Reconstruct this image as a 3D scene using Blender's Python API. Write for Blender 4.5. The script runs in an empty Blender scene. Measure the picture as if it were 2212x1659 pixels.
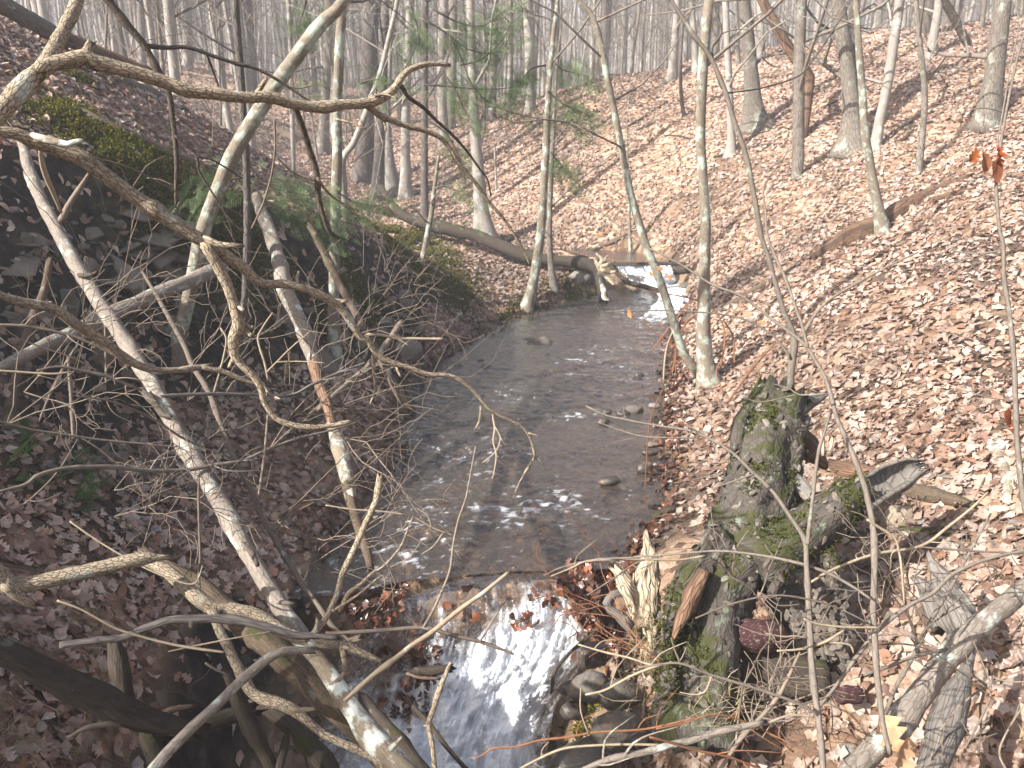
import bpy, bmesh, math, random
import numpy as np

# ---------------------------------------------------------------- camera, sky, sun, exposure
SC = bpy.context.scene
COL = SC.collection
CAM_H, PITCH, FPX = 3.0, math.radians(19.5), 1640.0       # FPX: focal length in pixels of a 2212 px wide picture
cam_d = bpy.data.cameras.new('camera')
cam = bpy.data.objects.new('camera', cam_d); COL.objects.link(cam)
cam.location = (0, 0, CAM_H); cam.rotation_euler = (math.pi / 2 - PITCH, 0, 0)
cam_d.sensor_width = 36.0; cam_d.lens = 36.0 * FPX / 2212.0
cam_d.clip_start = 0.05; cam_d.clip_end = 600
cam_d.dof.use_dof = True; cam_d.dof.focus_distance = 3.0; cam_d.dof.aperture_fstop = 7.0
SC.camera = cam

SUN_DIR = np.array([-0.74, -0.42, 0.60]); SUN_DIR = SUN_DIR / np.linalg.norm(SUN_DIR)   # towards the sun
SUN_EL = math.asin(SUN_DIR[2]); SUN_AZ = math.atan2(SUN_DIR[0], SUN_DIR[1])
world = bpy.data.worlds.new('World'); SC.world = world; world.use_nodes = True
wn = world.node_tree.nodes; wl = world.node_tree.links
bg = wn['Background']; sky = wn.new('ShaderNodeTexSky'); sky.sky_type = 'NISHITA'; sky.sun_disc = False
sky.sun_elevation = SUN_EL; sky.sun_rotation = SUN_AZ; sky.dust_density = 4.0; sky.air_density = 1.0
wl.new(sky.outputs[0], bg.inputs[0]); bg.inputs[1].default_value = 0.09
sun_d = bpy.data.lights.new('sun', 'SUN'); sun_d.energy = 5.0; sun_d.angle = math.radians(0.5); sun_d.color = (1.0, 0.965, 0.925)
sun = bpy.data.objects.new('sun', sun_d); COL.objects.link(sun); sun.location = (-30, -20, 40)
import mathutils
sun.rotation_euler = mathutils.Vector(SUN_DIR.tolist()).to_track_quat('Z', 'Y').to_euler()
vs = SC.view_settings; vs.view_transform = 'Standard'; vs.look = 'None'; vs.gamma = 1.0; vs.exposure = 1.68
vs.use_curve_mapping = False
SC.cycles.max_bounces = 6; SC.cycles.diffuse_bounces = 3; SC.cycles.glossy_bounces = 3
SC.cycles.transparent_max_bounces = 12; SC.cycles.transmission_bounces = 4
SC.cycles.caustics_reflective = False; SC.cycles.caustics_refractive = False

rng = np.random.default_rng(11)
random.seed(11)

# ---------------------------------------------------------------- numeric helpers
def _hash(ix, iy, iz, seed):
    h = (ix.astype(np.int64) * 374761393 + iy.astype(np.int64) * 668265263 + iz.astype(np.int64) * 2147483647 + seed * 974711) & 0xffffffff
    h = ((h ^ (h >> 13)) * 1274126177) & 0xffffffff
    h = ((h ^ (h >> 16)) * 2246822519) & 0xffffffff
    return ((h ^ (h >> 15)) & 0xffff) / 65535.0

def noise3(P, seed=0):
    P = np.asarray(P, float); i = np.floor(P).astype(np.int64); f = P - i; f = f * f * (3 - 2 * f)
    r = 0
    for dx in (0, 1):
        for dy in (0, 1):
            for dz in (0, 1):
                w = (f[..., 0] if dx else 1 - f[..., 0]) * (f[..., 1] if dy else 1 - f[..., 1]) * (f[..., 2] if dz else 1 - f[..., 2])
                r = r + w * _hash(i[..., 0] + dx, i[..., 1] + dy, i[..., 2] + dz, seed)
    return r * 2 - 1

def noise2(x, y, seed=0):
    x, y = np.broadcast_arrays(np.asarray(x, float), np.asarray(y, float))
    return noise3(np.stack([x, y, np.full(x.shape, 0.37)], -1), seed)

def fbm2(x, y, seed=0, o=4):
    return sum(noise2(x * 2 ** k, y * 2 ** k, seed + k) * 0.5 ** k for k in range(o))

def sstep(a, b, x):
    t = np.clip((x - a) / (b - a), 0, 1); return t * t * (3 - 2 * t)

def catmull(P, n):
    """P (k,d) -> n samples on a Catmull-Rom curve through P, spaced evenly by chord length"""
    P = np.asarray(P, float)
    if len(P) < 3:
        t = np.linspace(0, 1, n)[:, None]; return P[0] * (1 - t) + P[-1] * t
    Q = np.vstack([2 * P[0] - P[1], P, 2 * P[-1] - P[-2]])
    L = np.concatenate([[0], np.cumsum(np.linalg.norm(np.diff(P[:, :3], axis=0), axis=1) + 1e-9)])
    s = np.linspace(0, L[-1], n); k = np.clip(np.searchsorted(L, s, side='right') - 1, 0, len(P) - 2)
    t = ((s - L[k]) / (L[k + 1] - L[k]))[:, None]
    a, b, c, d = Q[k], Q[k + 1], Q[k + 2], Q[k + 3]
    return 0.5 * (2 * b + (c - a) * t + (2 * a - 5 * b + 4 * c - d) * t ** 2 + (3 * b - a - 3 * c + d) * t ** 3)

# ---------------------------------------------------------------- reading places off the photograph
CROPS = {'v': (1, 0, 0)}
for k, (ox, oy) in dict(a=(0, 0), b=(1300, 0), c=(2568, 0), d=(0, 950), e=(1300, 950), f=(2568, 950), g=(0, 1926), h=(1300, 1926), i=(2568, 1926)).items():
    CROPS[k] = (0.35283, ox * 0.55746, oy * 0.55746)
CROPS['S'] = (0.39516, 1337.9, 836.2); CROPS['W'] = (0.17641, 1226.4, 501.7); CROPS['L'] = (0.25202, 0, 446.0)
CP, SP = math.cos(PITCH), math.sin(PITCH)

def ray(vx, vy):
    a = (vx - 1106.0) / FPX; u = -(vy - 829.5) / FPX
    return np.array([a, CP + u * SP, -SP + u * CP])

def to_v(crop, x, y):
    s, ox, oy = CROPS[crop]; return ox + x * s, oy + y * s

def at_depth(vx, vy, t): return np.array([0, 0, CAM_H]) + ray(vx, vy) * t
def at_z(vx, vy, z):
    r = ray(vx, vy); return np.array([0, 0, CAM_H]) + r * ((z - CAM_H) / r[2])

# ---------------------------------------------------------------- mesh helpers
def make_mesh(name, V, quads=None, tris=None, mat=None, smooth=True, attrs=None, cols=None):
    V = np.asarray(V, np.float32); me = bpy.data.meshes.new(name)
    q = np.zeros((0, 4), np.int32) if quads is None or len(quads) == 0 else np.asarray(quads, np.int32)
    t = np.zeros((0, 3), np.int32) if tris is None or len(tris) == 0 else np.asarray(tris, np.int32)
    me.vertices.add(len(V)); me.vertices.foreach_set('co', V.ravel())
    nl = q.size + t.size; me.loops.add(nl)
    me.loops.foreach_set('vertex_index', np.concatenate([q.ravel(), t.ravel()]))
    me.polygons.add(len(q) + len(t))
    st = np.concatenate([np.arange(len(q)) * 4, q.size + np.arange(len(t)) * 3]).astype(np.int32)
    me.polygons.foreach_set('loop_start', st)
    me.polygons.foreach_set('use_smooth', np.full(len(q) + len(t), smooth, bool))
    for k, a in (attrs or {}).items():
        a = np.asarray(a, np.float32)
        if a.ndim == 1:
            me.attributes.new(k, 'FLOAT', 'POINT').data.foreach_set('value', a)
        else:
            me.attributes.new(k, 'FLOAT_VECTOR', 'POINT').data.foreach_set('vector', a.ravel())
    if cols is not None:
        c = np.concatenate([np.asarray(cols, np.float32), np.ones((len(V), 1), np.float32)], 1)
        me.attributes.new('col', 'FLOAT_COLOR', 'POINT').data.foreach_set('color', c.ravel())
    me.update(calc_edges=True)
    if mat: me.materials.append(mat)
    return me

def link(name, me, parent=None, loc=(0, 0, 0), rot=(0, 0, 0), scale=(1, 1, 1)):
    o = bpy.data.objects.new(name, me); COL.objects.link(o)
    o.location = loc; o.rotation_euler = rot; o.scale = scale
    if parent is not None: o.parent = parent
    return o

def tag(o, label=None, cat=None, group=None, kind=None):
    if label: o['label'] = label
    if cat: o['category'] = cat
    if group: o['group'] = group
    if kind: o['kind'] = kind
    return o

def empty(name, loc, label, cat, group=None):
    return tag(link(name, None, loc=loc), label, cat, group)

class Acc:
    """collects pieces of ONE mesh"""
    def __init__(s): s.V = []; s.Q = []; s.T = []; s.B = []; s.C = []; s.n = 0
    def add(s, V, Q=None, T=None, B=None, C=None):
        s.V.append(V)
        if Q is not None and len(Q): s.Q.append(np.asarray(Q) + s.n)
        if T is not None and len(T): s.T.append(np.asarray(T) + s.n)
        s.B.append(np.zeros((len(V), 3)) if B is None else B)
        if C is not None: s.C.append(np.broadcast_to(C, (len(V), 3)))
        s.n += len(V)
    def mesh(s, name, mat, origin=(0, 0, 0), smooth=True):
        V = np.vstack(s.V) - np.asarray(origin)
        return make_mesh(name, V, np.vstack(s.Q) if s.Q else None, np.vstack(s.T) if s.T else None, mat, smooth,
                         {'bk': np.vstack(s.B)}, np.vstack(s.C) if s.C else None)

def tube(P, R, sides=8, step=None, wob=0.0, seed=0, knots=0.0, flare=0.0, jag=0.0):
    """bark-covered round stick along P with radii R; returns verts, quads, tris, bark coordinates"""
    P = np.asarray(P, float); R = np.asarray(R, float)
    L = np.linalg.norm(np.diff(P, axis=0), axis=1).sum()
    n = max(len(P) * 2, 3) if step is None else max(int(L / step), len(P) * 2, 3)
    n = min(n, 400)
    X = catmull(np.hstack([P, R[:, None]]), n); C = X[:, :3]; r = np.maximum(X[:, 3], 0.0006)
    Tn = np.gradient(C, axis=0); Tn /= np.linalg.norm(Tn, axis=1)[:, None] + 1e-12
    ref = np.array([0.31, 0.87, 0.38]); N = np.zeros_like(C); v = np.cross(Tn[0], ref); v /= np.linalg.norm(v) + 1e-9
    for k in range(n):
        v = v - Tn[k] * v.dot(Tn[k]); v /= np.linalg.norm(v) + 1e-9; N[k] = v
    B = np.cross(Tn, N)
    s = np.concatenate([[0], np.cumsum(np.linalg.norm(np.diff(C, axis=0), axis=1))])
    th = np.arange(sides) * 2 * math.pi / sides
    ct, sn = np.cos(th), np.sin(th)
    rr = np.repeat(r[:, None], sides, 1)
    if wob:
        rm = r.mean()
        q = np.stack([np.broadcast_to(ct * 1.3, rr.shape), np.broadcast_to(sn * 1.3, rr.shape), np.repeat((s / (rm * 2.6))[:, None], sides, 1)], -1)
        rr = rr * (1 + wob * noise3(q, seed) + wob * 0.7 * noise3(q * 2.7, seed + 5))
    if wob and sides >= 16:
        q = np.stack([np.broadcast_to(ct * 3.2, rr.shape), np.broadcast_to(sn * 3.2, rr.shape), np.repeat((s / (r.mean() * 1.6))[:, None], sides, 1)], -1)
        rr = rr * (1 + wob * .45 * noise3(q * 1.7, seed + 11) + wob * .3 * noise3(q * 4.1, seed + 12))
    if knots:
        kb = np.maximum(0, noise3(np.stack([s / (r.mean() * 5), s * 0, s * 0 + 3.3], -1), seed + 9) - 0.25)
        rr = rr * (1 + knots * kb)[:, None]
    if flare:
        ang = 1 + 0.35 * np.sin(th * 3 + seed) + 0.2 * np.sin(th * 5 + seed * 2)
        rr = rr * (1 + flare * np.exp(-s / (r[0] * 2.2))[:, None] * ang[None])
    V = C[:, None] + rr[..., None] * (ct[None, :, None] * N[:, None] + sn[None, :, None] * B[:, None])
    if jag:
        V[-1] += Tn[-1] * (rng.random(sides)[:, None] * jag * r[-1] * 3)
        V[0] -= Tn[0] * (rng.random(sides)[:, None] * jag * r[0] * 1.5)
    bk = np.stack([np.broadcast_to(ct, rr.shape) * r[:, None], np.broadcast_to(sn, rr.shape) * r[:, None], np.repeat(s[:, None], sides, 1) + seed * 1.37 % 7], -1)
    V = V.reshape(-1, 3); bk = bk.reshape(-1, 3)
    i = np.arange(n - 1)[:, None] * sides; j = np.arange(sides)[None]; j2 = (j + 1) % sides
    Q = np.stack([i + j, i + j2, i + sides + j2, i + sides + j], -1).reshape(-1, 4)
    V = np.vstack([V, C[0] - Tn[0] * r[0] * 0.25, C[-1] + Tn[-1] * r[-1] * 0.25]); bk = np.vstack([bk, [[0, 0, 0]], [[0, 0, s[-1]]]])
    a = n * sides; jj = np.arange(sides)
    T = np.vstack([np.stack([np.full(sides, a), (jj + 1) % sides, jj], -1),
                   np.stack([np.full(sides, a + 1), (n - 1) * sides + jj, (n - 1) * sides + (jj + 1) % sides], -1)])
    return V, Q, T, bk
# ---------------------------------------------------------------- terrain: cross sections of the ravine
# per station y: far-left, left, slope, cliff top, cliff base, water edge, bed, bed, water edge, right ..., far-right
ST = [
 (-20, [(-60,14),(-14,8.0),(-5.0,3.8),(-2.5,1.8),(-1.8,.9),(-1.2,-.8),(-1.0,-1.3),(.3,-1.3),(.6,-.9),(.9,.2),(2.0,1.0),(5,2.6),(14,6),(60,11)]),
 (0.0, [(-60,14),(-14,7.2),(-5.0,3.3),(-2.5,1.5),(-1.8,.75),(-1.2,-.8),(-1.0,-1.3),(.3,-1.3),(.6,-.9),(.9,.1),(2.0,.9),(5,2.6),(14,6),(60,11)]),  # unseen left hill, its height set to shade the near left bank
 (2.3, [(-60,14),(-14,7.2),(-5.0,3.25),(-2.6,1.25),(-1.85,.66),(-1.45,-.5),(-1.15,-1.2),(.25,-1.2),(.5,-.8),(.75,.1),(2.0,.85),(5,2.5),(14,5.5),(60,11)]),
 (3.6, [(-60,14),(-14,7.6),(-5.2,3.4),(-3.3,1.5),(-2.1,.52),(-1.5,-.3),(-1.15,-1.15),(.25,-1.15),(.5,-.6),(.85,.12),(2.2,.9),(5,2.4),(14,5.5),(60,11)]),
 (4.25,[(-60,14),(-14,8.0),(-5.3,3.7),(-3.6,1.8),(-2.3,.55),(-1.35,-.1),(-1.1,-1.0),(.35,-1.0),(.72,-.25),(1.1,.18),(2.5,.9),(5,2.3),(14,5.3),(60,11)]),
 (4.55,[(-60,14),(-14,8.0),(-5.3,3.7),(-3.7,2.0),(-2.6,.7),(-1.45,.04),(-1.25,-.10),(.5,-.10),(.8,.04),(1.2,.2),(2.6,.9),(5,2.2),(14,5.2),(60,11)]),
 (5.3, [(-60,14),(-14,8.0),(-5.2,3.7),(-3.75,2.5),(-2.7,.75),(-1.35,.04),(-1.2,-.12),(1.0,-.12),(1.2,.04),(1.6,.2),(2.9,.9),(5.2,2.15),(14,5.1),(60,11)]),
 (6.3, [(-60,14),(-14,8.0),(-5.2,3.7),(-3.7,2.85),(-2.5,.8),(-1.15,.05),(-1.0,-.12),(1.3,-.12),(1.45,.04),(1.9,.2),(3.2,.9),(5.5,2.1),(14,5),(60,11)]),
 (7.2, [(-60,14),(-14,8.4),(-5.2,3.95),(-2.95,2.5),(-1.9,.6),(-1.2,.05),(-1.05,-.12),(1.45,-.12),(1.62,.05),(2.1,.25),(3.5,1.0),(5.8,2.15),(14,5),(60,11)]),
 (8.2, [(-60,13),(-14,8.4),(-5.2,3.85),(-2.4,2.1),(-1.55,.5),(-1.2,.05),(-1.05,-.10),(1.6,-.10),(1.85,.06),(2.3,.3),(3.8,1.1),(6,2.2),(14,5),(60,11)]),
 (10., [(-60,13),(-14,8.2),(-5.2,3.7),(-1.9,1.6),(-1.1,.40),(-.68,.09),(-.5,-.08),(2.0,-.08),(2.25,.09),(2.7,.3),(4.2,1.2),(6.5,2.4),(14,5),(60,11)]),
 (11.2,[(-60,13),(-14,7.8),(-5.2,3.5),(-1.5,1.05),(-.8,.42),(-.08,.11),(.1,-.06),(2.3,-.06),(2.5,.11),(3.0,.4),(4.6,1.35),(7.2,2.6),(14,4.9),(60,11)]),
 (12.2,[(-60,13),(-14,7.2),(-5.0,3.0),(-1.8,1.0),(-.5,.45),(.6,.14),(.85,-.03),(2.7,-.03),(2.95,.14),(3.4,.5),(5,1.5),(8,2.9),(14,4.9),(60,11)]),
 (13.1,[(-60,13),(-14,6.6),(-5.0,2.6),(-2.0,.95),(.2,.55),(1.5,.45),(1.75,.02),(2.9,.02),(3.1,.35),(3.6,.8),(5,1.75),(8,3.2),(14,4.9),(60,11)]),
 (13.4,[(-60,13),(-14,6.1),(-5.0,2.3),(-2.0,.95),(.0,.62),(1.3,.6),(1.6,.35),(2.9,.35),(3.1,.6),(3.6,.95),(5,1.85),(8,3.3),(14,4.9),(60,11)]),
 (14.6,[(-60,13),(-14,5.6),(-5.5,2.0),(-3.0,1.2),(-1.0,.75),(.2,.62),(.5,.4),(2.4,.4),(2.8,.75),(3.4,1.2),(5,2.1),(8,3.4),(14,5.0),(60,11)]),
 (16., [(-60,13),(-14,5.2),(-6,2.0),(-4,1.4),(-2.6,.9),(-1.2,.7),(-.4,.6),(.6,.75),(1.5,1.15),(3,1.85),(5,2.7),(8,3.7),(14,5.1),(60,11)]),
 (19., [(-60,13),(-14,4.8),(-7,2.2),(-5,1.5),(-4,1.2),(-3,.95),(-1.5,1.1),(0,1.75),(1.5,2.5),(3,2.95),(5,3.5),(8,4.2),(14,5.2),(60,11)]),
 (22., [(-60,13),(-14,5.0),(-8,2.5),(-6,1.7),(-5,1.4),(-4,1.3),(-2,1.75),(0,2.6),(1.5,3.4),(3,3.95),(5,4.35),(8,4.8),(14,5.4),(60,11)]),
 (26., [(-60,13),(-14,4.6),(-10,2.8),(-8,2.0),(-6,1.7),(-4,1.9),(-2,2.4),(0,3.1),(1.5,3.75),(3,4.1),(5,4.4),(8,4.9),(14,5.4),(60,11)]),
 (36., [(-60,13),(-14,5.2),(-10,4.2),(-8,3.8),(-6,3.6),(-4,3.5),(-2,3.4),(0,3.5),(1.5,3.6),(3,3.7),(5,3.9),(8,4.5),(14,5.4),(60,11)]),
 (60., [(-60,13),(-14,5.0),(-10,4.6),(-8,4.5),(-6,4.4),(-4,4.3),(-2,4.2),(0,4.2),(1.5,4.2),(3,4.2),(5,4.3),(8,4.8),(14,5.4),(60,11)]),
 (110.,[(-60,13),(-14,6.5),(-10,6.2),(-8,6.2),(-6,6.2),(-4,6.2),(-2,6.2),(0,6.2),(1.5,6.2),(3,6.2),(5,6.2),(8,6.5),(14,7),(60,12)]),
 (200.,[(-60,15),(-14,10.),(-10,10.),(-8,10.),(-6,10.),(-4,10.),(-2,10.),(0,10.),(1.5,10.),(3,10.),(5,10.),(8,10.),(14,10.),(60,14)]),
]
SY = np.array([s[0] for s in ST], float); SXZ = np.array([s[1] for s in ST], float)

def geo(a, b, n, g):
    t = np.linspace(0, 1, n); return a + (b - a) * t ** g
GX = np.concatenate([geo(-7.2, -190, 26, 2.2)[::-1][:-1], np.arange(-7.2, 9.01, 0.075), geo(9.0, 190, 26, 2.2)[1:]])
GY = np.concatenate([geo(0.4, -60, 14, 2.0)[::-1][:-1], np.arange(0.4, 20.0, 0.08), np.arange(20.0, 30, .2), geo(30, 200, 30, 1.8)])
def wob_l(y): return .13 * fbm2(np.asarray(y) * 1.1, 3.3, 61, 3) * sstep(4.6, 5.2, np.asarray(y)) * sstep(12.6, 12., np.asarray(y))
def wob_r(y): return .11 * fbm2(np.asarray(y) * 1.3, 7.7, 62, 3) * sstep(4.6, 5.2, np.asarray(y)) * sstep(12.6, 12., np.asarray(y))
H = np.zeros((len(GY), len(GX)))
for r_, y in enumerate(GY):
    X = np.array([np.interp(y, SY, SXZ[:, k, 0]) for k in range(SXZ.shape[1])])
    Z = np.array([np.interp(y, SY, SXZ[:, k, 1]) for k in range(SXZ.shape[1])])
    X[5] += wob_l(y); X[8] += wob_r(y)
    H[r_] = np.interp(GX, X, Z)
for _ in range(3):                                                   # round the creases off
    H[:, 1:-1] = 0.25 * H[:, :-2] + 0.5 * H[:, 1:-1] + 0.25 * H[:, 2:]
    H[1:-1] = 0.25 * H[:-2] + 0.5 * H[1:-1] + 0.25 * H[2:]
GXX, GYY = np.meshgrid(GX, GY)
edge_l = np.interp(GYY, SY, SXZ[:, 5, 0]) + wob_l(GYY); edge_r = np.interp(GYY, SY, SXZ[:, 8, 0]) + wob_r(GYY)
off = np.maximum(np.maximum(edge_l - GXX, GXX - edge_r), 0)
amp = sstep(0.0, 1.2, off)
H += amp * (0.13 * fbm2(GXX * 0.7, GYY * 0.7, 3, 4) + 0.03 * fbm2(GXX * 3.1, GYY * 3.1, 8, 3)) + 0.015 * fbm2(GXX * 5, GYY * 5, 21, 2)
# ledges of the rock face on the left
gx_ = np.gradient(H, axis=1) / np.gradient(GX)[None]; gy_ = np.gradient(H, axis=0) / np.gradient(GY)[:, None]
SLOPE = np.hypot(gx_, gy_)
ROCK_SHADE = sstep(0.85, 1.3, SLOPE) * (GXX < 0.2) * (GYY > 3.8) * (GYY < 12.0) * (GXX > -5.0)
ROCK_SHADE = np.maximum(ROCK_SHADE, sstep(.32, .12, H) * (GXX < -.6) * (GXX > -2.4) * (GYY < 4.15) * (GYY > 1.2))  # near left hollow painted dark too, standing in for shade under the logs
bed = (H + 0.25 * GXX) / 0.16
H += ROCK_SHADE * 0.16 * (np.floor(bed) + sstep(0.55, 1.0, bed - np.floor(bed)) - bed + 0.3) * 0.8
H += ROCK_SHADE * 0.07 * fbm2(GXX * 6, GYY * 6 + H * 5, 31, 3)

def hgt(x, y):
    x = np.asarray(x, float); y = np.asarray(y, float)
    i = np.clip(np.searchsorted(GX, x) - 1, 0, len(GX) - 2); j = np.clip(np.searchsorted(GY, y) - 1, 0, len(GY) - 2)
    u = np.clip((x - GX[i]) / (GX[i + 1] - GX[i]), 0, 1); v = np.clip((y - GY[j]) / (GY[j + 1] - GY[j]), 0, 1)
    return (H[j, i] * (1 - u) + H[j, i + 1] * u) * (1 - v) + (H[j + 1, i] * (1 - u) + H[j + 1, i + 1] * u) * v
def gridval(A, x, y):
    i = np.clip(np.searchsorted(GX, x), 0, len(GX) - 1); j = np.clip(np.searchsorted(GY, y), 0, len(GY) - 1); return A[j, i]
def normal(x, y, e=0.08):
    gx = (hgt(x + e, y) - hgt(x - e, y)) / (2 * e); gy = (hgt(x, y + e) - hgt(x, y - e)) / (2 * e)
    n = np.stack([-gx, -gy, np.ones_like(gx)], -1); return n / np.linalg.norm(n, axis=-1, keepdims=True)

_tt = np.concatenate([np.arange(1.2, 30, 0.02), np.arange(30, 190, 0.25)])
def ground_t(vx, vy):
    r = ray(vx, vy); P = r[None] * _tt[:, None]; z = P[:, 2] + CAM_H
    k = np.nonzero(z < hgt(P[:, 0], P[:, 1]))[0]
    return _tt[k[0]] if len(k) else 180.0
def ground_at(vx, vy): return at_depth(vx, vy, ground_t(vx, vy))
def ground_ts(vx, vy):
    return np.array([ground_t(a, b) for a, b in zip(vx, vy)])

def level(y):                                                       # water level along the creek
    return np.interp(y, [4.5, 12.6, 13.05], [0.0, 0.09, 0.12])
# ---------------------------------------------------------------- materials
class Nodes:
    def __init__(s, name):
        s.m = bpy.data.materials.new(name); s.m.use_nodes = True; s.t = s.m.node_tree; s.t.nodes.clear()
        s.out = s.t.nodes.new('ShaderNodeOutputMaterial')
    def n(s, kind, **kw):
        x = s.t.nodes.new('ShaderNode' + kind)
        for k, v in kw.items():
            if k.startswith('_'): setattr(x, k[1:], v)
            else: s.set(x, k, v)
        return x
    def set(s, x, k, v):
        sock = x.inputs[int(k[1:])] if k[0] == 'i' and k[1:].isdigit() else x.inputs[k.replace('__', ' ')]
        if isinstance(v, bpy.types.NodeSocket): s.t.links.new(v, sock)
        else: sock.default_value = v
    def attr(s, name): return s.n('Attribute', _attribute_name=name)
    def noise(s, vec, scale, detail=4, rough=0.55, dist=0.0):
        x = s.n('TexNoise', Scale=scale, Detail=detail, Roughness=rough, Distortion=dist)
        if vec is not None: s.set(x, 'Vector', vec)
        return x.outputs['Fac']
    def ramp(s, fac, pts, mode='LINEAR'):
        x = s.n('ValToRGB'); s.set(x, 'Fac', fac); cr = x.color_ramp; cr.interpolation = mode
        while len(cr.elements) < len(pts): cr.elements.new(0.5)
        for e, (p, c) in zip(cr.elements, pts):
            e.position = p; e.color = (c, c, c, 1) if isinstance(c, (int, float)) else (*c, 1)
        return x.outputs['Color']
    def mix(s, fac, a, b, mode='MIX'):
        x = s.n('MixRGB', _blend_type=mode); s.set(x, 'Fac', fac)
        for k, c in (('Color1', a), ('Color2', b)):
            s.set(x, k, c if isinstance(c, bpy.types.NodeSocket) else ((*c, 1) if len(c) == 3 else c))
        return x.outputs['Color']
    def math(s, op, a, b=0.0, clamp=False):
        x = s.n('Math', _operation=op, _use_clamp=clamp); s.set(x, 'i0', a); s.set(x, 'i1', b); return x.outputs[0]
    def mapping(s, vec, scale):
        x = s.n('Mapping'); s.set(x, 'Vector', vec); s.set(x, 'Scale', scale); return x.outputs[0]
    def bump(s, h, strength=0.5, dist=0.01, normal=None):
        x = s.n('Bump', Strength=strength, Distance=dist); s.set(x, 'Height', h)
        if normal: s.set(x, 'Normal', normal)
        return x.outputs[0]
    def principled(s, col, rough=0.8, normal=None, spec=0.3, **kw):
        x = s.n('BsdfPrincipled'); s.set(x, 'Base Color', col if isinstance(col, bpy.types.NodeSocket) else (*col, 1))
        s.set(x, 'Roughness', rough); s.set(x, 'Specular IOR Level', spec)
        if normal: s.set(x, 'Normal', normal)
        for k, v in kw.items(): s.set(x, k.replace('__', ' '), v)
        return x.outputs[0]
    def done(s, sh):
        s.t.links.new(sh, s.out.inputs['Surface']); return s.m

def bark(name, dark, light, scale=60, stretch=0.35, lichen=0.0, lichen_col=(.50, .56, .48), moss=0.0, depth=0.006, fissure=0.5, patches=None, rand=0.25, lscale=9):
    N = Nodes(name); v0 = N.attr('bk').outputs['Vector']
    oi = N.n('ObjectInfo').outputs['Random']
    mdist = None; sh = N.n('VectorMath', _operation='ADD'); N.set(sh, 'i0', v0)
    cmb = N.n('CombineXYZ'); N.set(cmb, 'Z', N.math('MULTIPLY', oi, 37.0)); N.set(sh, 'i1', cmb.outputs[0]); v0 = sh.outputs[0]
    v = N.mapping(v0, (1, 1, stretch))
    big = N.noise(v, scale * 0.22, 4); mid = N.noise(v, scale, 5, 0.65, 0.4)
    vo = N.n('TexVoronoi', _feature='DISTANCE_TO_EDGE', Scale=scale * 0.8)
    wv = N.n('VectorMath', _operation='ADD'); N.set(wv, 'i0', v)
    nz = N.n('TexNoise', Scale=scale * 0.7, Detail=3); N.set(nz, 'Vector', v)
    sc = N.n('VectorMath', _operation='SCALE'); N.set(sc, 'i0', nz.outputs['Color']); N.set(sc, 'Scale', 0.9 / scale); N.set(wv, 'i1', sc.outputs[0])
    N.set(vo, 'Vector', wv.outputs[0])
    ridge = N.ramp(vo.outputs['Distance'], [(0.0, 0.0), (0.11, 1.0)])
    h = N.math('ADD', N.math('MULTIPLY', ridge, fissure), N.math('MULTIPLY', mid, 1 - fissure * .6))
    col = N.mix(N.ramp(h, [(0.22, 0.0), (0.85, 1.0)]), dark, light)
    col = N.mix(N.ramp(big, [(0.35, 0.0), (0.7, 0.55)]), col, [c * 0.55 for c in light])
    if patches: col = N.mix(N.ramp(N.noise(v, scale * .1, 2), [(0.56, 0.0), (0.6, 1.0)]), col, patches)
    col = N.mix(N.math('MULTIPLY', oi, rand), col, [c * 0.5 for c in dark])
    if lichen:
        lf = N.ramp(N.noise(N.mapping(v0, (1, 1, .75)), lscale, 6, 0.62), [(0.63 - 0.22 * lichen, 0.0), (0.73 - 0.2 * lichen, .9)])
        lc = N.mix(N.noise(v0, 60, 3), [c * .72 for c in lichen_col], [min(1, c * 1.15) for c in lichen_col])
        col = N.mix(lf, col, lc)
    if moss:
        g = N.n('NewGeometry'); sp = N.n('SeparateXYZ'); N.set(sp, 'i0', g.outputs['Normal'])
        mt = .72 - .27 * moss
        mf = N.ramp(N.math('ADD', N.noise(v0, 7, 6, .68), N.math('MULTIPLY', sp.outputs['Z'], .2)), [(mt, 0.0), (mt + .09, .92)])
        col = N.mix(mf, col, N.mix(N.noise(v0, 90, 3), (.016, .019, .007), (.06, .062, .017)))
    nb = N.bump(h, 0.9, depth)
    return N.done(N.principled(col, 0.88, nb, 0.2))

M = {}
M['limb'] = bark('limb_bark', (.05, .036, .024), (.35, .28, .195), 170, .32, .22, (.42, .46, .40), depth=.006, fissure=.7, rand=.1)
M['dark_limb'] = bark('dark_bark', (.022, .017, .014), (.10, .08, .062), 110, .35, .08, (.3, .32, .28), depth=.003, rand=.1)
M['grey_trunk'] = bark('grey_fallen_bark', (.085, .068, .055), (.25, .21, .17), 90, .3, .36, (.40, .44, .38), depth=.004, fissure=.3, rand=.1, lscale=16)
M['lichen_trunk'] = bark('lichen_trunk_bark', (.10, .08, .06), (.27, .22, .155), 90, .3, .66, (.56, .60, .53), depth=.003, fissure=.25, rand=.05, lscale=17)
M['twig'] = bark('twig_bark', (.075, .058, .045), (.24, .19, .145), 150, .3, .12, (.36, .38, .33), depth=.001, fissure=.3, rand=.5)
M['pale_twig'] = bark('pale_twig_bark', (.14, .105, .07), (.40, .32, .22), 150, .3, .15, (.45, .47, .40), depth=.001, fissure=.2, rand=.3)
M['red_twig'] = bark('red_cane_bark', (.11, .045, .025), (.30, .14, .07), 120, .3, .0, depth=.001, fissure=.2, rand=.5)
M['sapling'] = bark('sapling_bark', (.07, .056, .046), (.22, .185, .15), 130, .3, .2, (.34, .36, .31), depth=.001, fissure=.25, rand=.3)
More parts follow.
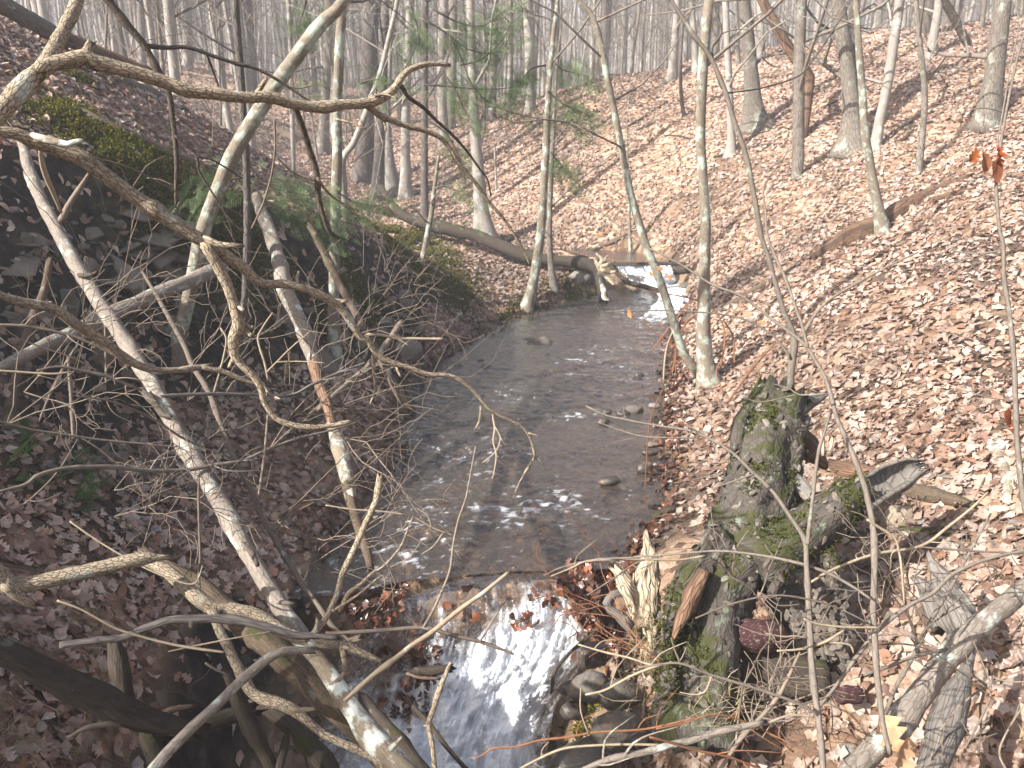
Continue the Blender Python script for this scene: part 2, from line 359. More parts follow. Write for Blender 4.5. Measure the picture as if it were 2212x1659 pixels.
M['tree'] = bark('tree_bark', (.06, .05, .042), (.22, .19, .155), 55, .2, .3, (.30, .33, .27), depth=.012, fissure=.5, rand=.35, lscale=6)
M['pale_tree'] = bark('pale_tree_bark', (.16, .138, .118), (.33, .30, .26), 50, .2, .3, (.40, .41, .37), depth=.004, fissure=.25, rand=.2, lscale=7)
M['dark_tree'] = bark('dark_tree_bark', (.035, .03, .026), (.135, .115, .098), 55, .2, .15, (.25, .27, .23), depth=.012, rand=.2)
M['lichen_tree'] = bark('lichen_tree_bark', (.08, .068, .05), (.24, .20, .15), 70, .3, .58, (.36, .42, .35), depth=.003, fissure=.3, rand=.1, lscale=11)
M['log'] = bark('rotting_log', (.03, .022, .016), (.16, .115, .078), 80, .2, .1, (.3, .32, .27), depth=.008, fissure=.2, rand=.2, moss=.12)
M['orange_log'] = bark('orange_rotten_wood', (.06, .033, .02), (.20, .12, .075), 70, .12, .0, depth=.008, fissure=.6, rand=.1, patches=(.10, .06, .04))
M['brown_log'] = bark('brown_rotten_wood', (.035, .02, .013), (.17, .10, .062), 70, .12, .0, depth=.01, fissure=.6, rand=.1, patches=(.07, .045, .03))
M['dark_log'] = bark('dark_wet_log', (.014, .011, .008), (.075, .057, .042), 80, .18, .06, (.2, .21, .17), depth=.008, fissure=.15, moss=.12, rand=.1)
M['mossy'] = bark('mossy_stump_bark', (.018, .015, .012), (.10, .085, .07), 38, .5, .34, (.17, .19, .14), depth=.02, fissure=.15, moss=.42, rand=0, lscale=20)
M['moss_plank'] = bark('mossy_plank', (.03, .025, .02), (.12, .1, .08), 70, .35, .1, depth=.01, moss=1.1, rand=0)
M['pale_wood'] = bark('splintered_wood', (.07, .045, .028), (.45, .36, .25), 60, .06, .0, depth=.014, fissure=.5, rand=0)
M['grey_wood'] = bark('weathered_wood', (.042, .036, .031), (.175, .155, .135), 75, .12, .1, (.32, .34, .29), depth=.005, fissure=.4, rand=.1)
M['burl'] = bark('red_burl', (.022, .011, .012), (.080, .032, .034), 110, 1., .30, (.22, .19, .16), depth=.008, fissure=.2, rand=0, lscale=70)

def leaf_mat(name, rough=0.75, trans=0.22, gain=1.0, spec=.25):
    N = Nodes(name); c = N.attr('col').outputs['Color']
    g = N.n('NewGeometry'); nz = N.noise(g.outputs['Position'], 45, 3)
    c = N.mix(N.ramp(nz, [(0.35, 0.0), (0.7, 0.6)]), c, N.mix(1.0, c, (.5, .42, .38), 'MULTIPLY'))
    if gain != 1: c = N.mix(1.0, c, (gain, gain, gain), 'MULTIPLY')
    p = N.principled(c, rough, None, spec)
    t = N.n('BsdfTranslucent'); N.set(t, 'Color', c)
    x = N.n('MixShader', i0=trans); N.set(x, 'i1', p); N.set(x, 'i2', t.outputs[0])
    return N.done(x.outputs[0])
M['leaf'] = leaf_mat('dead_leaf')
M['wet_leaf'] = leaf_mat('wet_leaf', .3, .05, .7, .5)
M['needle'] = leaf_mat('hemlock_needles', .6, .3)
M['moss'] = leaf_mat('moss_tuft', .9, .25, 1.0, .1)
M['straw'] = leaf_mat('dry_straw', .7, .3)

def ground_mat():
    N = Nodes('forest_floor'); g = N.n('NewGeometry'); P = g.outputs['Position']
    d = N.n('TexNoise', Scale=9.0, Detail=2); N.set(d, 'Vector', P)
    ad = N.n('VectorMath', _operation='MULTIPLY_ADD'); N.set(ad, 'i0', d.outputs['Color']); N.set(ad, 'i1', (.12, .12, .12)); N.set(ad, 'i2', P)
    vo = N.n('TexVoronoi', Scale=13.0); N.set(vo, 'Vector', ad.outputs[0])
    sp = N.n('SeparateColor'); N.set(sp, 'i0', vo.outputs['Color'])
    leaf = N.ramp(sp.outputs[0], [(0.0, (.07, .04, .028)), (.3, (.24, .14, .085)), (.6, (.40, .26, .17)), (.85, (.50, .35, .24)), (1.0, (.56, .43, .33))])
    leaf = N.mix(N.ramp(N.noise(P, .6, 4), [(.35, 0.0), (.7, .5)]), leaf, (.16, .10, .07))
    soil = N.mix(N.noise(P, 30, 5), (.018, .013, .009), (.085, .06, .042))
    near = N.attr('bare').outputs['Fac']
    col = N.mix(near, leaf, soil)
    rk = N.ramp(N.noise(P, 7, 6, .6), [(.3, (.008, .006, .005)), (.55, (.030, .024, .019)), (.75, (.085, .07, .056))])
    col = N.mix(N.attr('rock').outputs['Fac'], col, rk)  # this mask also carries the shade painted into the near left hollow
    ms = N.math('MULTIPLY', N.attr('moss').outputs['Fac'], N.ramp(N.noise(P, 8, 5), [(.35, .2), (.55, 1.0)]))
    col = N.mix(ms, col, N.mix(N.noise(P, 60, 4), (.03, .04, .006), (.12, .125, .015)))
    bedc = N.mix(N.noise(P, 16, 5), (.045, .031, .02), (.30, .215, .14))
    vs_ = N.n('TexVoronoi', Scale=16.0); N.set(vs_, 'Vector', P)
    sc = N.n('SeparateColor'); N.set(sc, 'i0', vs_.outputs['Color'])
    bedc = N.mix(N.math('MULTIPLY', N.math('GREATER_THAN', sc.outputs[1], .6), .8), bedc, N.mix(sc.outputs[0], (.06, .05, .04), (.34, .25, .17)))
    col = N.mix(N.attr('wet').outputs['Fac'], col, bedc)
    hb = N.math('ADD', N.math('MULTIPLY', vo.outputs['Distance'], -.6), N.noise(P, 40, 4))
    return N.done(N.principled(col, .9, N.bump(hb, .7, .03), .15))
M['ground'] = ground_mat()

def stone_mat(name, a, b, moss=0.0, rough=.85, spec=.3):
    N = Nodes(name); tc = N.n('TexCoord').outputs['Object']; oi = N.n('ObjectInfo').outputs['Random']
    off_ = N.n('CombineXYZ'); N.set(off_, 'X', N.math('MULTIPLY', oi, 31.0))
    vv = N.n('VectorMath', _operation='ADD'); N.set(vv, 'i0', tc); N.set(vv, 'i1', off_.outputs[0]); v = vv.outputs[0]
    n1 = N.noise(v, 3.0, 6, .6); n2 = N.noise(v, 14, 5, .6)
    col = N.mix(n1, a, b); col = N.mix(N.ramp(n2, [(.4, 0.), (.75, .6)]), col, [c * .45 for c in a])
    col = N.mix(N.ramp(oi, [(0., 0.), (.5, .35), (1., .75)]), col, [b[0] * .5, b[1] * .47, b[2] * .45])
    col = N.mix(N.ramp(N.noise(v, 2.2, 3), [(.58, 0.), (.7, .5)]), col, (.26, .16, .08))
    if moss:
        g = N.n('NewGeometry'); s = N.n('SeparateXYZ'); N.set(s, 'i0', g.outputs['Normal'])
        mf = N.ramp(N.math('ADD', s.outputs['Z'], N.noise(v, 4, 4)), [(1.35 - moss, 0.), (1.5 - moss, 1.)])
        col = N.mix(mf, col, N.mix(N.noise(v, 30, 3), (.035, .05, .008), (.14, .16, .02)))
    return N.done(N.principled(col, rough, N.bump(N.math('ADD', n1, N.math('MULTIPLY', n2, .5)), .6, .02), spec))
M['stone'] = stone_mat('ledge_stone', (.035, .029, .023), (.25, .215, .175))
M['moss_stone'] = stone_mat('mossy_stone', (.06, .053, .043), (.19, .168, .14), .05)
M['wet_stone'] = stone_mat('wet_stone', (.022, .019, .016), (.095, .08, .064), -.1, .25, .5)
M['tan_stone'] = stone_mat('tan_stone', (.15, .12, .085), (.34, .28, .20))
M['grey_stone'] = stone_mat('grey_stone', (.11, .10, .085), (.29, .265, .23))
M['pink_stone'] = stone_mat('pinkish_stone', (.17, .135, .115), (.35, .285, .245))

def water_mat(name, tint, foam_gain=1.0, rough=.06, bscale=26, bstr=.35, refl=1.0, murk=(.20, .165, .14), murk_f=.25):
    N = Nodes(name); P = N.n('NewGeometry').outputs['Position']
    h = N.math('ADD', N.noise(P, bscale, 4, .6, .8), N.math('MULTIPLY', N.noise(P, bscale * 3, 3), .35))
    nb = N.bump(h, bstr, .012)
    tr = N.n('BsdfTransparent'); N.set(tr, 'Color', (*tint, 1))
    gl = N.n('BsdfGlossy', Roughness=rough); N.set(gl, 'Normal', nb)
    fr = N.n('Fresnel', IOR=1.33); N.set(fr, 'Normal', nb)
    w = N.n('MixShader'); N.set(w, 'i0', N.math('MULTIPLY', fr.outputs[0], refl, True)); N.set(w, 'i1', tr.outputs[0]); N.set(w, 'i2', gl.outputs[0])
    mk = N.n('BsdfDiffuse'); N.set(mk, 'Color', (*murk, 1)); N.set(mk, 'Normal', nb)
    bd = N.n('MixShader', i0=murk_f); N.set(bd, 'i1', tr.outputs[0]); N.set(bd, 'i2', mk.outputs[0])
    N.set(w, 'i1', bd.outputs[0])
    fd = N.principled((.90, .92, .94), .35, N.bump(N.noise(P, 90, 4), .5, .01), .5)
    ft = N.n('BsdfTranslucent'); N.set(ft, 'Color', (.88, .92, .96, 1))
    fo = N.n('MixShader', i0=.3); N.set(fo, 'i1', fd); N.set(fo, 'i2', ft.outputs[0])
    fa = N.math('MULTIPLY', N.attr('foam').outputs['Fac'], foam_gain, True)
    x = N.n('MixShader'); N.set(x, 'i0', fa); N.set(x, 'i1', w.outputs[0]); N.set(x, 'i2', fo.outputs[0])
    return N.done(x.outputs[0])
M['creek'] = water_mat('creek_water', (.72, .64, .56), 1.0, .04, 22, .9, 2.6, (.24, .20, .17), .14)
M['fall'] = water_mat('falling_water', (.72, .64, .56), 1.0, .05, 40, .9, 2.6, (.24, .20, .17), .08)
def plain(name, col, rough=.8, spec=.3):
    N = Nodes(name); return N.done(N.principled(col, rough, None, spec))
M['drop'] = plain('water_drops', (.82, .85, .9), .15, .5)
# ---------------------------------------------------------------- setting: ground, creek, falls
MOSS_SPOTS = [('a', 480, 720, .28), ('a', 620, 850, .38), ('a', 760, 930, .42), ('a', 900, 1000, .45), ('a', 1020, 1060, .4), ('a', 1180, 1110, .35), ('a', 300, 690, .2),
              ('a', 1420, 1260, .28), ('a', 1400, 1400, .35), ('a', 1560, 1440, .22), ('a', 460, 470, .14), ('a', 1850, 1120, .3),
              ('b', 380, 1430, .55), ('b', 500, 1520, .6), ('b', 620, 1600, .5), ('b', 300, 1330, .4), ('e', 520, 150, .5), ('e', 620, 260, .4), ('e', 730, 250, .4), ('e', 100, 230, .3),
              ('e', 430, 60, .5), ('e', 1220, 420, .28), ('e', 1100, 490, .25), ('e', 1400, 290, .28), ('e', 1600, 370, .3),
              ('h', 1560, 1330, .15), ('d', 2000, 520, .14)]
moss_c = []
for c_, x_, y_, r_ in MOSS_SPOTS:
    p_ = ground_at(*to_v(c_, x_, y_)); moss_c.append((p_[0], p_[1], r_))
def moss_f(x, y):
    m = np.zeros_like(x)
    for a, b, r in moss_c: m = np.maximum(m, np.exp(-((x - a) ** 2 + (y - b) ** 2) / (r * r) * 1.4))
    return m
MOSSG = np.clip(moss_f(GXX, GYY) * 1.3, 0, 1)
inch = sstep(-0.05, 0.12, np.minimum(GXX - edge_l, edge_r - GXX)) * (GYY < 13.6)
WET = inch
BARE = np.clip(sstep(22, 8, np.hypot(GXX, GYY)) * 0.45 + .5 * sstep(.0, .5, fbm2(GXX * .8, GYY * .8, 91, 4)), 0, .9)
nx_, ny_ = len(GX), len(GY)
ii = (np.arange(ny_ - 1)[:, None] * nx_ + np.arange(nx_ - 1)[None]).ravel()
gq = np.stack([ii, ii + 1, ii + nx_ + 1, ii + nx_], -1)
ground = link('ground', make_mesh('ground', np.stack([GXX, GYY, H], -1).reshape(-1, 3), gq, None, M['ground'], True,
    {'moss': MOSSG.ravel(), 'rock': ROCK_SHADE.ravel(), 'wet': WET.ravel(), 'bare': BARE.ravel()}))
tag(ground, 'leaf covered forest floor of the ravine', None, None, 'structure')

def grid_mesh(name, V, mat, attrs):
    a, b = V.shape[:2]; i = (np.arange(a - 1)[:, None] * b + np.arange(b - 1)[None]).ravel()
    return make_mesh(name, V.reshape(-1, 3), np.stack([i, i + 1, i + b + 1, i + b], -1), None, mat, True, {k: v.ravel() for k, v in attrs.items()})

# creek surface from the lip of the near fall up to the foot of the far fall
ny, nx = 560, 220
ys = np.linspace(4.46, 13.12, ny); sx = np.linspace(0, 1, nx)
xl = np.interp(ys, SY, SXZ[:, 5, 0]) - .25; xr = np.interp(ys, SY, SXZ[:, 8, 0]) + .2
CX = xl[:, None] * (1 - sx) + xr[:, None] * sx; CY = np.repeat(ys[:, None], nx, 1)
CX = CX + 0.0 * CY
CZ = level(CY) + 0.014 * fbm2(CX * 3.2 + CY * .8, CY * 5.0, 41, 4) + 0.0075 * fbm2(CX * 9 + CY * 2, CY * 15, 44, 4) + .0035 * fbm2(CX * 26, CY * 34, 46, 2)
RIFF = [('e', 1380, 1560, .35, .9), ('e', 1100, 1630, .35, .8), ('e', 1260, 1600, .25, .7), ('e', 1400, 1050, .22, .7), ('e', 1200, 1090, .2, .7), ('e', 1130, 920, .28, .6), ('e', 1330, 900, .12, .7), ('e', 1600, 900, .22, .6),
        ('e', 1500, 800, .3, .6), ('e', 1470, 715, .3, .6), ('e', 1640, 650, .3, .55), ('e', 1120, 1270, .22, .6), ('e', 1010, 1230, .18, .7), ('e', 820, 1340, .2, .5), ('e', 1730, 830, .25, .4), ('e', 1700, 750, .3, .4),
        ('e', 620, 1180, .2, .5), ('e', 440, 1190, .2, .5), ('h', 560, 180, .18, .7), ('h', 400, 300, .25, .6), ('h', 450, 160, .12, .9), ('e', 2000, 470, .5, .8), ('e', 2080, 400, .5, 1.1), ('e', 1850, 420, .4, .6), ('e', 1660, 1030, .15, .7), ('e', 1850, 800, .2, .5),
        ('h', 300, 430, .25, .4), ('h', 480, 400, .2, .5), ('e', 900, 1180, .2, .4), ('e', 1560, 1480, .2, .5)]
rf = np.zeros_like(CX)
for c_, x_, y_, r_, s_ in RIFF:
    p_ = at_z(*to_v(c_, x_, y_), 0.03)
    rf = np.maximum(rf, s_ * np.exp(-(((CX - p_[0]) / (r_ * 1.3)) ** 2 + ((CY - p_[1]) / (r_ * .8)) ** 2)))
streak = fbm2(CX * 7, CY * 11, 51, 5)
left_riffle = sstep(.35, -.9, CX) * sstep(9.5, 7.5, CY) * .42                       # broken water along the near left side
crest = np.abs(fbm2(CX * 3.5, CY * 6.5, 61, 4))
fine = fbm2(CX * 16 + .4 * noise2(CX * 3, CY * 3, 5), CY * 34, 57, 4)
foam = np.clip((np.maximum(rf, left_riffle * .42) * 1.15 + streak * .5 + fine * .8 - .86 - crest * .45) * 1.6, 0, 1) * .75
rid = np.abs(fbm2(CX * 4.2 + .5 * CY, CY * 8.5, 91, 4)); mk_ = np.clip(left_riffle * 1.6 + rf * 1.3 + .10, 0, 1) * sstep(-.1, .5, fbm2(CX * 2.2, CY * 2.6, 92, 3) + left_riffle)
foam = np.maximum(foam, np.clip((.055 - rid) * 22, 0, 1) * mk_ * np.clip(.35 + fine, 0, 1) * .9)

CZ = CZ + left_riffle * .03 * fbm2(CX * 6 + CY, CY * 10, 95, 4) + (rf + left_riffle) * (.022 * fbm2(CX * 8, CY * 12, 55, 4) + .012 * streak) + foam * .006
lipy = np.interp(CX, [-1.3, -.75, -.3, .1, .45, .8], [4.25, 4.42, 4.52, 4.55, 4.56, 4.60])   # ragged lip of the near fall
CY = np.where(CY < 5.0, lipy + (CY - 4.46) * (5.0 - lipy) / .54, CY)
creek = link('creek', grid_mesh('creek', np.stack([CX, CY, CZ], -1), M['creek'], {'foam': foam}))
tag(creek, 'shallow brown creek running between leaf covered banks', None, None, 'structure')

def fall_surface(rows, zs, crop, nu, nv, seed, dz, foam_fn, streaks=26.0):
    """falling water: rows of picture points, each row lying at its own height above the plunge pool"""
    k = max(len(r) for r in rows); G = np.zeros((len(rows), nu, 3))
    for i, (r, z) in enumerate(zip(rows, zs)):
        P = np.array([at_z(*to_v(crop, x, y), z) for x, y in r]); G[i] = catmull(P, nu)
    out = np.zeros((nv, nu, 3))
    for j in range(nu): out[:, j] = catmull(G[:, j], nv)
    u = np.linspace(0, 1, nu)[None]; v = np.linspace(0, 1, nv)[:, None]
    st = fbm2(u * streaks + .6 * noise2(u * 5, v * 4, seed), v * 3.2, seed + 1, 5) + 0 * v
    sp = fbm2(u * 16, v * 16, seed + 2, 5)
    du = np.gradient(out, axis=1); dv = np.gradient(out, axis=0); n = np.cross(dv, du); n /= np.linalg.norm(n, axis=2, keepdims=True) + 1e-9
    if n[..., 1].mean() > 0: n = -n
    f = foam_fn(u + 0 * v, v + 0 * u, st, sp)
    amp_ = dz * sstep(0, .12, v)
    out += n * ((st * .8 + sp * (.35 + 1.1 * v)) * amp_ * (.35 + .9 * f))[..., None]
    return out, f

def chute(u, v, st, sp):
    band = np.exp(-((u - (.84 - .26 * v)) / (.15 + .13 * v)) ** 2)               # main jet, upper right down to the middle
    left = np.exp(-((u - (.34 + .18 * v)) / .17) ** 2) * sstep(.18, .5, v)
    low = sstep(.55, .95, v) * np.exp(-((u - .55) / .36) ** 2)
    base = np.clip(band * sstep(.02, .3, v) * 1.1 + left * 1.0 + low * 1.3, 0, 1.3)
    top = sstep(.03, .2, v) * sstep(.42, .62, u) * .45
    return np.clip(np.maximum(base * 1.45, top) + (st * .34 + sp * .30) * (.7 + .9 * np.abs(base - .5)) - .14 - .8 * sstep(.10, 0, u + .08 * sp) - .8 * sstep(.90, 1.02, u + .10 * sp), 0, 1) * sstep(0, .1, v)
rows = [[(100, 760), (350, 650), (700, 520), (1000, 478), (1300, 465), (1500, 430)],
        [(70, 870), (380, 770), (700, 670), (1000, 610), (1300, 590), (1570, 640)],
        [(20, 1050), (400, 930), (720, 860), (1000, 820), (1280, 790), (1580, 810)],
        [(-40, 1250), (360, 1150), (700, 1110), (960, 1070), (1220, 1040), (1500, 1040)],
        [(-100, 1450), (330, 1400), (700, 1380), (940, 1340), (1140, 1310), (1350, 1280)],
        [(-160, 1680), (300, 1660), (700, 1650), (930, 1640), (1110, 1630), (1290, 1620)],
        [(-220, 1950), (250, 1950), (700, 1950), (930, 1950), (1110, 1950), (1300, 1950)]]
FV, FF = fall_surface(rows, [-.005, -.10, -.27, -.47, -.68, -.86, -.93], 'h', 290, 360, 101, .08, chute)
fall = link('waterfall', grid_mesh('waterfall', FV, M['fall'], {'foam': FF}))
tag(fall, 'white water plunging over the near ledge of leaves and sticks', None, None, 'structure')
# plunge pool running off below the camera
py, px = np.linspace(-1.5, 4.35, 130), np.linspace(-2.0, 1.0, 70)
PX, PY = np.meshgrid(px, py)
PZ = -.97 + .03 * fbm2(PX * 4, PY * 4, 71, 4)
pf = np.clip((np.exp(-((PX + .3) / .7) ** 2) * 1.2 + fbm2(PX * 6, PY * 6, 73, 4) * .8 - .5) * 2, 0, 1)
pool = link('plunge_pool', grid_mesh('plunge_pool', np.stack([PX, PY, PZ], -1), M['fall'], {'foam': pf}))
tag(pool, 'foaming pool below the near fall', None, None, 'structure')
# splashes thrown off the near fall
A = Acc(); octv = np.array([(1, 0, 0), (-1, 0, 0), (0, 1, 0), (0, -1, 0), (0, 0, 1), (0, 0, -1)], float)
octt = np.array([(0, 2, 4), (2, 1, 4), (1, 3, 4), (3, 0, 4), (2, 0, 5), (1, 2, 5), (3, 1, 5), (0, 3, 5)])
cand = np.argwhere(FF > .25); sel = cand[rng.integers(0, len(cand), 7500)]
for r_, c_ in sel:
    q = FV[r_, c_] + rng.normal(0, .018, 3) + np.array([0, -.05, .04]) * rng.random() ** 3
    A.add(octv * rng.uniform(.001, .0042) * np.array([.7, 1.0, rng.uniform(.8, 2.6)]) + q, T=octt)
tag(link('spray', A.mesh('spray', M['drop']), fall), kind='stuff')

# far fall over a plank weir, and its run-out
def sheet(u, v, st, sp):
    return np.clip((.35 + .55 * v + st * .75 + np.exp(-((u - .55) / .25) ** 2) * v * .5) * 1.5, 0, 1) * sstep(0, .08, v)
wrows = [[(590, 412), (750, 408), (900, 404), (1080, 402), (1255, 400)], [(640, 480), (760, 500), (900, 500), (1090, 500), (1280, 480)],
         [(740, 560), (830, 570), (930, 580), (1100, 590), (1310, 560)], [(800, 630), (900, 650), (1000, 670), (1130, 690), (1330, 640)]]
WV, WF = fall_surface(wrows, [.50, .42, .30, .17], 'W', 130, 90, 201, .018, sheet, 20.0)
f2 = link('waterfall', grid_mesh('waterfall', WV, M['fall'], {'foam': WF})); tag(f2, 'thin sheet of water falling from the far plank weir', None, None, 'structure')
rrows = [[(980, 640), (1130, 660), (1250, 650), (1400, 620)], [(1060, 720), (1200, 730), (1360, 720), (1520, 720)], [(1120, 800), (1260, 820), (1420, 820), (1590, 800)], [(1000, 950), (1200, 950), (1420, 950), (1640, 930)], [(900, 1060), (1150, 1070), (1400, 1080), (1660, 1050)]]
RV, RF = fall_surface(rrows, [.20, .17, .14, .115, .10], 'W', 120, 120, 301, .03, lambda u, v, st, sp: np.clip((.95 - .75 * sstep(.55, 1, v) + st * .5 + sp * .5) * 1.3, 0, 1), 9.0)
f3 = link('rapid', grid_mesh('rapid', RV, M['fall'], {'foam': RF})); tag(f3, 'white rapid running out below the far weir', None, None, 'structure')
# still water held back above the weir
p0, p1 = at_z(*to_v('W', 590, 409), .505), at_z(*to_v('W', 1255, 398), .505)
bx, by = np.linspace(0, 1, 40), np.linspace(0, 1, 40); BU, BV = np.meshgrid(bx, by)
UP = (p0[None, None] * (1 - BU[..., None]) + p1[None, None] * BU[..., None]) + np.stack([-.9 * BV ** 1.3 + (BU - .5) * BV * .8, 2.4 * BV, .006 * fbm2(BU * 9, BV * 14, 88, 3)], -1)
tag(link('upper_pool', grid_mesh('upper_pool', UP, M['creek'], {'foam': BU * 0})), 'dark still water behind the far weir', None, None, 'structure')
# ---------------------------------------------------------------- leaf litter
def leaf_template(kind, k=0):
    r = np.random.default_rng(k)
    if kind == 'oak':
        t = np.array([0, .2, .32, .46, .6, .72, .84, 1.0]); w = np.array([.03, .27, .14, .40, .18, .42, .22, .02])
    elif kind == 'beech':
        t = np.array([0, .2, .45, .7, 1.0]); w = np.array([.02, .24, .32, .22, .01])
    else:
        t = np.array([0, .15, .35, .5, .62, .8, 1.0]); w = np.array([.02, .35, .30, .55, .28, .30, .01])
    w = w * (1 + r.uniform(-.15, .15, len(w)))
    n = len(t); V = []
    for s in (-1, 0, 1):
        for a, b in zip(t, w):
            x = s * b + .04 * math.sin(a * 5 + k); V.append((x, a - .5, 0))
    V = np.array(V)
    curl = r.uniform(.15, .8); fold = r.uniform(.1, .9)
    V[:, 2] = fold * np.abs(V[:, 0]) * r.choice([-1, 1]) + curl * (V[:, 1] ** 2 - .1) * r.choice([1, 1, -1]) + r.uniform(-.4, .4) * V[:, 0] * V[:, 1] + .05 * np.sin(V[:, 1] * 14 + V[:, 0] * 9)
    Q = []
    for s in range(2):
        for i in range(n - 1):
            a = s * n + i; Q.append((a, a + 1, a + n + 1, a + n))
    return V, np.array(Q)
def plain_leaf(rows, k):
    r = np.random.default_rng(k); t = np.linspace(0, 1, rows); w = .33 * np.sin(np.clip(t * .92 + .04, 0, 1) * math.pi) ** .7 * r.uniform(.75, 1.25, rows); V = []
    for s in (-1, 0, 1): V += [(s * b + .05 * math.sin(a * 5 + k), a - .5, 0) for a, b in zip(t, w)]
    V = np.array(V); V[:, 2] = r.uniform(.1, .8) * np.abs(V[:, 0]) * r.choice([-1, 1]) + r.uniform(.1, .7) * (V[:, 1] ** 2 - .1) * r.choice([1, -1]) + r.uniform(-.4, .4) * V[:, 0] * V[:, 1]
    return V, np.array([(s * rows + i, s * rows + i + 1, s * rows + rows + i + 1, s * rows + rows + i) for s in range(2) for i in range(rows - 1)])
MIDT = [plain_leaf(4, 20 + k) for k in range(8)]; FART = []
for k in range(8):
    r_ = np.random.default_rng(40 + k); w1, w2 = r_.uniform(.2, .4, 2); f_, c_ = r_.uniform(.1, .6) * r_.choice([-1, 1]), r_.uniform(-.25, .25)
    FART.append((np.array([(0, -.5, c_), (0, .5, c_), (-w1, -.22, f_ * w1), (-w2, .24, f_ * w2), (w1, -.18, f_ * w1 * .6), (w2, .2, f_ * w2)]), np.array([(0, 2, 3, 1), (1, 5, 4, 0)])))
TEMPL = [leaf_template(k, i) for i, k in enumerate(['oak', 'oak', 'beech', 'beech', 'maple', 'beech', 'maple', 'oak'])]
PAL = np.array([(.40, .285, .22), (.46, .345, .28), (.34, .225, .165), (.26, .155, .11), (.49, .39, .325), (.20, .115, .08), (.32, .17, .105), (.37, .30, .26), (.41, .285, .21), (.16, .098, .072)])
PAL = PAL * .86 + PAL.mean(1, keepdims=True) * .14 * np.array([1.1, 1.0, .88])
PALW = np.array([.18, .17, .13, .1, .11, .07, .07, .09, .05, .03])

def leaf_cloud(x, y, size, lift=.03, tilt=.42, pal=PAL, palw=PALW, z=None, gain=None, templ=TEMPL):
    Nn = normal(x, y); n = len(x); z = hgt(x, y) if z is None else z
    Vs, Qs, Cs, Bs = [], [], [], []; nv = 0
    which = rng.integers(0, len(templ), n)
    c_all = pal[rng.choice(len(pal), n, p=palw)] * rng.uniform(.8, 1.15, (n, 1))
    c_all = c_all * (.95 + .45 * fbm2(x * .55, y * .55, 131, 3) + .12 * fbm2(x * 2.5, y * 2.5, 132, 2))[:, None].clip(.45, 1.3)
    if gain is not None: c_all = c_all * gain[:, None]
    for k, (TV, TQ) in enumerate(templ):
        m = np.nonzero(which == k)[0]
        if not len(m): continue
        nn = Nn[m] + rng.normal(0, tilt, (len(m), 3)) * np.array([1, 1, .3]); nn /= np.linalg.norm(nn, axis=1)[:, None]
        a = rng.normal(0, 1, (len(m), 3)); a -= nn * (a * nn).sum(1)[:, None]; a /= np.linalg.norm(a, axis=1)[:, None]
        b = np.cross(nn, a); s = size[m]
        P = TV[None] * s[:, None, None]
        W = P[..., :1] * a[:, None] + P[..., 1:2] * b[:, None] + P[..., 2:3] * nn[:, None]
        base = np.stack([x[m], y[m], z[m]], -1) + Nn[m] * (rng.random(len(m)) ** 1.5 * lift + .006)[:, None]
        W = W + base[:, None]
        Vs.append(W.reshape(-1, 3)); Cs.append(np.repeat(c_all[m], len(TV), 0))
        Qs.append((TQ[None] + (np.arange(len(m)) * len(TV))[:, None, None]).reshape(-1, 4) + nv); nv += len(m) * len(TV)
    return np.vstack(Vs), np.vstack(Qs), np.vstack(Cs)

def in_view(x, y, z, mx=90.0):
    d = np.stack([x, y, z - CAM_H], -1); f = d @ np.array([0, CP, -SP]); u = d @ np.array([0, SP, CP])
    vx = 1106 + FPX * d[:, 0] / np.maximum(f, .01); vy = 829.5 - FPX * u / np.maximum(f, .01)
    return (f > .5) & (vx > -mx) & (vx < 2212 + mx) & (vy > -mx) & (vy < 1659 + mx), vx, vy

def scatter(x0, x1, y0, y1, per_m2):
    n = int((x1 - x0) * (y1 - y0) * per_m2); return rng.uniform(x0, x1, n), rng.uniform(y0, y1, n)
def litter_points(bands):
    X, Y, S = [], [], []
    for (y0, y1, x0, x1, dens, s0, s1) in bands:
        x, y = scatter(x0, x1, y0, y1, dens); X.append(x); Y.append(y); S.append(rng.uniform(s0, s1, len(x)))
    x, y, s = np.concatenate(X), np.concatenate(Y), np.concatenate(S)
    z = hgt(x, y); ok, _, _ = in_view(x, y, z); wide, _, _ = in_view(x, y, z, 900); ok |= wide & (rng.random(len(x)) < .45)
    el = np.interp(y, SY, SXZ[:, 5, 0]) - .02; er = np.interp(y, SY, SXZ[:, 8, 0]) + wob_r(y); el = el + wob_l(y)
    wet = (x > el) & (x < er) & (y < 15)
    sl = gridval(SLOPE, x, y); rk = gridval(ROCK_SHADE, x, y); ms = gridval(MOSSG, x, y)
    keep = ok & ~wet & (rng.random(len(x)) > rk * .80) & (rng.random(len(x)) > ms * .75)
    patch = fbm2(x * .9, y * .9, 66, 3)
    keep &= rng.random(len(x)) < (.85 + .7 * patch)
    return x[keep], y[keep], s[keep]
x, y, s = litter_points([(-1.5, 5.0, -5, 7, 680, .045, .10), (5.0, 8.5, -8, 6.5, 570, .045, .10), (8.5, 13, -10, 9, 470, .05, .095), (13, 19, -13, 13, 380, .055, .10), (19, 28, -17, 18, 230, .065, .11), (28, 40, -22, 26, 40, .11, .17)])
dist = np.sqrt(x * x + y * y + (hgt(x, y) - CAM_H) ** 2)
near = np.argsort(np.where(in_view(x, y, hgt(x, y), 0)[0], dist, 99))[:300]; rest = np.ones(len(x), bool); rest[near] = False
parts_ = []; zone = np.where(~in_view(x, y, hgt(x, y))[0], 2, np.where(y < 5.2, 0, np.where(y < 9, 1, 2)))
for zn, tm_ in ((0, TEMPL), (1, MIDT), (2, FART)):
    k = rest & (zone == zn); parts_.append(leaf_cloud(x[k], y[k], s[k], templ=tm_))
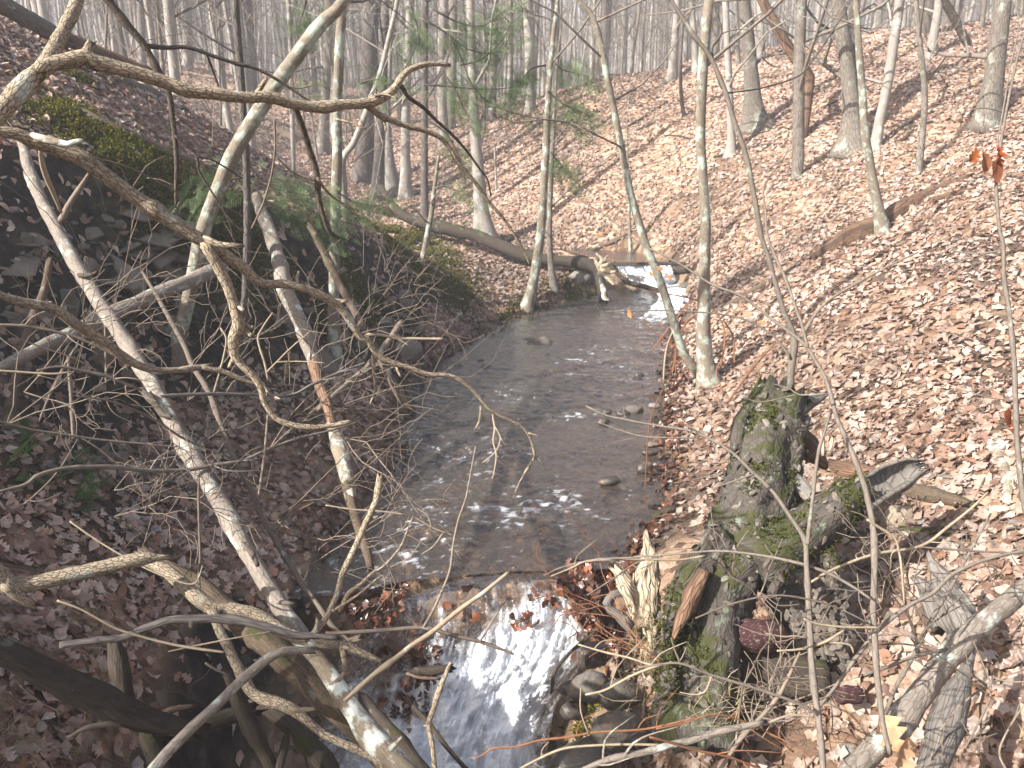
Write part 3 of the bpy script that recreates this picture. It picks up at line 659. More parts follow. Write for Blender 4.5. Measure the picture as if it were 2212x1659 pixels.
V = np.vstack([p[0] for p in parts_]); C = np.vstack([p[2] for p in parts_]); nv_ = np.cumsum([0] + [len(p[0]) for p in parts_]); Q = np.vstack([p[1] + o_ for p, o_ in zip(parts_, nv_)])
tag(link('leaf_litter', make_mesh('leaf_litter', V, Q, None, M['leaf'], True, None, C), ground), kind='stuff')
variants = []
for k in range(16):                                                  # the leaves nearest to the viewer, one object each
    TV, TQ = TEMPL[k % len(TEMPL)]; c = PAL[rng.choice(len(PAL), p=PALW)] * rng.uniform(.85, 1.1)
    variants.append(make_mesh('leaf', TV, TQ, None, M['leaf'], True, None, np.repeat(c[None], len(TV), 0)))
nn = normal(x[near], y[near])
for q, n_ in zip(near, nn):
    o = link('leaf', variants[rng.integers(16)], ground, (x[q] + n_[0] * .03, y[q] + n_[1] * .03, hgt(x[q], y[q]) + n_[2] * .03))
    d_ = mathutils.Vector((n_ + rng.normal(0, .35, 3)).tolist()).to_track_quat('Z', 'Y').to_matrix() @ mathutils.Matrix.Rotation(rng.uniform(0, 6.28), 3, 'Z')
    o.rotation_euler = d_.to_euler(); k_ = s[q] * 1.1; o.scale = (k_, k_, k_)

# sunk and stranded leaves: dark wet ones on the creek bed, at the water's edge and on the lip of the near fall
wx, wy = scatter(-1.4, 3.0, 4.6, 13, 60); el = np.interp(wy, SY, SXZ[:, 5, 0]); er = np.interp(wy, SY, SXZ[:, 8, 0]); k = (wx > el - .15) & (wx < er + .15); wx, wy = wx[k], wy[k]
ex = np.concatenate([np.interp(yy_ := rng.uniform(4.6, 12.5, 900), SY, SXZ[:, 8, 0]) + rng.normal(.0, .08, 900), np.interp(yy2_ := rng.uniform(4.6, 12.5, 900), SY, SXZ[:, 5, 0]) + rng.normal(-.02, .1, 900)])
ey = np.concatenate([yy_, yy2_])
WPAL = np.array([(.16, .07, .04), (.24, .10, .05), (.10, .05, .035), (.30, .18, .09), (.2, .13, .09)]); WW = np.array([.3, .2, .25, .1, .15])
V1, Q1, C1 = leaf_cloud(wx, wy, rng.uniform(.05, .1, len(wx)), .03, .5, WPAL, WW)
V2, Q2, C2 = leaf_cloud(ex, ey, rng.uniform(.05, .1, len(ex)), .05, .6, WPAL, WW, z=np.maximum(hgt(ex, ey), level(ey) - .02))
tag(link('wet_leaves', make_mesh('wet_leaves', np.vstack([V1, V2]), np.vstack([Q1, Q2 + len(V1)]), None, M['wet_leaf'], True, None, np.vstack([C1, C2]))), 'dark wet leaves lying in and along the creek', None, None, 'stuff')
# leaves plastered over the dam under the near fall and heaped at either end of it
LP = []
for (cx, cy, sx_, sy_, n_) in [(310, 560, 60, 60, 60), (130, 720, 90, 80, 60), (300, 720, 90, 60, 34), (760, 690, 60, 40, 8), (1330, 560, 60, 60, 26), (1160, 770, 40, 30, 8), (1600, 520, 90, 70, 90), (1500, 300, 160, 50, 50), (1660, 760, 70, 90, 120), (1720, 950, 110, 90, 110), (1560, 620, 50, 80, 50), (1620, 440, 110, 60, 130), (1700, 330, 90, 40, 40), (420, 1000, 120, 100, 70), (430, 1250, 80, 60, 50)]:
    for _ in range(n_):
        vx, vy = to_v('h', rng.normal(cx, sx_), rng.normal(cy, sy_)); LP.append((vx, vy))
LPP = []
fpts = FV[::3, ::3].reshape(-1, 3); d = fpts - np.array([0, 0, CAM_H]); ff = d @ np.array([0, CP, -SP]); uu = d @ np.array([0, SP, CP])
fvx, fvy = 1106 + FPX * d[:, 0] / ff, 829.5 - FPX * uu / ff
for vx, vy in LP:
    k = np.argmin((fvx - vx) ** 2 + (fvy - vy) ** 2); g = ground_t(vx, vy)
    t = min(g, ff[k]) if (fvx[k] - vx) ** 2 + (fvy[k] - vy) ** 2 < 400 else g
    LPP.append(at_depth(vx, vy, t - rng.uniform(0, .04)))
LPP = np.array(LPP)
V, Q, C = leaf_cloud(LPP[:, 0], LPP[:, 1], rng.uniform(.05, .10, len(LPP)), .01, .8, np.array([(.26, .09, .04), (.17, .07, .04), (.10, .045, .03), (.36, .20, .12), (.22, .14, .11)]), WW, z=LPP[:, 2])
tag(link('wet_leaves', make_mesh('wet_leaves', V, Q, None, M['wet_leaf'], True, None, C)), 'red brown wet leaves packed on the lip of the near fall', None, None, 'stuff')

# moss: short tufts over the mossy patches
mx, my = [], []
for a, b, r in moss_c:
    n_ = int(8500 * r * r) + 60; mx.append(rng.normal(a, r * .55, n_)); my.append(rng.normal(b, r * .55, n_))
mx, my = np.concatenate(mx), np.concatenate(my)
k = (fbm2(mx * 5, my * 5, 19, 4) > -.28); mx, my = mx[k], my[k]
TUFT = []
for k in range(4):
    Vt, Qt = [], []
    for j in range(3):
        a = j * 2.1 + k; dx, dy = math.cos(a), math.sin(a); w_ = .16
        b0 = len(Vt); Vt += [(-dy * w_, dx * w_, -.2), (dy * w_, -dx * w_, -.2), (dx * .45 + dy * w_ * .6, dy * .45 - dx * w_ * .6, .5), (dx * .45 - dy * w_ * .6, dy * .45 + dx * w_ * .6, .5)]
        Qt.append((b0, b0 + 1, b0 + 2, b0 + 3))
    TUFT.append((np.array(Vt), np.array(Qt)))
V, Q, C = leaf_cloud(mx, my, rng.uniform(.02, .045, len(mx)) * (1 + .05 * np.hypot(mx, my)), .03, .35, np.array([(.085, .085, .012), (.13, .12, .015), (.05, .058, .012), (.17, .15, .02)]), np.array([.35, .25, .25, .15]), templ=TUFT)
tag(link('moss', make_mesh('moss', V, Q, None, M['moss'], True, None, C)), 'yellow green moss cushions on the left bank and rocks', None, None, 'stuff')
# ---------------------------------------------------------------- stones
def stone_mesh(name, mat, seed, flat=.35, n=22, long=1.0, rounded=False):
    r = np.random.default_rng(seed); bm = bmesh.new()
    P = r.normal(0, 1, (n, 3)); P /= np.linalg.norm(P, axis=1)[:, None]
    if not rounded: P = np.sign(P) * np.abs(P) ** .55
    P *= np.array([1.0 * long, .72, flat]) * .5 * r.uniform(.88, 1.1, (n, 1))
    for p in P: bm.verts.new(p)
    g = bmesh.ops.convex_hull(bm, input=bm.verts)
    bmesh.ops.delete(bm, geom=[v for v in bm.verts if not v.link_faces], context='VERTS')
    if rounded:
        bmesh.ops.subdivide_edges(bm, edges=bm.edges, cuts=1, use_grid_fill=True, smooth=.6)
        for v in bm.verts: v.co *= 1 + .16 * float(noise3(np.array(v.co) * 3 + seed, seed)) + .07 * float(noise3(np.array(v.co) * 8 + seed, seed + 1))
    else:
        bmesh.ops.bevel(bm, geom=bm.edges, offset=.03, segments=1, affect='EDGES')
    me = bpy.data.meshes.new(name); bm.to_mesh(me); bm.free()
    for p in me.polygons: p.use_smooth = rounded
    me.materials.append(mat); return me

def put(name, me, p, size, n=(0, 0, 1), spin=0.0, parent=None, sink=.25):
    n = np.asarray(n, float); o = link(name, me, parent, p)
    R = mathutils.Vector(n.tolist()).to_track_quat('Z', 'Y').to_matrix() @ mathutils.Matrix.Rotation(spin, 3, 'Z')
    o.rotation_euler = R.to_euler(); o.scale = (size, size, size); o.location = np.asarray(p) - n * sink * size * .3
    return o

ledge = empty('rock_outcrop', (-2.2, 7.0, 1.2), 'dark ledge of layered grey stone under the mossy left bank', 'rock outcrop')
LM = [stone_mesh('stone', M[['stone', 'stone', 'moss_stone', 'stone'][k % 4]], 50 + k, [.14, .2, .28, .36, .16, .24, .45, .2][k % 8], n=14, long=[1.6, 1.2, 1.4, 1.0, 2.0, 1.3, 1.0, 1.5][k % 8]) for k in range(14)]
LPOLY = [('v', 40, 460, 430, 560, 64, .08, .34), ('v', 150, 560, 620, 700, 60, .08, .32), ('v', 0, 700, 420, 830, 60, .08, .28), ('v', 560, 580, 960, 720, 90, .10, .30), ('v', 620, 700, 960, 800, 46, .10, .38), ('v', 0, 520, 160, 700, 26, .1, .25)]
nl_ = 0
for (c_, x0, y0, x1, y1, n_, s0, s1) in LPOLY:
    for _ in range(n_):
        vx, vy = rng.uniform(x0, x1), rng.uniform(y0, y1); p = ground_at(vx, vy)
        if gridval(ROCK_SHADE, p[0], p[1]) < .25 and rng.random() < .8: continue
        sn = normal(np.array([p[0]]), np.array([p[1]]))[0]
        n = np.array([.18, -.15, 1.0]) + rng.normal(0, .38, 3) + sn * .3; n /= np.linalg.norm(n)
        k_ = rng.uniform(s0, s1) * (.45 + .9 * rng.random() ** 2)
        o = put('stone', LM[rng.integers(14)], p - sn * k_ * rng.uniform(-.08, .16), k_, n, rng.normal(.3, .9), None, .05)
        o.parent = ledge; o.location = np.array(o.location) - np.array(ledge.location); nl_ += 1
# rubble fan of flat chips under the ledge
rub = empty('rubble', ground_at(300, 1000), 'fan of small flat stone chips below the dark ledge', 'stone rubble')
for _ in range(110):
    vx, vy = rng.normal(310, 80), rng.normal(1000, 34)
    p = ground_at(vx, vy); sn = normal(np.array([p[0]]), np.array([p[1]]))[0] + rng.normal(0, .3, 3); sn /= np.linalg.norm(sn)
    o = put('stone', LM[rng.integers(14)], p - np.array(rub.location), rng.uniform(.05, .15), sn, rng.uniform(0, 6), rub, .0)

def stone(crop, x, y, wpx, mat, label, flat=.55, rounded=True, spin=.3, tilt=(0, 0, 1), long=1.2, seed=1, water=False, lift=.0, cat='stone', t=None):
    vx, vy = to_v(crop, x, y)
    p = at_z(vx, vy, .05) if water else (at_depth(vx, vy, t) if t else ground_at(vx, vy))
    t_ = t or np.linalg.norm(p - np.array([0, 0, CAM_H])) / np.linalg.norm(ray(vx, vy))
    size = wpx * CROPS[crop][0] * t_ / FPX / long * 1.08
    me = stone_mesh('stone', M[mat], seed * 7 + 3, flat, 26, long, rounded)
    n = np.asarray(tilt, float); n = n / np.linalg.norm(n)
    o = put('stone', me, p + np.array([0, 0, lift]), size, n, spin, None, .1)
    return tag(o, label, cat)
stone('e', 1270, 600, 120, 'moss_stone', 'dark mossy stone breaking the water off the far left bank', .7, water=True, seed=2)
stone('e', 1190, 590, 80, 'wet_stone', 'small wet stone beside the dark mossy stone by the far left bank', .5, water=True, seed=3)
stone('e', 1830, 1010, 120, 'moss_stone', 'grey mossy rounded stone in the water near the right bank', .75, water=True, seed=4)
stone('e', 1760, 1030, 90, 'wet_stone', 'dark wet stone touching the grey rounded stone in the water', .6, water=True, seed=5)
stone('e', 1660, 1020, 60, 'wet_stone', 'small dark stone in the ripples left of the grey rounded stone', .6, water=True, seed=6)
stone('e', 1645, 1075, 85, 'wet_stone', 'low flat wet stone just downstream of the grey rounded stone', .4, water=True, seed=7)
stone('e', 1960, 980, 90, 'grey_stone', 'flat pale stone at the edge of the right bank leaves', .4, water=True, seed=8)
stone('e', 1940, 1215, 80, 'stone', 'flat brownish stone by the right bank below the rounded stones', .4, water=True, seed=9)
stone('e', 1920, 1260, 150, 'wet_stone', 'long dark slab lying in the water at the right bank', .25, water=True, seed=10, long=1.9)
stone('e', 1900, 1360, 130, 'wet_stone', 'dark stone heaped with wet leaves at the right bank', .6, water=True, seed=11)
stone('e', 1680, 1440, 130, 'wet_stone', 'dark stone with a red brown clump of leaves out in the creek', .5, water=True, seed=12)
stone('e', 1290, 670, 40, 'wet_stone', 'small round stone alone in mid stream', .6, water=True, seed=13)
stone('e', 890, 705, 40, 'wet_stone', 'small dark stone near the left bank leaves', .5, water=True, seed=14)
stone('e', 920, 745, 60, 'wet_stone', 'dark wet stone off the tip of the left leaf spit', .5, water=True, seed=15)
stone('e', 750, 745, 60, 'wet_stone', 'dark wet stone at the foot of the left leaf slope', .6, water=True, seed=16)
stone('e', 1340, 1005, 90, 'tan_stone', 'tan stone lying just under the water in mid stream', .3, water=True, seed=17, lift=-.03)
stone('e', 700, 1130, 90, 'tan_stone', 'brownish stone under the water near the left side', .3, water=True, seed=18, lift=-.04)
stone('e', 1860, 800, 60, 'wet_stone', 'small dark stone standing in the ripples upstream', .9, water=True, seed=19)
stone('e', 470, 860, 130, 'wet_stone', 'dark boulder at the water edge under the left ledge', .8, seed=20)
stone('W', 880, 760, 460, 'moss_stone', 'long mossy boulder under the dark log by the far weir', .55, seed=21, long=1.8, cat='boulder')
stone('W', 610, 930, 220, 'moss_stone', 'low mossy boulder in front of the uprooted log by the far bank', .5, seed=22, cat='boulder')
stone('W', 360, 920, 230, 'moss_stone', 'bright green mossy stone on the far left water edge', .5, seed=23)
stone('W', 180, 560, 330, 'grey_stone', 'grey boulder under the arching fallen log', .75, seed=24, long=1.1, cat='boulder')
stone('W', 240, 570, 150, 'tan_stone', 'pale squared stone tucked under the arching fallen log', .8, False, seed=25)
stone('W', 1345, 460, 170, 'wet_stone', 'black wet block beside the right end of the far weir', .8, False, seed=26, cat='boulder')
stone('W', 1440, 660, 220, 'moss_stone', 'mossy stone by the right side of the far rapid', .5, seed=27)
stone('W', 1245, 760, 75, 'wet_stone', 'black stone splitting the far rapid', .7, seed=28)
stone('e', 1260, 345, 110, 'grey_stone', 'long pale flat stone in the leaves by the slim tree', .3, seed=29, long=1.8)
stone('e', 1055, 175, 55, 'grey_stone', 'small pale stone on the leafy far left slope', .5, seed=30)
stone('e', 570, 450, 75, 'tan_stone', 'pale yellowish block set in the end of the left ledge', .9, False, seed=31)
stone('e', 750, 440, 70, 'grey_stone', 'upright pale slab at the downstream end of the mossy bank', 1.1, False, seed=32)
stone('e', 340, 330, 70, 'grey_stone', 'small pale wedge of stone high in the left ledge', .7, False, seed=33)
stone('e', 270, 465, 170, 'grey_stone', 'broad pale stone jutting from the left ledge', .4, False, seed=34, long=1.6)
stone('e', 420, 640, 230, 'grey_stone', 'big layered grey block at the water end of the left ledge', .6, False, seed=35, long=1.3)
stone('e', 520, 725, 90, 'moss_stone', 'small mossy stone below the big layered grey block', .4, False, seed=36)
stone('L', 870, 500, 190, 'grey_stone', 'thin pale slab sticking out of the dark ledge', .2, False, seed=37, long=1.9)
stone('L', 930, 640, 280, 'stone', 'broad grey slab stacked in the dark ledge', .3, False, seed=38, long=1.5)
stone('L', 960, 770, 150, 'grey_stone', 'thin pale slab below the stacked grey slabs', .22, False, seed=39, long=1.6)
stone('L', 1190, 1030, 90, 'grey_stone', 'rounded pale stone below the leaning fallen trunk', .7, False, seed=40)
stone('L', 1330, 1040, 130, 'stone', 'blocky grey stone beside the rounded pale stone under the leaning trunk', .7, False, seed=41)
stone('L', 1280, 1210, 90, 'tan_stone', 'small tan block under the overhang behind the grey fallen trunk', .8, False, seed=42)
stone('L', 1290, 1310, 110, 'tan_stone', 'tan block lying on the leaves behind the grey fallen trunk', .7, False, seed=43)
stone('L', 800, 1560, 210, 'tan_stone', 'flat brown stone at the dark foot of the left ledge', .4, False, seed=44, long=1.6)
stone('d', 380, 980, 90, 'grey_stone', 'upright pale slab leaning at the dark foot of the ledge', .25, False, 1.2, (.8, -.4, .4), 2.2, 45)
stone('d', 320, 960, 80, 'stone', 'second thin slab leaning beside the upright pale slab', .25, False, 1.2, (.8, -.3, .45), 2.2, 46)
stone('d', 1200, 1230, 110, 'stone', 'grey stone resting against the long lichen spotted trunk', .6, False, seed=47)
stone('L', 90, 30, 130, 'grey_stone', 'pale rounded stone at the far left of the ledge', .5, seed=48)
stone('L', 30, 120, 80, 'grey_stone', 'small bluish stone at the far left below the pale rounded one', .4, seed=49)
# right foreground
stone('i', 1440, 130, 210, 'tan_stone', 'yellowish boulder behind the hollow broken arm of the stump', .9, seed=50, long=1.05, cat='boulder')
stone('i', 2150, 200, 160, 'tan_stone', 'pale boulder at the right edge beside the mossy plank', .8, seed=51, cat='boulder')
stone('i', 1190, 620, 240, 'pink_stone', 'broad pinkish flat stone between the two slim saplings', .45, False, -.5, (-.1, -.5, 1), 1.35, 52)
stone('i', 1240, 530, 120, 'tan_stone', 'pointed tan stone behind the broad pinkish stone', 1.0, False, seed=53)
stone('i', 960, 630, 130, 'grey_stone', 'grey stone left of the broad pinkish stone', .7, False, seed=54)
stone('i', 1150, 740, 150, 'grey_stone', 'flat grey stone under the broad pinkish stone', .4, False, seed=55)
stone('i', 1225, 215, 130, 'grey_stone', 'grey flat stone in the leaves under the stump arm', .4, False, seed=56)
stone('i', 1130, 1565, 190, 'grey_stone', 'rounded grey green stone at the bottom beside the thick branch', .65, seed=57)
stone('i', 1020, 1540, 50, 'tan_stone', 'pebble left of the rounded grey green stone', .7, seed=58)
stone('i', 1020, 1600, 50, 'grey_stone', 'lower pebble left of the rounded grey green stone', .7, seed=59)
stone('i', 955, 985, 70, 'pink_stone', 'small pale chip on the dirt right of the red burl', .5, False, seed=60)
stone('i', 990, 945, 45, 'grey_stone', 'smaller chip above the small pale chip by the red burl', .5, False, seed=61)
stone('i', 2100, 1465, 90, 'grey_stone', 'pale triangular stone in the bottom right corner', .7, False, seed=62)
stone('i', 2140, 1540, 100, 'tan_stone', 'rounded brown stone in the bottom right corner', .7, seed=63)
stone('i', 2040, 1520, 80, 'grey_stone', 'thin grey stone left of the pale triangular stone', .4, False, seed=64)
stone('i', 1940, 1225, 120, 'grey_stone', 'flat grey stone behind the thick slanting branch', .35, False, seed=65)
stone('i', 850, 1290, 70, 'grey_stone', 'small grey stone at the foot of the left sapling', .5, False, seed=66)
stone('h', 1560, 1160, 260, 'moss_stone', 'dark undercut boulder right of the near fall', .8, seed=67, cat='boulder', t=4.45)
stone('h', 1740, 1210, 250, 'moss_stone', 'brown green rounded boulder below the splintered snag', .8, seed=68, cat='boulder', t=4.2)
stone('h', 1430, 1160, 140, 'wet_stone', 'black wet rock at the right edge of the white water', .7, seed=69, t=4.5)
stone('h', 1470, 1300, 190, 'wet_stone', 'black wet rock lower down by the right edge of the white water', .6, seed=70, t=4.4)
stone('h', 1500, 1180, 100, 'stone', 'small flat grey stone on the black wet rock', .35, seed=71, t=4.4)
stone('h', 1570, 960, 190, 'wet_stone', 'brown wet rock at the top right of the near fall', .9, False, seed=72, t=4.6)
stone('h', 1720, 1420, 420, 'moss_stone', 'broad moss covered boulder at the foot of the stump', .5, seed=73, cat='boulder', t=3.8, long=1.5)
stone('h', 1560, 1590, 560, 'wet_stone', 'large dark boulder at the bottom beside the white water', .6, seed=74, cat='boulder', t=3.9, long=1.4)
stone('S', 980, 530, 290, 'grey_stone', 'long grey stone slab leaning against the big stump', .3, False, -.75, (-.2, -.75, .6), 2.4, 75, t=3.62)
# pebbly soil held in the root plate
soilr = empty('root_soil', at_depth(*to_v('i', 950, 800), 3.4), 'crumbling stony dirt held among the roots of the stump', 'soil clump')
for _ in range(130):
    vx, vy = to_v('i', rng.normal(960, 110), rng.normal(830, 130)); p = at_depth(vx, vy, min(ground_t(vx, vy), 3.45) - .01)
    put('stone', LM[rng.integers(14)], p - np.array(soilr.location), rng.uniform(.02, .07), rng.normal(0, 1, 3) + np.array([0, -1, 1]), rng.uniform(0, 6), soilr, 0)
# ---------------------------------------------------------------- trees
def branchlet(acc, p, d, L, r, rs, depth, col=None, kinks=4, sides=4, spread=.75, up=.12, droop=0.0):
    """a bare limb with ever finer twigs, all added to ONE crown mesh"""
    d = d / (np.linalg.norm(d) + 1e-9); P = [p]; q = p.copy(); dd = d.copy()
    for k in range(kinks):
        dd = dd + rs.normal(0, .20, 3) + np.array([0, 0, up - droop * k / kinks]); dd /= np.linalg.norm(dd)
        q = q + dd * L / kinks; P.append(q.copy())
    R = np.linspace(r, max(r * .3, .0016), len(P))
    P = np.array(P); s = max(3, sides)
    n = len(P); Tn = np.gradient(P, axis=0); Tn /= np.linalg.norm(Tn, axis=1)[:, None] + 1e-9
    a = np.cross(Tn, np.array([.3, .8, .4])); a /= np.linalg.norm(a, axis=1)[:, None] + 1e-9; b = np.cross(Tn, a)
    th = np.arange(s) * 2 * math.pi / s
    V = (P[:, None] + R[:, None, None] * (np.cos(th)[None, :, None] * a[:, None] + np.sin(th)[None, :, None] * b[:, None])).reshape(-1, 3)
    i = np.arange(n - 1)[:, None] * s; j = np.arange(s)[None]; Q = np.stack([i + j, i + (j + 1) % s, i + s + (j + 1) % s, i + s + j], -1).reshape(-1, 4)
    B = np.stack([np.tile(np.cos(th), n) * np.repeat(R, s), np.tile(np.sin(th), n) * np.repeat(R, s), np.repeat(np.linspace(0, L, n), s) + p[0]], -1)
    acc.add(V, Q, None, B)
    if depth > 0:
        m = rs.integers(3, 6)
        for t in np.linspace(.28, 1.0, m):
            k = t * (n - 1); k0 = int(min(k, n - 2)); q = P[k0] + (P[k0 + 1] - P[k0]) * (k - k0)
            side = rs.normal(0, 1, 3); side -= Tn[k0] * side.dot(Tn[k0]); side /= np.linalg.norm(side) + 1e-9
            branchlet(acc, q, Tn[k0] * (1 - spread * .5) + side * spread, L * rs.uniform(.38, .62), max(r * (1 - .6 * t) * .6, .0022), rs, depth - 1, None, max(3, kinks - 1), 3, spread, up, droop)

tree_no = [0]
def tree(label, crop, pts, mat='tree', extend=6.0, limbs=7, t=None, name='tree', group=None, cat='tree', lean=None, low=.35, flare=.7, limb_len=2.6, depth=2, sides=14, wob=.05):
    """trunk through picture points, standing on the ground under its lowest point, in a plane across the view"""
    s, ox, oy = CROPS[crop]; tree_no[0] += 1; sd = tree_no[0] * 13 + 5; rs = np.random.default_rng(sd)
    P, R = [], []
    for k, (x, y, r) in enumerate(pts):
        c_ = crop
        vx, vy = ox + x * s, oy + y * s
        if k == 0:
            tb = (t if t else ground_t(vx, vy)); base = at_depth(vx, vy, tb); yb = base[1]
        rr = ray(vx, vy); tt = yb / rr[1] + (lean or 0) * k
        P.append(at_depth(vx, vy, tt)); R.append(.9 * r * s * tt / FPX)
    P = np.array(P); R = np.array(R)
    P0 = P[0] - np.array([0, 0, .12]); P0[2] = min(P0[2], hgt(P0[0], P0[1]) - .08)
    d = P[-1] - P[-2]; d /= np.linalg.norm(d) + 1e-9; ex, er = [], []
    m = len(P)
    if extend:
        for k in range(1, 5):
            d = d + np.array([0, 0, .25]) + rs.normal(0, .06, 3); d /= np.linalg.norm(d)
            ex.append((ex[-1] if ex else P[-1]) + d * extend / 4); er.append(R[-1] * (1 - .22 * k))
    PP = np.vstack([P0[None], P] + ([np.array(ex)] if ex else [])); RR = np.concatenate([[R[0] * 1.05], R, er])
    root = empty(name, tuple(P0), label, cat, group)
    V, Q, T, B = tube(PP - P0, RR, sides, .12 if RR.max() > .05 else .08, wob, sd, flare=flare)
    link('trunk', make_mesh('trunk', V, Q, T, M[mat], True, {'bk': B}), root)
    if limbs:
        A = Acc(); L = len(PP); zc = np.linspace(low, .98, limbs)
        for t_ in zc:
            k = t_ * (L - 1); k0 = int(min(k, L - 2)); q = PP[k0] + (PP[k0 + 1] - PP[k0]) * (k - k0) - P0; r_ = RR[k0] * .38
            a = rs.uniform(0, 6.28); dd = np.array([math.cos(a), math.sin(a), rs.uniform(.1, .9)])
            branchlet(A, q, dd, limb_len * rs.uniform(.5, 1.1), min(max(r_, .006), .05), rs, depth)
        link('crown', A.mesh('crown', M['sapling' if mat in ('lichen_tree', 'tree') else mat]), root)
    return root

# trees that can be told apart
tree('tall slim lichen spotted tree standing at the right edge of the creek', 'f', [(285, 850, 68), (262, 740, 55), (250, 560, 48), (252, 300, 42), (258, 60, 38), (262, -100, 36), (250, -350, 34), (232, -600, 34), (235, -850, 34), (258, -1250, 36), (285, -1500, 34), (295, -1560, 33)], 'lichen_tree', 4.5, 6, low=.6, flare=.5)
tree('slender grey green tree leaning left out over the far rapid', 'e', [(2230, 800, 32), (2140, 680, 30), (2090, 540, 29), (2040, 380, 29), (1980, 200, 29), (1900, 0, 29), (1860, -130, 28), (1800, -340, 26), (1750, -600, 24), (1705, -830, 24), (1660, -1040, 24), (1620, -1250, 22), (1570, -1410, 18), (1470, -1530, 14)], 'lichen_tree', 3, 8, low=.5, flare=.4)
tree('slim pale tree on the mossy far left water edge', 'e', [(1165, 400, 40), (1205, 260, 34), (1235, 80, 32), (1260, -100, 30), (1275, -350, 28), (1290, -600, 25), (1303, -900, 21), (1325, -1200, 18), (1355, -1450, 14), (1365, -1545, 13)], 'lichen_tree', 2.5, 7, low=.55, flare=.5)
tree('thin brown tree just behind the slim pale tree', 'e', [(1340, 270, 26), (1318, 100, 22), (1310, -100, 19), (1318, -350, 17), (1330, -600, 15), (1345, -900, 12)], 'tree', 2, 5)
tree('whitish lichen covered trunk standing at the water end of the left ledge', 'd', [(2048, 660, 48), (2045, 560, 42), (2043, 300, 36), (2050, 30, 36), (2056, -300, 36), (2066, -550, 35), (2060, -800, 34), (2072, -1050, 33), (2084, -1300, 33), (2095, -1540, 31)], 'lichen_tree', 4, 6, low=.7, flare=.3)
tree('lichen grey trunk leaning right across the left bank', 'a', [(1090, 2101, 46), (1115, 2000, 46), (1150, 1851, 46), (1195, 1640, 48), (1225, 1480, 50), (1275, 1320, 50), (1345, 1140, 50), (1420, 960, 52), (1510, 800, 52), (1610, 640, 52), (1710, 490, 51), (1835, 320, 49), (1960, 150, 47), (2110, 0, 38)], 'lichen_tree', 3, 5, t=6.2, low=.8, flare=.1)
tree('thin dark upright trunk right of the leaning grey trunk', 'd', [(1475, 900, 30), (1485, 700, 28), (1500, 400, 27), (1510, 100, 26), (1515, -200, 25), (1508, -500, 24), (1490, -800, 25), (1470, -1100, 26), (1445, -1400, 26), (1438, -1540, 26)], 'dark_tree', 4, 6, low=.75, flare=.2)
tree('straight grey trunk close right of the thin dark trunk', 'a', [(1560, 720, 34), (1545, 450, 30), (1530, 200, 29), (1515, -20, 28)], 'tree', 5, 6)
tree('brown trunk half hidden behind the whitish lichen trunk', 'a', [(1975, 930, 40), (1988, 700, 33), (2000, 450, 31), (2012, 150, 31), (2015, -20, 30)], 'tree', 5, 6)
tree('tall dark straight trunk left of the paler pair in the middle woods', 'b', [(165, 1120, 62), (180, 950, 54), (192, 700, 52), (205, 400, 54), (216, 100, 56), (222, -30, 56)], 'dark_tree', 6, 5)
tree('dark upright trunk just right of the tall dark straight trunk', 'b', [(255, 1220, 44), (265, 1000, 36), (280, 750, 33), (292, 500, 29), (300, 250, 27), (310, -30, 25)], 'dark_tree', 5, 6)
tree('smooth pale trunk with flared foot in the middle woods', 'b', [(350, 1190, 50), (335, 1040, 38), (325, 880, 26), (318, 650, 22), (330, 400, 20), (345, 100, 18), (350, -30, 17)], 'pale_tree', 5, 6)
tree('pale brown trunk beside the flared smooth trunk', 'b', [(428, 1210, 38), (428, 1000, 34), (430, 750, 31), (440, 450, 28), (455, 100, 25), (462, -30, 24)], 'pale_tree', 5, 6)
tree('narrow dark trunk right of the pale brown trunk', 'b', [(545, 1350, 28), (545, 1100, 25), (545, 800, 24), (547, 450, 24), (548, 100, 23), (548, -30, 22)], 'dark_tree', 5, 7)
tree('broad grey trunk above the middle of the fallen log', 'b', [(915, 1460, 62), (893, 1280, 46), (875, 1050, 40), (855, 800, 36), (842, 550, 32), (832, 250, 28), (825, -30, 26)], 'pale_tree', 5, 7)
tree('thin pale sapling growing from the mossy end of the left bank', 'b', [(525, 1640, 20), (560, 1450, 19), (592, 1280, 17), (612, 1100, 13), (632, 950, 8)], 'lichen_tree', 0, 5, low=.5, flare=0, limb_len=.7, depth=1, cat='sapling', name='sapling')
tree('slim grey trunk with a pale foot left of the forked tree on the right slope', 'c', [(415, 940, 30), (420, 850, 26), (412, 650, 24), (402, 420, 23), (392, 200, 22), (384, -30, 21)], 'pale_tree', 5, 6)
tree('thick brown trunk with spreading roots high on the right slope', 'c', [(575, 780, 70), (560, 700, 54), (548, 520, 46), (530, 320, 43), (512, 120, 41), (500, -30, 40)], 'tree', 6, 6, flare=1.0)
tree('straight grey trunk that props the rusty dead snag', 'c', [(822, 1085, 32), (830, 950, 38), (832, 700, 38), (834, 450, 38), (842, 200, 37), (852, -30, 36)], 'tree', 6, 6, flare=.3)
tree('stout dark grey trunk with a hollow foot on the right slope', 'c', [(1155, 920, 74), (1158, 780, 60), (1152, 600, 52), (1132, 400, 48), (1095, 170, 47), (1068, -30, 46)], 'tree', 6, 6, flare=.6)
tree('second stem rising behind the stout dark grey trunk', 'c', [(1190, 780, 34), (1188, 550, 34), (1175, 320, 35), (1163, 120, 36), (1168, -30, 36)], 'dark_tree', 6, 5, flare=.1)
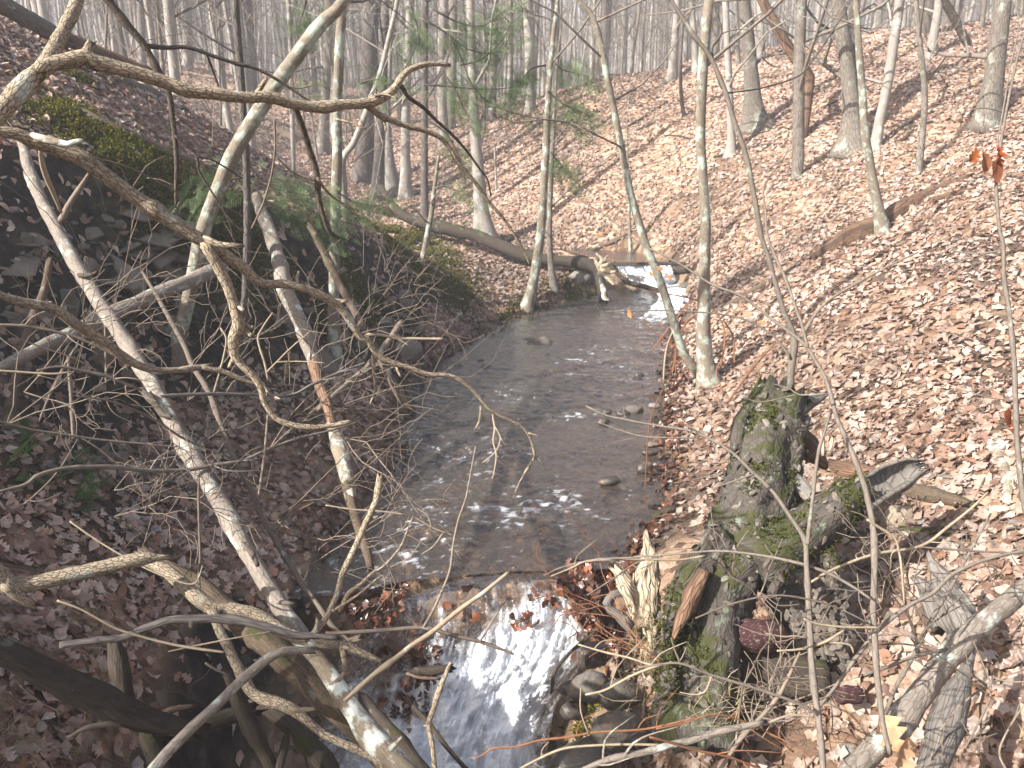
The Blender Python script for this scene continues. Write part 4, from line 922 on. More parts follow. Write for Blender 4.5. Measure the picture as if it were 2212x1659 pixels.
tree('thin lichen tree growing by the rotten log on the right slope', 'c', [(1350, 1420, 46), (1320, 1280, 36), (1292, 1130, 31), (1262, 960, 28), (1240, 820, 27), (1225, 600, 25), (1205, 350, 23), (1190, 100, 21), (1186, -30, 20)], 'lichen_tree', 3, 6, low=.6, flare=.4)
tree('grey trunk leaning right behind the stout dark grey trunk', 'c', [(1300, 920, 34), (1325, 760, 32), (1360, 600, 32), (1390, 430, 33), (1420, 220, 33), (1455, -30, 31)], 'pale_tree', 6, 6)
tree('thin crooked tree in the middle of the right slope', 'c', [(1565, 1050, 24), (1590, 820, 21), (1605, 600, 20), (1590, 400, 18), (1565, 180, 17), (1550, -30, 16)], 'tree', 4, 6)
tree('slim pale tree on the right ridge line', 'c', [(1640, 350, 32), (1662, 200, 28), (1688, 50, 27), (1695, -30, 26)], 'pale_tree', 5, 6)
tree('large furrowed trunk near the top right corner', 'c', [(1985, 760, 76), (2005, 620, 64), (2030, 450, 58), (2055, 250, 56), (2078, 50, 54), (2084, -30, 54)], 'tree', 7, 5, flare=.6)
tree('bright white trunk left of the lichen tree on the ridge behind the fall', 'c', [(58, 490, 32), (68, 330, 28), (82, 150, 25), (92, -30, 22)], 'pale_tree', 6, 5)
tree('second bright white trunk right behind the lichen tree on the ridge', 'c', [(205, 440, 27), (196, 300, 24), (182, 120, 23), (168, -30, 22)], 'pale_tree', 6, 5)
tree('pale trunk behind the thick brown trunk with spreading roots', 'c', [(598, 360, 26), (600, 200, 23), (598, -30, 22)], 'pale_tree', 6, 5)
tree('thin grey trunk between the two pale trunks on the right ridge', 'c', [(460, 395, 16), (455, 200, 14), (448, -30, 13)], 'tree', 5, 6)
tree('thin dark sapling before the bright white ridge trunks', 'c', [(130, 720, 13), (112, 560, 13), (108, 380, 12), (118, 220, 10), (132, 60, 7)], 'dark_tree', 1, 6, limb_len=1.2, name='sapling', cat='sapling')
tree('thin pole of a tree standing beside the far weir', 'W', [(768, 290, 26), (765, 120, 22), (755, -200, 18), (740, -700, 14), (725, -1200, 10)], 'lichen_tree', 1, 6, limb_len=1.2, low=.4)
tree('whip thin sapling on the slope behind the slim pale tree', 'b', [(985, 1180, 8), (980, 1000, 8), (972, 900, 6)], 'pale_tree', 0, 0, flare=0, name='sapling', cat='sapling')
tree('grey tree on the left slope under the dark crossing branch', 'a', [(700, 330, 16), (690, 200, 15), (665, 60, 16), (650, -30, 15)], 'pale_tree', 4, 7)
tree('brown trunk at the top left behind the hooked limb', 'a', [(870, 400, 24), (868, 250, 24), (862, 100, 24), (858, -30, 24)], 'tree', 5, 7)
tree('thin leaning pole behind the tall dark straight trunk', 'b', [(40, 1010, 24), (110, 880, 22), (160, 760, 22), (205, 640, 20), (270, 460, 18), (330, 220, 16), (385, -30, 15)], 'pale_tree', 3, 5, t=9.5, flare=.1)
# dead snags leaning on living trees
tree('rusty brown dead snag leaning against the straight grey trunk', 'c', [(900, 470, 34), (870, 440, 38), (795, 330, 36), (700, 170, 35), (600, -20, 32)], 'orange_log', 3, 0, t=14.2, flare=0, name='dead_snag', cat='snag')
tree('dark broken snag leaning left on the top right ridge', 'c', [(1870, 285, 24), (1845, 230, 27), (1795, 130, 28), (1715, -10, 26)], 'dark_log', 2, 0, flare=0, name='dead_snag', cat='snag')

# the bare woods farther back: trees of a few kinds copied about
KINDS = []
for k in range(9):
    rs = np.random.default_rng(400 + k); hgt_ = rs.uniform(11, 16); r0 = [.10, .14, .19, .07, .05, .16, .035, .12, .03][k]
    slim = r0 < .06
    if slim: hgt_ = rs.uniform(4, 8)
    zz = np.linspace(-.3, hgt_, 9); ph = rs.uniform(0, 6, 2)
    P = np.stack([.16 * np.sin(zz * .5 + ph[0]) + rs.uniform(-.04, .04) * zz, .16 * np.sin(zz * .4 + ph[1]) + rs.uniform(-.04, .04) * zz, zz], -1)
    mt = ['pale_tree', 'tree', 'tree', 'pale_tree', 'sapling', 'pale_tree', 'sapling', 'dark_tree', 'sapling'][k]
    V, Q, T, B = tube(P, np.linspace(r0, r0 * .35, 9), 9, .5, .06, k, flare=.6)
    tm = make_mesh('trunk', V, Q, T, M[mt], True, {'bk': B})
    A = Acc(); nlimb = 18 if slim else 17
    for h_ in np.linspace(.12 if slim else .2, .95, nlimb) * hgt_:
        i_ = np.interp(h_, zz, np.arange(9)); k0 = int(min(i_, 7)); q = P[k0] + (P[k0 + 1] - P[k0]) * (i_ - k0); a = rs.uniform(0, 6.28)
        branchlet(A, q, np.array([math.cos(a), math.sin(a), rs.uniform(.2, 1.0)]), rs.uniform(.8, 1.8) if slim else rs.uniform(1.4, 3.4), r0 * .32, rs, 2 if slim or h_ < 9 else 1, None, 4, 3)
    KINDS.append((tm, A.mesh('crown', M['sapling' if mt != 'dark_tree' else 'dark_tree']), mt, r0))
MARKS = [(60, 'thick corner log'), (330, 'dark drooping branch'), (520, 'thin dark upright trunk'), (640, 'leaning grey trunk'), (735, 'whitish lichen trunk'), (800, 'tall dark straight trunk'), (850, 'flared smooth trunk'), (915, 'narrow dark trunk'), (1030, 'broad grey trunk'), (1190, 'slim pale tree'), (1320, 'leaning slender tree'), (1460, 'bright white trunk'), (1530, 'tall slim lichen tree'), (1620, 'thick brown rooted trunk'), (1725, 'trunk propping the snag'), (1830, 'stout dark grey trunk'), (1930, 'grey leaning trunk'), (1990, 'thin crooked tree'), (2150, 'large furrowed trunk')]
def far_label(k, x, y):
    vx = float(in_view(np.array([x]), np.array([y]), hgt(np.array([x]), np.array([y])) + 2)[1][0])
    a = {0: 'pale grey bare tree', 1: 'brown grey bare tree', 2: 'stout brown bare tree', 3: 'slim pale bare tree', 4: 'thin bushy sapling', 5: 'stout pale bare tree', 6: 'thin twiggy sapling', 7: 'dark bare tree', 8: 'whip thin twiggy sapling'}[k]
    m = min(MARKS, key=lambda q: abs(q[0] - vx)); side = 'behind' if abs(m[0] - vx) < 14 else ('left of' if vx < m[0] else 'right of')
    return f"{a} {'far back in the woods' if y > 44 else ('in the middle woods' if y > 27 else 'near the slope top')} {side} the {m[1]}"
n_far = 0; used = [(-99., -99.)]
tries = 0
while n_far < 285 and tries < 6000:
    tries += 1
    q = rng.random()
    y = 15.5 + 52 * rng.random() ** 1.25; x = rng.uniform(-.72, .74) * y * 1.08
    if y < 23 and -3.5 < x < 6.0 and rng.random() < .97: continue
    if y < 19 and x > 0 and rng.random() < .8: continue
    if min((x - a) ** 2 + (y - b) ** 2 for a, b in used) < (.5 if y < 30 else .8): continue
    z = float(hgt(x, y)); ok, vx, vy = in_view(np.array([x]), np.array([y]), np.array([z + 1.5]), 120)
    if not ok[0]: continue
    k = int(rng.choice(9, p=[.13, .11, .05, .13, .17, .05, .17, .04, .15]))
    if y < 20 and KINDS[k][3] > .1: continue
    tm, cm, mt, r0 = KINDS[k]; used.append((x, y))
    e_ = empty('sapling' if r0 < .06 else 'tree', (x, y, z), far_label(k, x, y), 'sapling' if r0 < .06 else 'tree', 'bare trees of the woods behind the ravine')
    sc_ = rng.uniform(.85, 1.2); e_.scale = (sc_, sc_, rng.uniform(.9, 1.15)); e_.rotation_euler = (rng.normal(0, .03), rng.normal(0, .03), rng.uniform(0, 6.28))
    link('trunk', tm, e_); link('crown', cm, e_); n_far += 1
# the far-off woods, one mass of thin stems and twigs
A = Acc(); rs = np.random.default_rng(9)
n = 2800; yy = 55 + 95 * rs.random(n) ** 1.1; xx = rs.uniform(-.8, .8, n) * yy
zz = hgt(xx, yy)
th = np.arange(4) * math.pi / 2
for x, y, z in zip(xx, yy, zz):
    h_ = rs.uniform(7, 14); r0 = rs.uniform(.05, .17); lx, ly = rs.normal(0, .05, 2) * h_
    P = np.array([[x, y, z - .5], [x + lx * .5 + rs.normal(0, .1), y + ly * .5, z + h_ * .5], [x + lx, y + ly, z + h_]]); R = np.array([r0, r0 * .75, r0 * .3])
    V = (P[:, None] + R[:, None, None] * np.stack([np.cos(th), np.sin(th), th * 0], -1)[None]).reshape(-1, 3)
    i = np.arange(2)[:, None] * 4; j = np.arange(4)[None]; Q = np.stack([i + j, i + (j + 1) % 4, i + 4 + (j + 1) % 4, i + 4 + j], -1).reshape(-1, 4)
    A.add(V, Q, None, V * np.array([.1, .1, 1]))
    for _ in range(12):
        t_ = rs.uniform(.15, 1); q = P[0] + (P[2] - P[0]) * t_; a = rs.uniform(0, 6.28); L = rs.uniform(1.2, 3.2)
        d = np.array([math.cos(a), math.sin(a), rs.uniform(.3, 1.3)]) * L; w = rs.uniform(.012, .032); m_ = q + d * .5 + rs.normal(0, .15, 3)
        s_ = np.array([-math.sin(a), math.cos(a), 0]) * w; s2 = np.array([0, 0, w])
        A.add(np.array([q - s_, q + s_, q + s2 * 1.6, m_ - s_ * .7, m_ + s_ * .7, m_ + s2, q + d]), [(0, 1, 4, 3), (1, 2, 5, 4), (2, 0, 3, 5)], [(3, 4, 6), (4, 5, 6), (5, 3, 6)], None)
tag(link('far_woods', A.mesh('far_woods', M['pale_tree'])), 'distant mass of bare grey trees closing off the view', None, None, 'stuff')
# ---------------------------------------------------------------- fallen trunks, limbs, branches and twigs
seed_ = [1000]
THIN = [1.0]
def path3(crop, pts, d, margin=1.0):
    """picture points (x, y, half width) at depths d -> places in the ravine, never under the ground"""
    s, ox, oy = CROPS[crop]; pts = np.array(pts, float)
    if isinstance(d, str) or d is None: d = 'g'
    L = np.concatenate([[0], np.cumsum(np.hypot(*np.diff(pts[:, :2], axis=0).T))]); L /= L[-1]
    P, R = [], []
    for k, (x, y, r) in enumerate(pts):
        vx, vy = ox + x * s, oy + y * s; g = ground_t(vx, vy)
        if d == 'g': t = g
        else:
            dd = np.atleast_1d(d); t = np.interp(L[k], np.linspace(0, 1, len(dd)), dd)
        r = r * THIN[0]; rad = r * s * min(t, g) / FPX
        t = min(t, g - rad * margin) if d != 'g' else g - rad * .85
        P.append(at_depth(vx, vy, t)); R.append(r * s * t / FPX)
    return np.array(P), np.array(R)

def stick_mesh(crop, pts, d, mat, name, origin, margin=1.0, wob=None, end=None, knots=None, root=None):
    P, R = path3(crop, pts, d, margin); seed_[0] += 1
    if root is not None: P[0] = root
    big = R.max()
    V, Q, T, B = tube(P, R, 16 if big > .03 else (9 if big > .009 else 6), max(.012, big * .55), (.10 if big > .02 else .07) if wob is None else wob, seed_[0], knots=.5 if knots is None else knots, jag=(1.0 if big > .008 else 0) if end is None else end)
    o = P[0] if origin is None else np.asarray(origin)
    return make_mesh(name, V - o, Q, T, M[mat], True, {'bk': B}), P, R

def stick(label, cat, crop, pts, d, mat='twig', name='branch', group=None, kids=(), spurs=0, **kw):
    THIN[0] = {'twig': .75, 'sapling': .72, 'stick': .78, 'cane': .7, 'stem': .8, 'branch': .9, 'pole': .88, 'limb': .95}.get(cat, .88)
    me, P, R = stick_mesh(crop, pts, d, mat, name, None, **kw)
    o = link(name, me, loc=tuple(P[0])); tag(o, label, cat, group)
    for kd in kids:                                                  # (part name, crop, points, depth[, material])
        km, _, _ = stick_mesh(kd[1], kd[2], kd[3], kd[4] if len(kd) > 4 else mat, kd[0], P[0], 0.8)
        link(kd[0], km, o)
    if spurs:                                                        # little dead spurs and buds along a twig
        rs = np.random.default_rng(seed_[0]); X = catmull(np.hstack([P, R[:, None]]), 60)
        for _ in range(spurs):
            k = rs.integers(3, 58); t = X[k + 1, :3] - X[k - 1, :3]; t /= np.linalg.norm(t); sd = rs.normal(0, 1, 3); sd -= t * sd.dot(t); sd /= np.linalg.norm(sd)
            L = rs.uniform(.03, .11) * (1 + 6 * X[k, 3] / .02) * .6; q = X[k, :3]
            PP = np.array([q, q + (sd * .8 + t * .5) * L * .5, q + (sd * .7 + t * .9) * L + rs.normal(0, .008, 3)])
            V, Q, T, B = tube(PP, np.array([max(X[k, 3] * .45, .0015), max(X[k, 3] * .35, .0012), .001]), 5, .02, .05, int(rs.integers(999)))
            link('spur', make_mesh('spur', V - P[0], Q, T, M[mat], True, {'bk': B}), o)
    THIN[0] = 1.0
    return o

# --- the dead tree top hanging in from the upper left
stick('thick furrowed limb hooking in from the left edge and running right over the creek bank', 'limb', 'a',
      [(-90, 780, 58), (0, 690, 58), (130, 540, 58), (250, 430, 52), (330, 385, 46), (430, 372, 48), (520, 345, 48), (580, 380, 50), (700, 410, 47), (850, 450, 46), (1000, 500, 44), (1150, 555, 42), (1300, 572, 40), (1500, 598, 36), (1650, 592, 38), (1800, 635, 36), (1950, 655, 32), (2100, 640, 30), (2212, 634, 30), (2330, 605, 27), (2405, 550, 26), (2490, 440, 20), (2600, 395, 16), (2680, 392, 13), (2740, 398, 11)], (1.9, 2.2, 2.6), 'limb',
      kids=[('side_branch', 'a', [(240, 440, 46), (300, 350, 46), (335, 290, 45), (390, 180, 42), (450, 60, 40), (492, -70, 38)], (1.98, 2.2)),
            ('side_branch', 'b', [(180, 635, 22), (270, 705, 21), (350, 740, 19), (450, 775, 18), (550, 800, 17), (650, 850, 16), (710, 920, 14), (740, 980, 13), (800, 1050, 13), (880, 1150, 11), (950, 1250, 11), (1030, 1340, 10), (1090, 1430, 9), (1150, 1530, 8), (1190, 1620, 6)], (2.5, 2.95)),
            ('side_branch', 'b', [(350, 500, 14), (410, 535, 16), (440, 590, 14), (540, 660, 13), (620, 740, 11), (720, 830, 10), (800, 920, 9), (880, 1030, 8), (930, 1100, 7), (950, 1190, 5)], (2.55, 2.9), 'dark_limb'),
            ('side_branch', 'a', [(1800, 645, 24), (1850, 780, 22), (1900, 930, 20), (1940, 1060, 19), (1950, 1200, 17), (1990, 1350, 15), (2030, 1430, 11), (2105, 1462, 6)], (2.42, 2.7), 'dark_limb'),
            ('twig', 'a', [(1945, 1090, 10), (2010, 1180, 8), (2090, 1240, 6), (2200, 1290, 4)], (2.55, 2.75)),
            ('stub', 'a', [(530, 370, 40), (530, 320, 34), (545, 285, 22)], (2.05, 2.05)), ('stub', 'a', [(1560, 590, 20), (1600, 530, 16), (1630, 480, 8)], (2.38, 2.36)), ('twig', 'b', [(440, 590, 8), (415, 620, 6), (405, 640, 3)], (2.6, 2.6)),
            ('stub', 'b', [(290, 720, 12), (305, 770, 10), (308, 805, 6)], (2.55, 2.55)), ('twig', 'b', [(240, 585, 9), (310, 580, 7), (380, 605, 4)], (2.45, 2.45)),
            ('twig', 'b', [(0, 730, 10), (90, 750, 9), (185, 790, 6)], (2.5, 2.5)), ('stub', 'b', [(780, 1040, 10), (785, 1080, 8), (790, 1110, 5)], (2.7, 2.7))])
stick('long checked limb with a white broken tip sloping down across the whole left side', 'limb', 'a',
      [(-80, 800, 34), (0, 808, 36), (100, 822, 40), (250, 885, 46), (400, 935, 50), (520, 985, 52), (650, 1080, 51), (800, 1190, 47), (950, 1290, 46), (1080, 1370, 46), (1200, 1450, 44), (1330, 1525, 40), (1400, 1581, 36), (1500, 1651, 32), (1600, 1731, 30), (1750, 1741, 28), (1900, 1781, 27), (2040, 1851, 28), (2130, 1941, 25), (2200, 2061, 23), (2254, 2091, 21), (2304, 2161, 19), (2404, 2221, 18), (2504, 2251, 16), (2624, 2291, 15), (2754, 2301, 14), (2854, 2351, 13), (2924, 2421, 12), (3014, 2521, 11), (3134, 2581, 11), (3194, 2611, 10), (3234, 2661, 9), (3269, 2761, 8), (3264, 2811, 8), (3204, 2911, 6), (3164, 2991, 5), (3139, 3056, 4)], (1.85, 2.15, 2.5, 2.8), 'limb',
      kids=[('side_branch', 'd', [(1270, 20, 36), (1330, 120, 36), (1380, 220, 35), (1420, 330, 33), (1450, 430, 37), (1460, 500, 37), (1430, 570, 31), (1440, 680, 27), (1500, 750, 25), (1560, 810, 25), (1600, 880, 23), (1620, 960, 21), (1680, 1050, 19), (1780, 1100, 18), (1900, 1115, 17), (2030, 1105, 15), (2125, 1083, 14)], (2.16, 2.4)),
            ('stub', 'a', [(230, 845, 30), (330, 865, 26), (420, 885, 22), (460, 868, 18), (510, 858, 10)], (1.88, 1.88), 'lichen_trunk'),
            ('stub', 'a', [(1270, 1470, 24), (1350, 1500, 22), (1460, 1503, 14)], (2.12, 2.12)), ('stub', 'd', [(1425, 340, 16), (1460, 375, 14), (1492, 400, 11)], (2.24, 2.2), 'pale_wood'), ('stub', 'd', [(1470, 480, 12), (1550, 502, 9)], (2.26, 2.24)),
            ('stub', 'd', [(1480, 500, 20), (1510, 530, 17), (1535, 552, 12)], (2.26, 2.24), 'pale_wood'), ('stub', 'd', [(1440, 685, 16), (1415, 720, 13), (1400, 750, 8)], (2.3, 2.28)), ('stub', 'd', [(1600, 855, 17), (1650, 915, 15), (1715, 943, 10)], (2.34, 2.32), 'pale_wood'),
            ('stub', 'd', [(1820, 240, 14), (1818, 200, 10), (1830, 160, 6)], (2.35, 2.35)), ('stub', 'd', [(2030, 350, 22), (2080, 345, 18), (2115, 342, 12)], (2.4, 2.4), 'pale_wood'),
            ('twig', 'e', [(228, 675, 12), (235, 800, 10), (240, 890, 8), (212, 970, 4)], (2.5, 2.5)), ('twig', 'e', [(370, 730, 13), (385, 775, 10), (402, 808, 6)], (2.52, 2.52)), ('twig', 'e', [(190, 545, 11), (280, 550, 10), (370, 568, 9), (500, 572, 9), (658, 574, 8)], (2.45, 2.45), 'pale_twig'),
            ('twig', 'e', [(370, 568, 6), (410, 590, 5), (445, 612, 3)], (2.45, 2.45)), ('twig', 'e', [(890, 985, 8), (880, 1075, 7), (850, 1132, 3)], (2.62, 2.62)), ('twig', 'e', [(960, 1035, 8), (975, 1120, 7), (965, 1200, 6), (985, 1290, 6), (962, 1435, 3)], (2.65, 2.65), 'pale_twig'),
            ('twig', 'e', [(975, 1110, 6), (1010, 1180, 5), (980, 1265, 5), (900, 1332, 3)], (2.65, 2.65), 'pale_twig'), ('twig', 'e', [(1010, 1180, 5), (1040, 1222, 3)], (2.65, 2.65)), ('twig', 'e', [(1180, 1150, 6), (1237, 1166, 4)], (2.7, 2.7)), ('twig', 'e', [(1213, 1285, 8), (1268, 1328, 5)], (2.75, 2.75))])
stick('dark drooping branch coming down from the top edge behind the hooked limb', 'branch', 'a', [(630, -40, 30), (760, 130, 26), (870, 260, 25), (950, 400, 23), (1030, 560, 21), (1060, 750, 17), (1080, 950, 16), (1080, 1100, 13), (1075, 1260, 6)], (2.7, 3.0), 'dark_limb',
      kids=[('side_branch', 'a', [(885, 280, 18), (1020, 292, 15), (1150, 290, 14), (1300, 340, 13), (1450, 390, 12), (1570, 420, 11), (1700, 490, 10), (1850, 590, 8), (1990, 690, 5)], (2.8, 3.1), 'dark_limb'),
            ('twig', 'a', [(1070, 830, 9), (1200, 950, 9), (1220, 1050, 8), (1300, 1180, 7), (1400, 1330, 6), (1495, 1425, 4)], (2.9, 3.1)), ('twig', 'a', [(1210, 960, 6), (1300, 980, 6), (1420, 1050, 5), (1480, 1090, 4)], (2.9, 3.1)), ('twig', 'a', [(1270, 340, 8), (1310, 450, 7), (1340, 530, 5)], (2.9, 3.0))])
stick('thin curved twig dropping past the leaning grey trunk', 'twig', 'a', [(1680, 730, 9), (1685, 900, 9), (1660, 1080, 9), (1610, 1250, 9), (1540, 1400, 7)], (2.7, 2.9), kids=[('twig', 'a', [(1690, 960, 6), (1800, 1060, 5), (1930, 1110, 4)], (2.7, 2.8))])
stick('thin twig slanting over the mossy rock at the left', 'twig', 'a', [(430, 910, 6), (600, 970, 7), (800, 1030, 7), (960, 1110, 6), (1080, 1180, 6), (1160, 1290, 4)], (2.5, 2.8), kids=[('twig', 'a', [(900, 1090, 5), (980, 1100, 4), (1060, 1135, 3)], (2.7, 2.7))])
stick('pale crooked stick under the white tipped limb at the left', 'branch', 'a', [(245, 920, 12), (260, 1010, 18), (290, 1100, 18), (330, 1190, 15), (370, 1290, 10)], (3.0, 3.2), 'pale_twig')
stick('short forked stub standing beside the long lichen spotted trunk', 'branch', 'a', [(380, 1340, 24), (430, 1240, 20), (490, 1150, 17), (535, 1075, 9)], (4.6, 4.5), 'twig')

# --- long trunks lying across the near left
stick('long fallen trunk spotted with lichen slanting from the left ledge down to the near fall', 'fallen trunk', 'a',
      [(120, 860, 20), (150, 930, 30), (180, 1050, 37), (250, 1220, 42), (330, 1370, 45), (400, 1501, 47), (470, 1631, 49), (560, 1771, 51), (660, 1931, 52), (760, 2081, 54), (860, 2241, 55), (950, 2381, 54), (1020, 2521, 51), (1090, 2651, 51), (1180, 2801, 53), (1260, 2931, 56), (1340, 3061, 58), (1400, 3173, 60), (1470, 3303, 57), (1560, 3453, 56), (1640, 3593, 56), (1720, 3723, 60), (1800, 3833, 60), (1870, 3920, 52)], (5.0, 4.2, 3.4, 2.85), 'grey_trunk', 'fallen_tree',
      kids=[('stub', 'L', [(690, 590, 22), (760, 590, 18), (830, 562, 10)], (4.3, 4.25), 'dark_limb'), ('stub', 'd', [(870, 890, 20), (940, 960, 24), (990, 1030, 22), (1040, 1050, 14)], (3.75, 3.6), 'dark_limb'), ('stub', 'g', [(1490, 290, 16), (1540, 340, 20), (1575, 410, 16)], (3.05, 2.95), 'dark_limb'), ('stub', 'g', [(1720, 640, 22), (1790, 655, 12)], (2.9, 2.9))])
stick('mottled white lichened trunk end running out of the picture at the bottom', 'fallen trunk', 'g', [(1830, 880, 44), (1880, 920, 50), (1960, 1010, 54), (2040, 1130, 60), (2130, 1270, 64), (2200, 1370, 68), (2300, 1500, 72), (2400, 1590, 74), (2520, 1720, 74)], (2.75, 2.35), 'lichen_trunk', 'fallen_tree',
      kids=[('stub', 'h', [(350, 1530, 26), (380, 1500, 16), (404, 1470, 8)], (2.38, 2.36)), ('stub', 'g', [(1880, 930, 40), (1930, 900, 34), (1900, 895, 22)], (2.72, 2.68))])
stick('smooth brown trunk lying under the white lichened one at the bottom left', 'fallen trunk', 'g', [(880, 340, 40), (960, 400, 48), (1080, 470, 62), (1200, 555, 78), (1320, 650, 86), (1500, 785, 88), (1650, 905, 90), (1780, 1030, 92), (1900, 1140, 90), (2050, 1290, 86), (2212, 1450, 82), (2320, 1580, 80), (2420, 1700, 80)], (3.3, 2.95, 2.6), 'log', 'fallen_tree')
stick('gnarled bark covered branch humping over the smooth brown trunk', 'branch', 'g', [(860, 380, 32), (960, 420, 40), (1050, 475, 46), (1180, 590, 50), (1260, 655, 50), (1330, 690, 46), (1450, 692, 43), (1550, 712, 45), (1650, 768, 43), (1750, 830, 41), (1850, 870, 37), (1980, 900, 31), (2090, 902, 28), (2190, 868, 22)], (2.9, 2.65), 'limb',
      kids=[('side_branch', 'g', [(1305, 705, 36), (1350, 830, 33), (1400, 930, 33), (1450, 1030, 35), (1490, 1110, 39), (1560, 1210, 37), (1700, 1262, 33), (1800, 1305, 33), (1880, 1370, 29), (1980, 1450, 27), (2100, 1510, 25), (2205, 1555, 23), (2320, 1620, 22), (2420, 1720, 22)], (2.75, 2.4)),
            ('stub', 'g', [(1800, 1305, 20), (1860, 1302, 17), (1915, 1296, 11)], (2.5, 2.5), 'pale_twig'), ('twig', 'g', [(1880, 870, 16), (1935, 810, 18), (1945, 750, 10)], (2.62, 2.6)), ('side_branch', 'g', [(2090, 900, 22), (2105, 980, 18), (2110, 1060, 17), (2070, 1120, 14), (2030, 1140, 8)], (2.62, 2.6)), ('stub', 'g', [(2120, 905, 26), (2210, 950, 22), (2320, 1000, 16)], (2.62, 2.62))])
stick('mossy based dead branch lying on the leaves at the left edge', 'branch', 'g', [(-60, 440, 60), (20, 520, 66), (100, 545, 60), (240, 525, 54), (400, 482, 50), (600, 440, 46), (800, 392, 44), (900, 375, 34), (1030, 368, 14)], (2.5, 2.75), 'limb', kids=[('side_branch', 'g', [(40, 540, 40), (110, 600, 38), (190, 655, 30)], (2.5, 2.55))])
stick('smooth dark branch arching over the hollow at the bottom left', 'branch', 'g', [(380, 905, 19), (550, 880, 23), (750, 860, 26), (900, 800, 27), (1050, 752, 27), (1200, 745, 29), (1350, 745, 29), (1500, 762, 30), (1650, 800, 28), (1800, 845, 25), (1920, 850, 20), (2050, 860, 14)], (2.5, 2.55), 'grey_wood', kids=[('stub', 'g', [(1170, 760, 14), (1165, 800, 11)], (2.5, 2.5), 'pale_wood')])
stick('grey stick rising from the bottom edge to the arching dark branch', 'branch', 'g', [(890, 1720, 38), (1060, 1530, 39), (1200, 1390, 37), (1330, 1270, 35), (1450, 1150, 35), (1530, 1080, 34), (1640, 990, 33), (1750, 942, 29), (1895, 938, 24)], (2.15, 2.5), 'grey_trunk')
stick('thick dark rotten log lying across the bottom left corner', 'log', 'g', [(-80, 900, 78), (60, 965, 88), (200, 1040, 94), (400, 1140, 97), (600, 1230, 94), (800, 1330, 90), (1000, 1390, 72), (1160, 1422, 48)], (2.4, 2.75), 'dark_log', 'log')
stick('dark log continuing behind the grey stick at the bottom left', 'log', 'g', [(1080, 1470, 50), (1200, 1420, 58), (1300, 1380, 60), (1420, 1340, 56), (1520, 1310, 46)], (2.85, 3.0), 'dark_log', 'log')
stick('wet dark stick going down into the hollow under the grey stick', 'branch', 'g', [(1405, 1100, 38), (1430, 1160, 42), (1470, 1280, 46), (1550, 1430, 47), (1640, 1600, 46), (1690, 1720, 46)], (2.8, 2.85), 'dark_log')
stick('thick dark wet log slanting to the pool below the near fall', 'log', 'g', [(1600, 1250, 56), (1750, 1380, 60), (1850, 1480, 62), (2000, 1650, 62), (2060, 1730, 62)], (3.2, 3.0), 'dark_log', 'log')
stick('short upright dark root at the bottom by the pool', 'branch', 'g', [(1750, 1480, 26), (1735, 1560, 30), (1715, 1640, 30), (1700, 1720, 30)], (2.9, 2.8), 'dark_log', 'root')
stick('mossy upright post under the bottom left log', 'log', 'g', [(700, 900, 36), (720, 1000, 52), (740, 1090, 55), (760, 1200, 50)], (2.95, 2.9), 'dark_log', 'post')
stick('mossy stub below the dark rotten log at the bottom', 'log', 'g', [(900, 1480, 50), (940, 1560, 62), (980, 1660, 66), (1000, 1740, 66)], (2.8, 2.7), 'dark_log', 'post')
stick('broken fallen log with dark rings leaning up to the ledge at the left', 'log', 'L', [(10, 1385, 48), (100, 1340, 62), (250, 1265, 66), (400, 1190, 68), (560, 1115, 70), (760, 1020, 72), (900, 955, 70), (1100, 860, 70), (1300, 770, 70), (1500, 690, 70), (1650, 630, 72), (1800, 560, 76), (1850, 540, 60)], (4.5, 6.0), 'grey_trunk', 'log')
stick('slim straight pole slanting past the leaning grey trunk', 'pole', 'd', [(873, 165, 9), (960, 310, 14), (1050, 470, 17), (1130, 620, 18), (1180, 740, 19), (1250, 850, 20), (1300, 950, 20), (1350, 1100, 19), (1420, 1270, 19), (1480, 1390, 18), (1550, 1530, 17), (1600, 1660, 18), (1700, 1832, 20), (1780, 1962, 20), (1850, 2082, 20), (1950, 2212, 20), (2040, 2342, 20), (2130, 2420, 18)], (4.6, 3.7, 2.9), 'twig', 'pole')
stick('broken grey pole with orange inner wood leaning from the bank into the creek', 'pole', 'a', [(1575, 1220, 34), (1600, 1300, 42), (1620, 1350, 45), (1650, 1420, 47), (1680, 1501, 47), (1720, 1640, 47), (1750, 1781, 46), (1820, 1931, 43), (1880, 2081, 41), (1925, 2230, 39)], (6.6, 5.8), 'grey_trunk', 'pole',
      kids=[('broken_end', 'd', [(1922, 715, 38), (1950, 830, 39), (1975, 900, 38), (2000, 970, 37), (2035, 1095, 32)], (5.8, 5.4), 'orange_log'), ('broken_end', 'd', [(2035, 1110, 34), (2080, 1250, 42), (2110, 1380, 46), (2140, 1500, 42)], (5.4, 5.0), 'lichen_trunk'), ('broken_end', 'd', [(2130, 1480, 40), (2160, 1600, 36), (2200, 1740, 34), (2240, 1850, 34), (2265, 1960, 24)], (5.0, 4.75), 'log')])
stick('second thin pole beside the broken grey pole under the whitish trunk', 'pole', 'a', [(1900, 1390, 24), (1960, 1500, 25), (2080, 1740, 26), (2200, 1960, 26), (2330, 2200, 28), (2430, 2390, 30), (2490, 2480, 30)], (7.4, 6.4), 'log', 'pole')
stick('grey stick propped against the layered block under the left ledge', 'pole', 'e', [(-100, 1000, 16), (60, 860, 18), (200, 740, 20), (300, 620, 21), (390, 490, 20)], (6.0, 6.8), 'twig', 'pole')

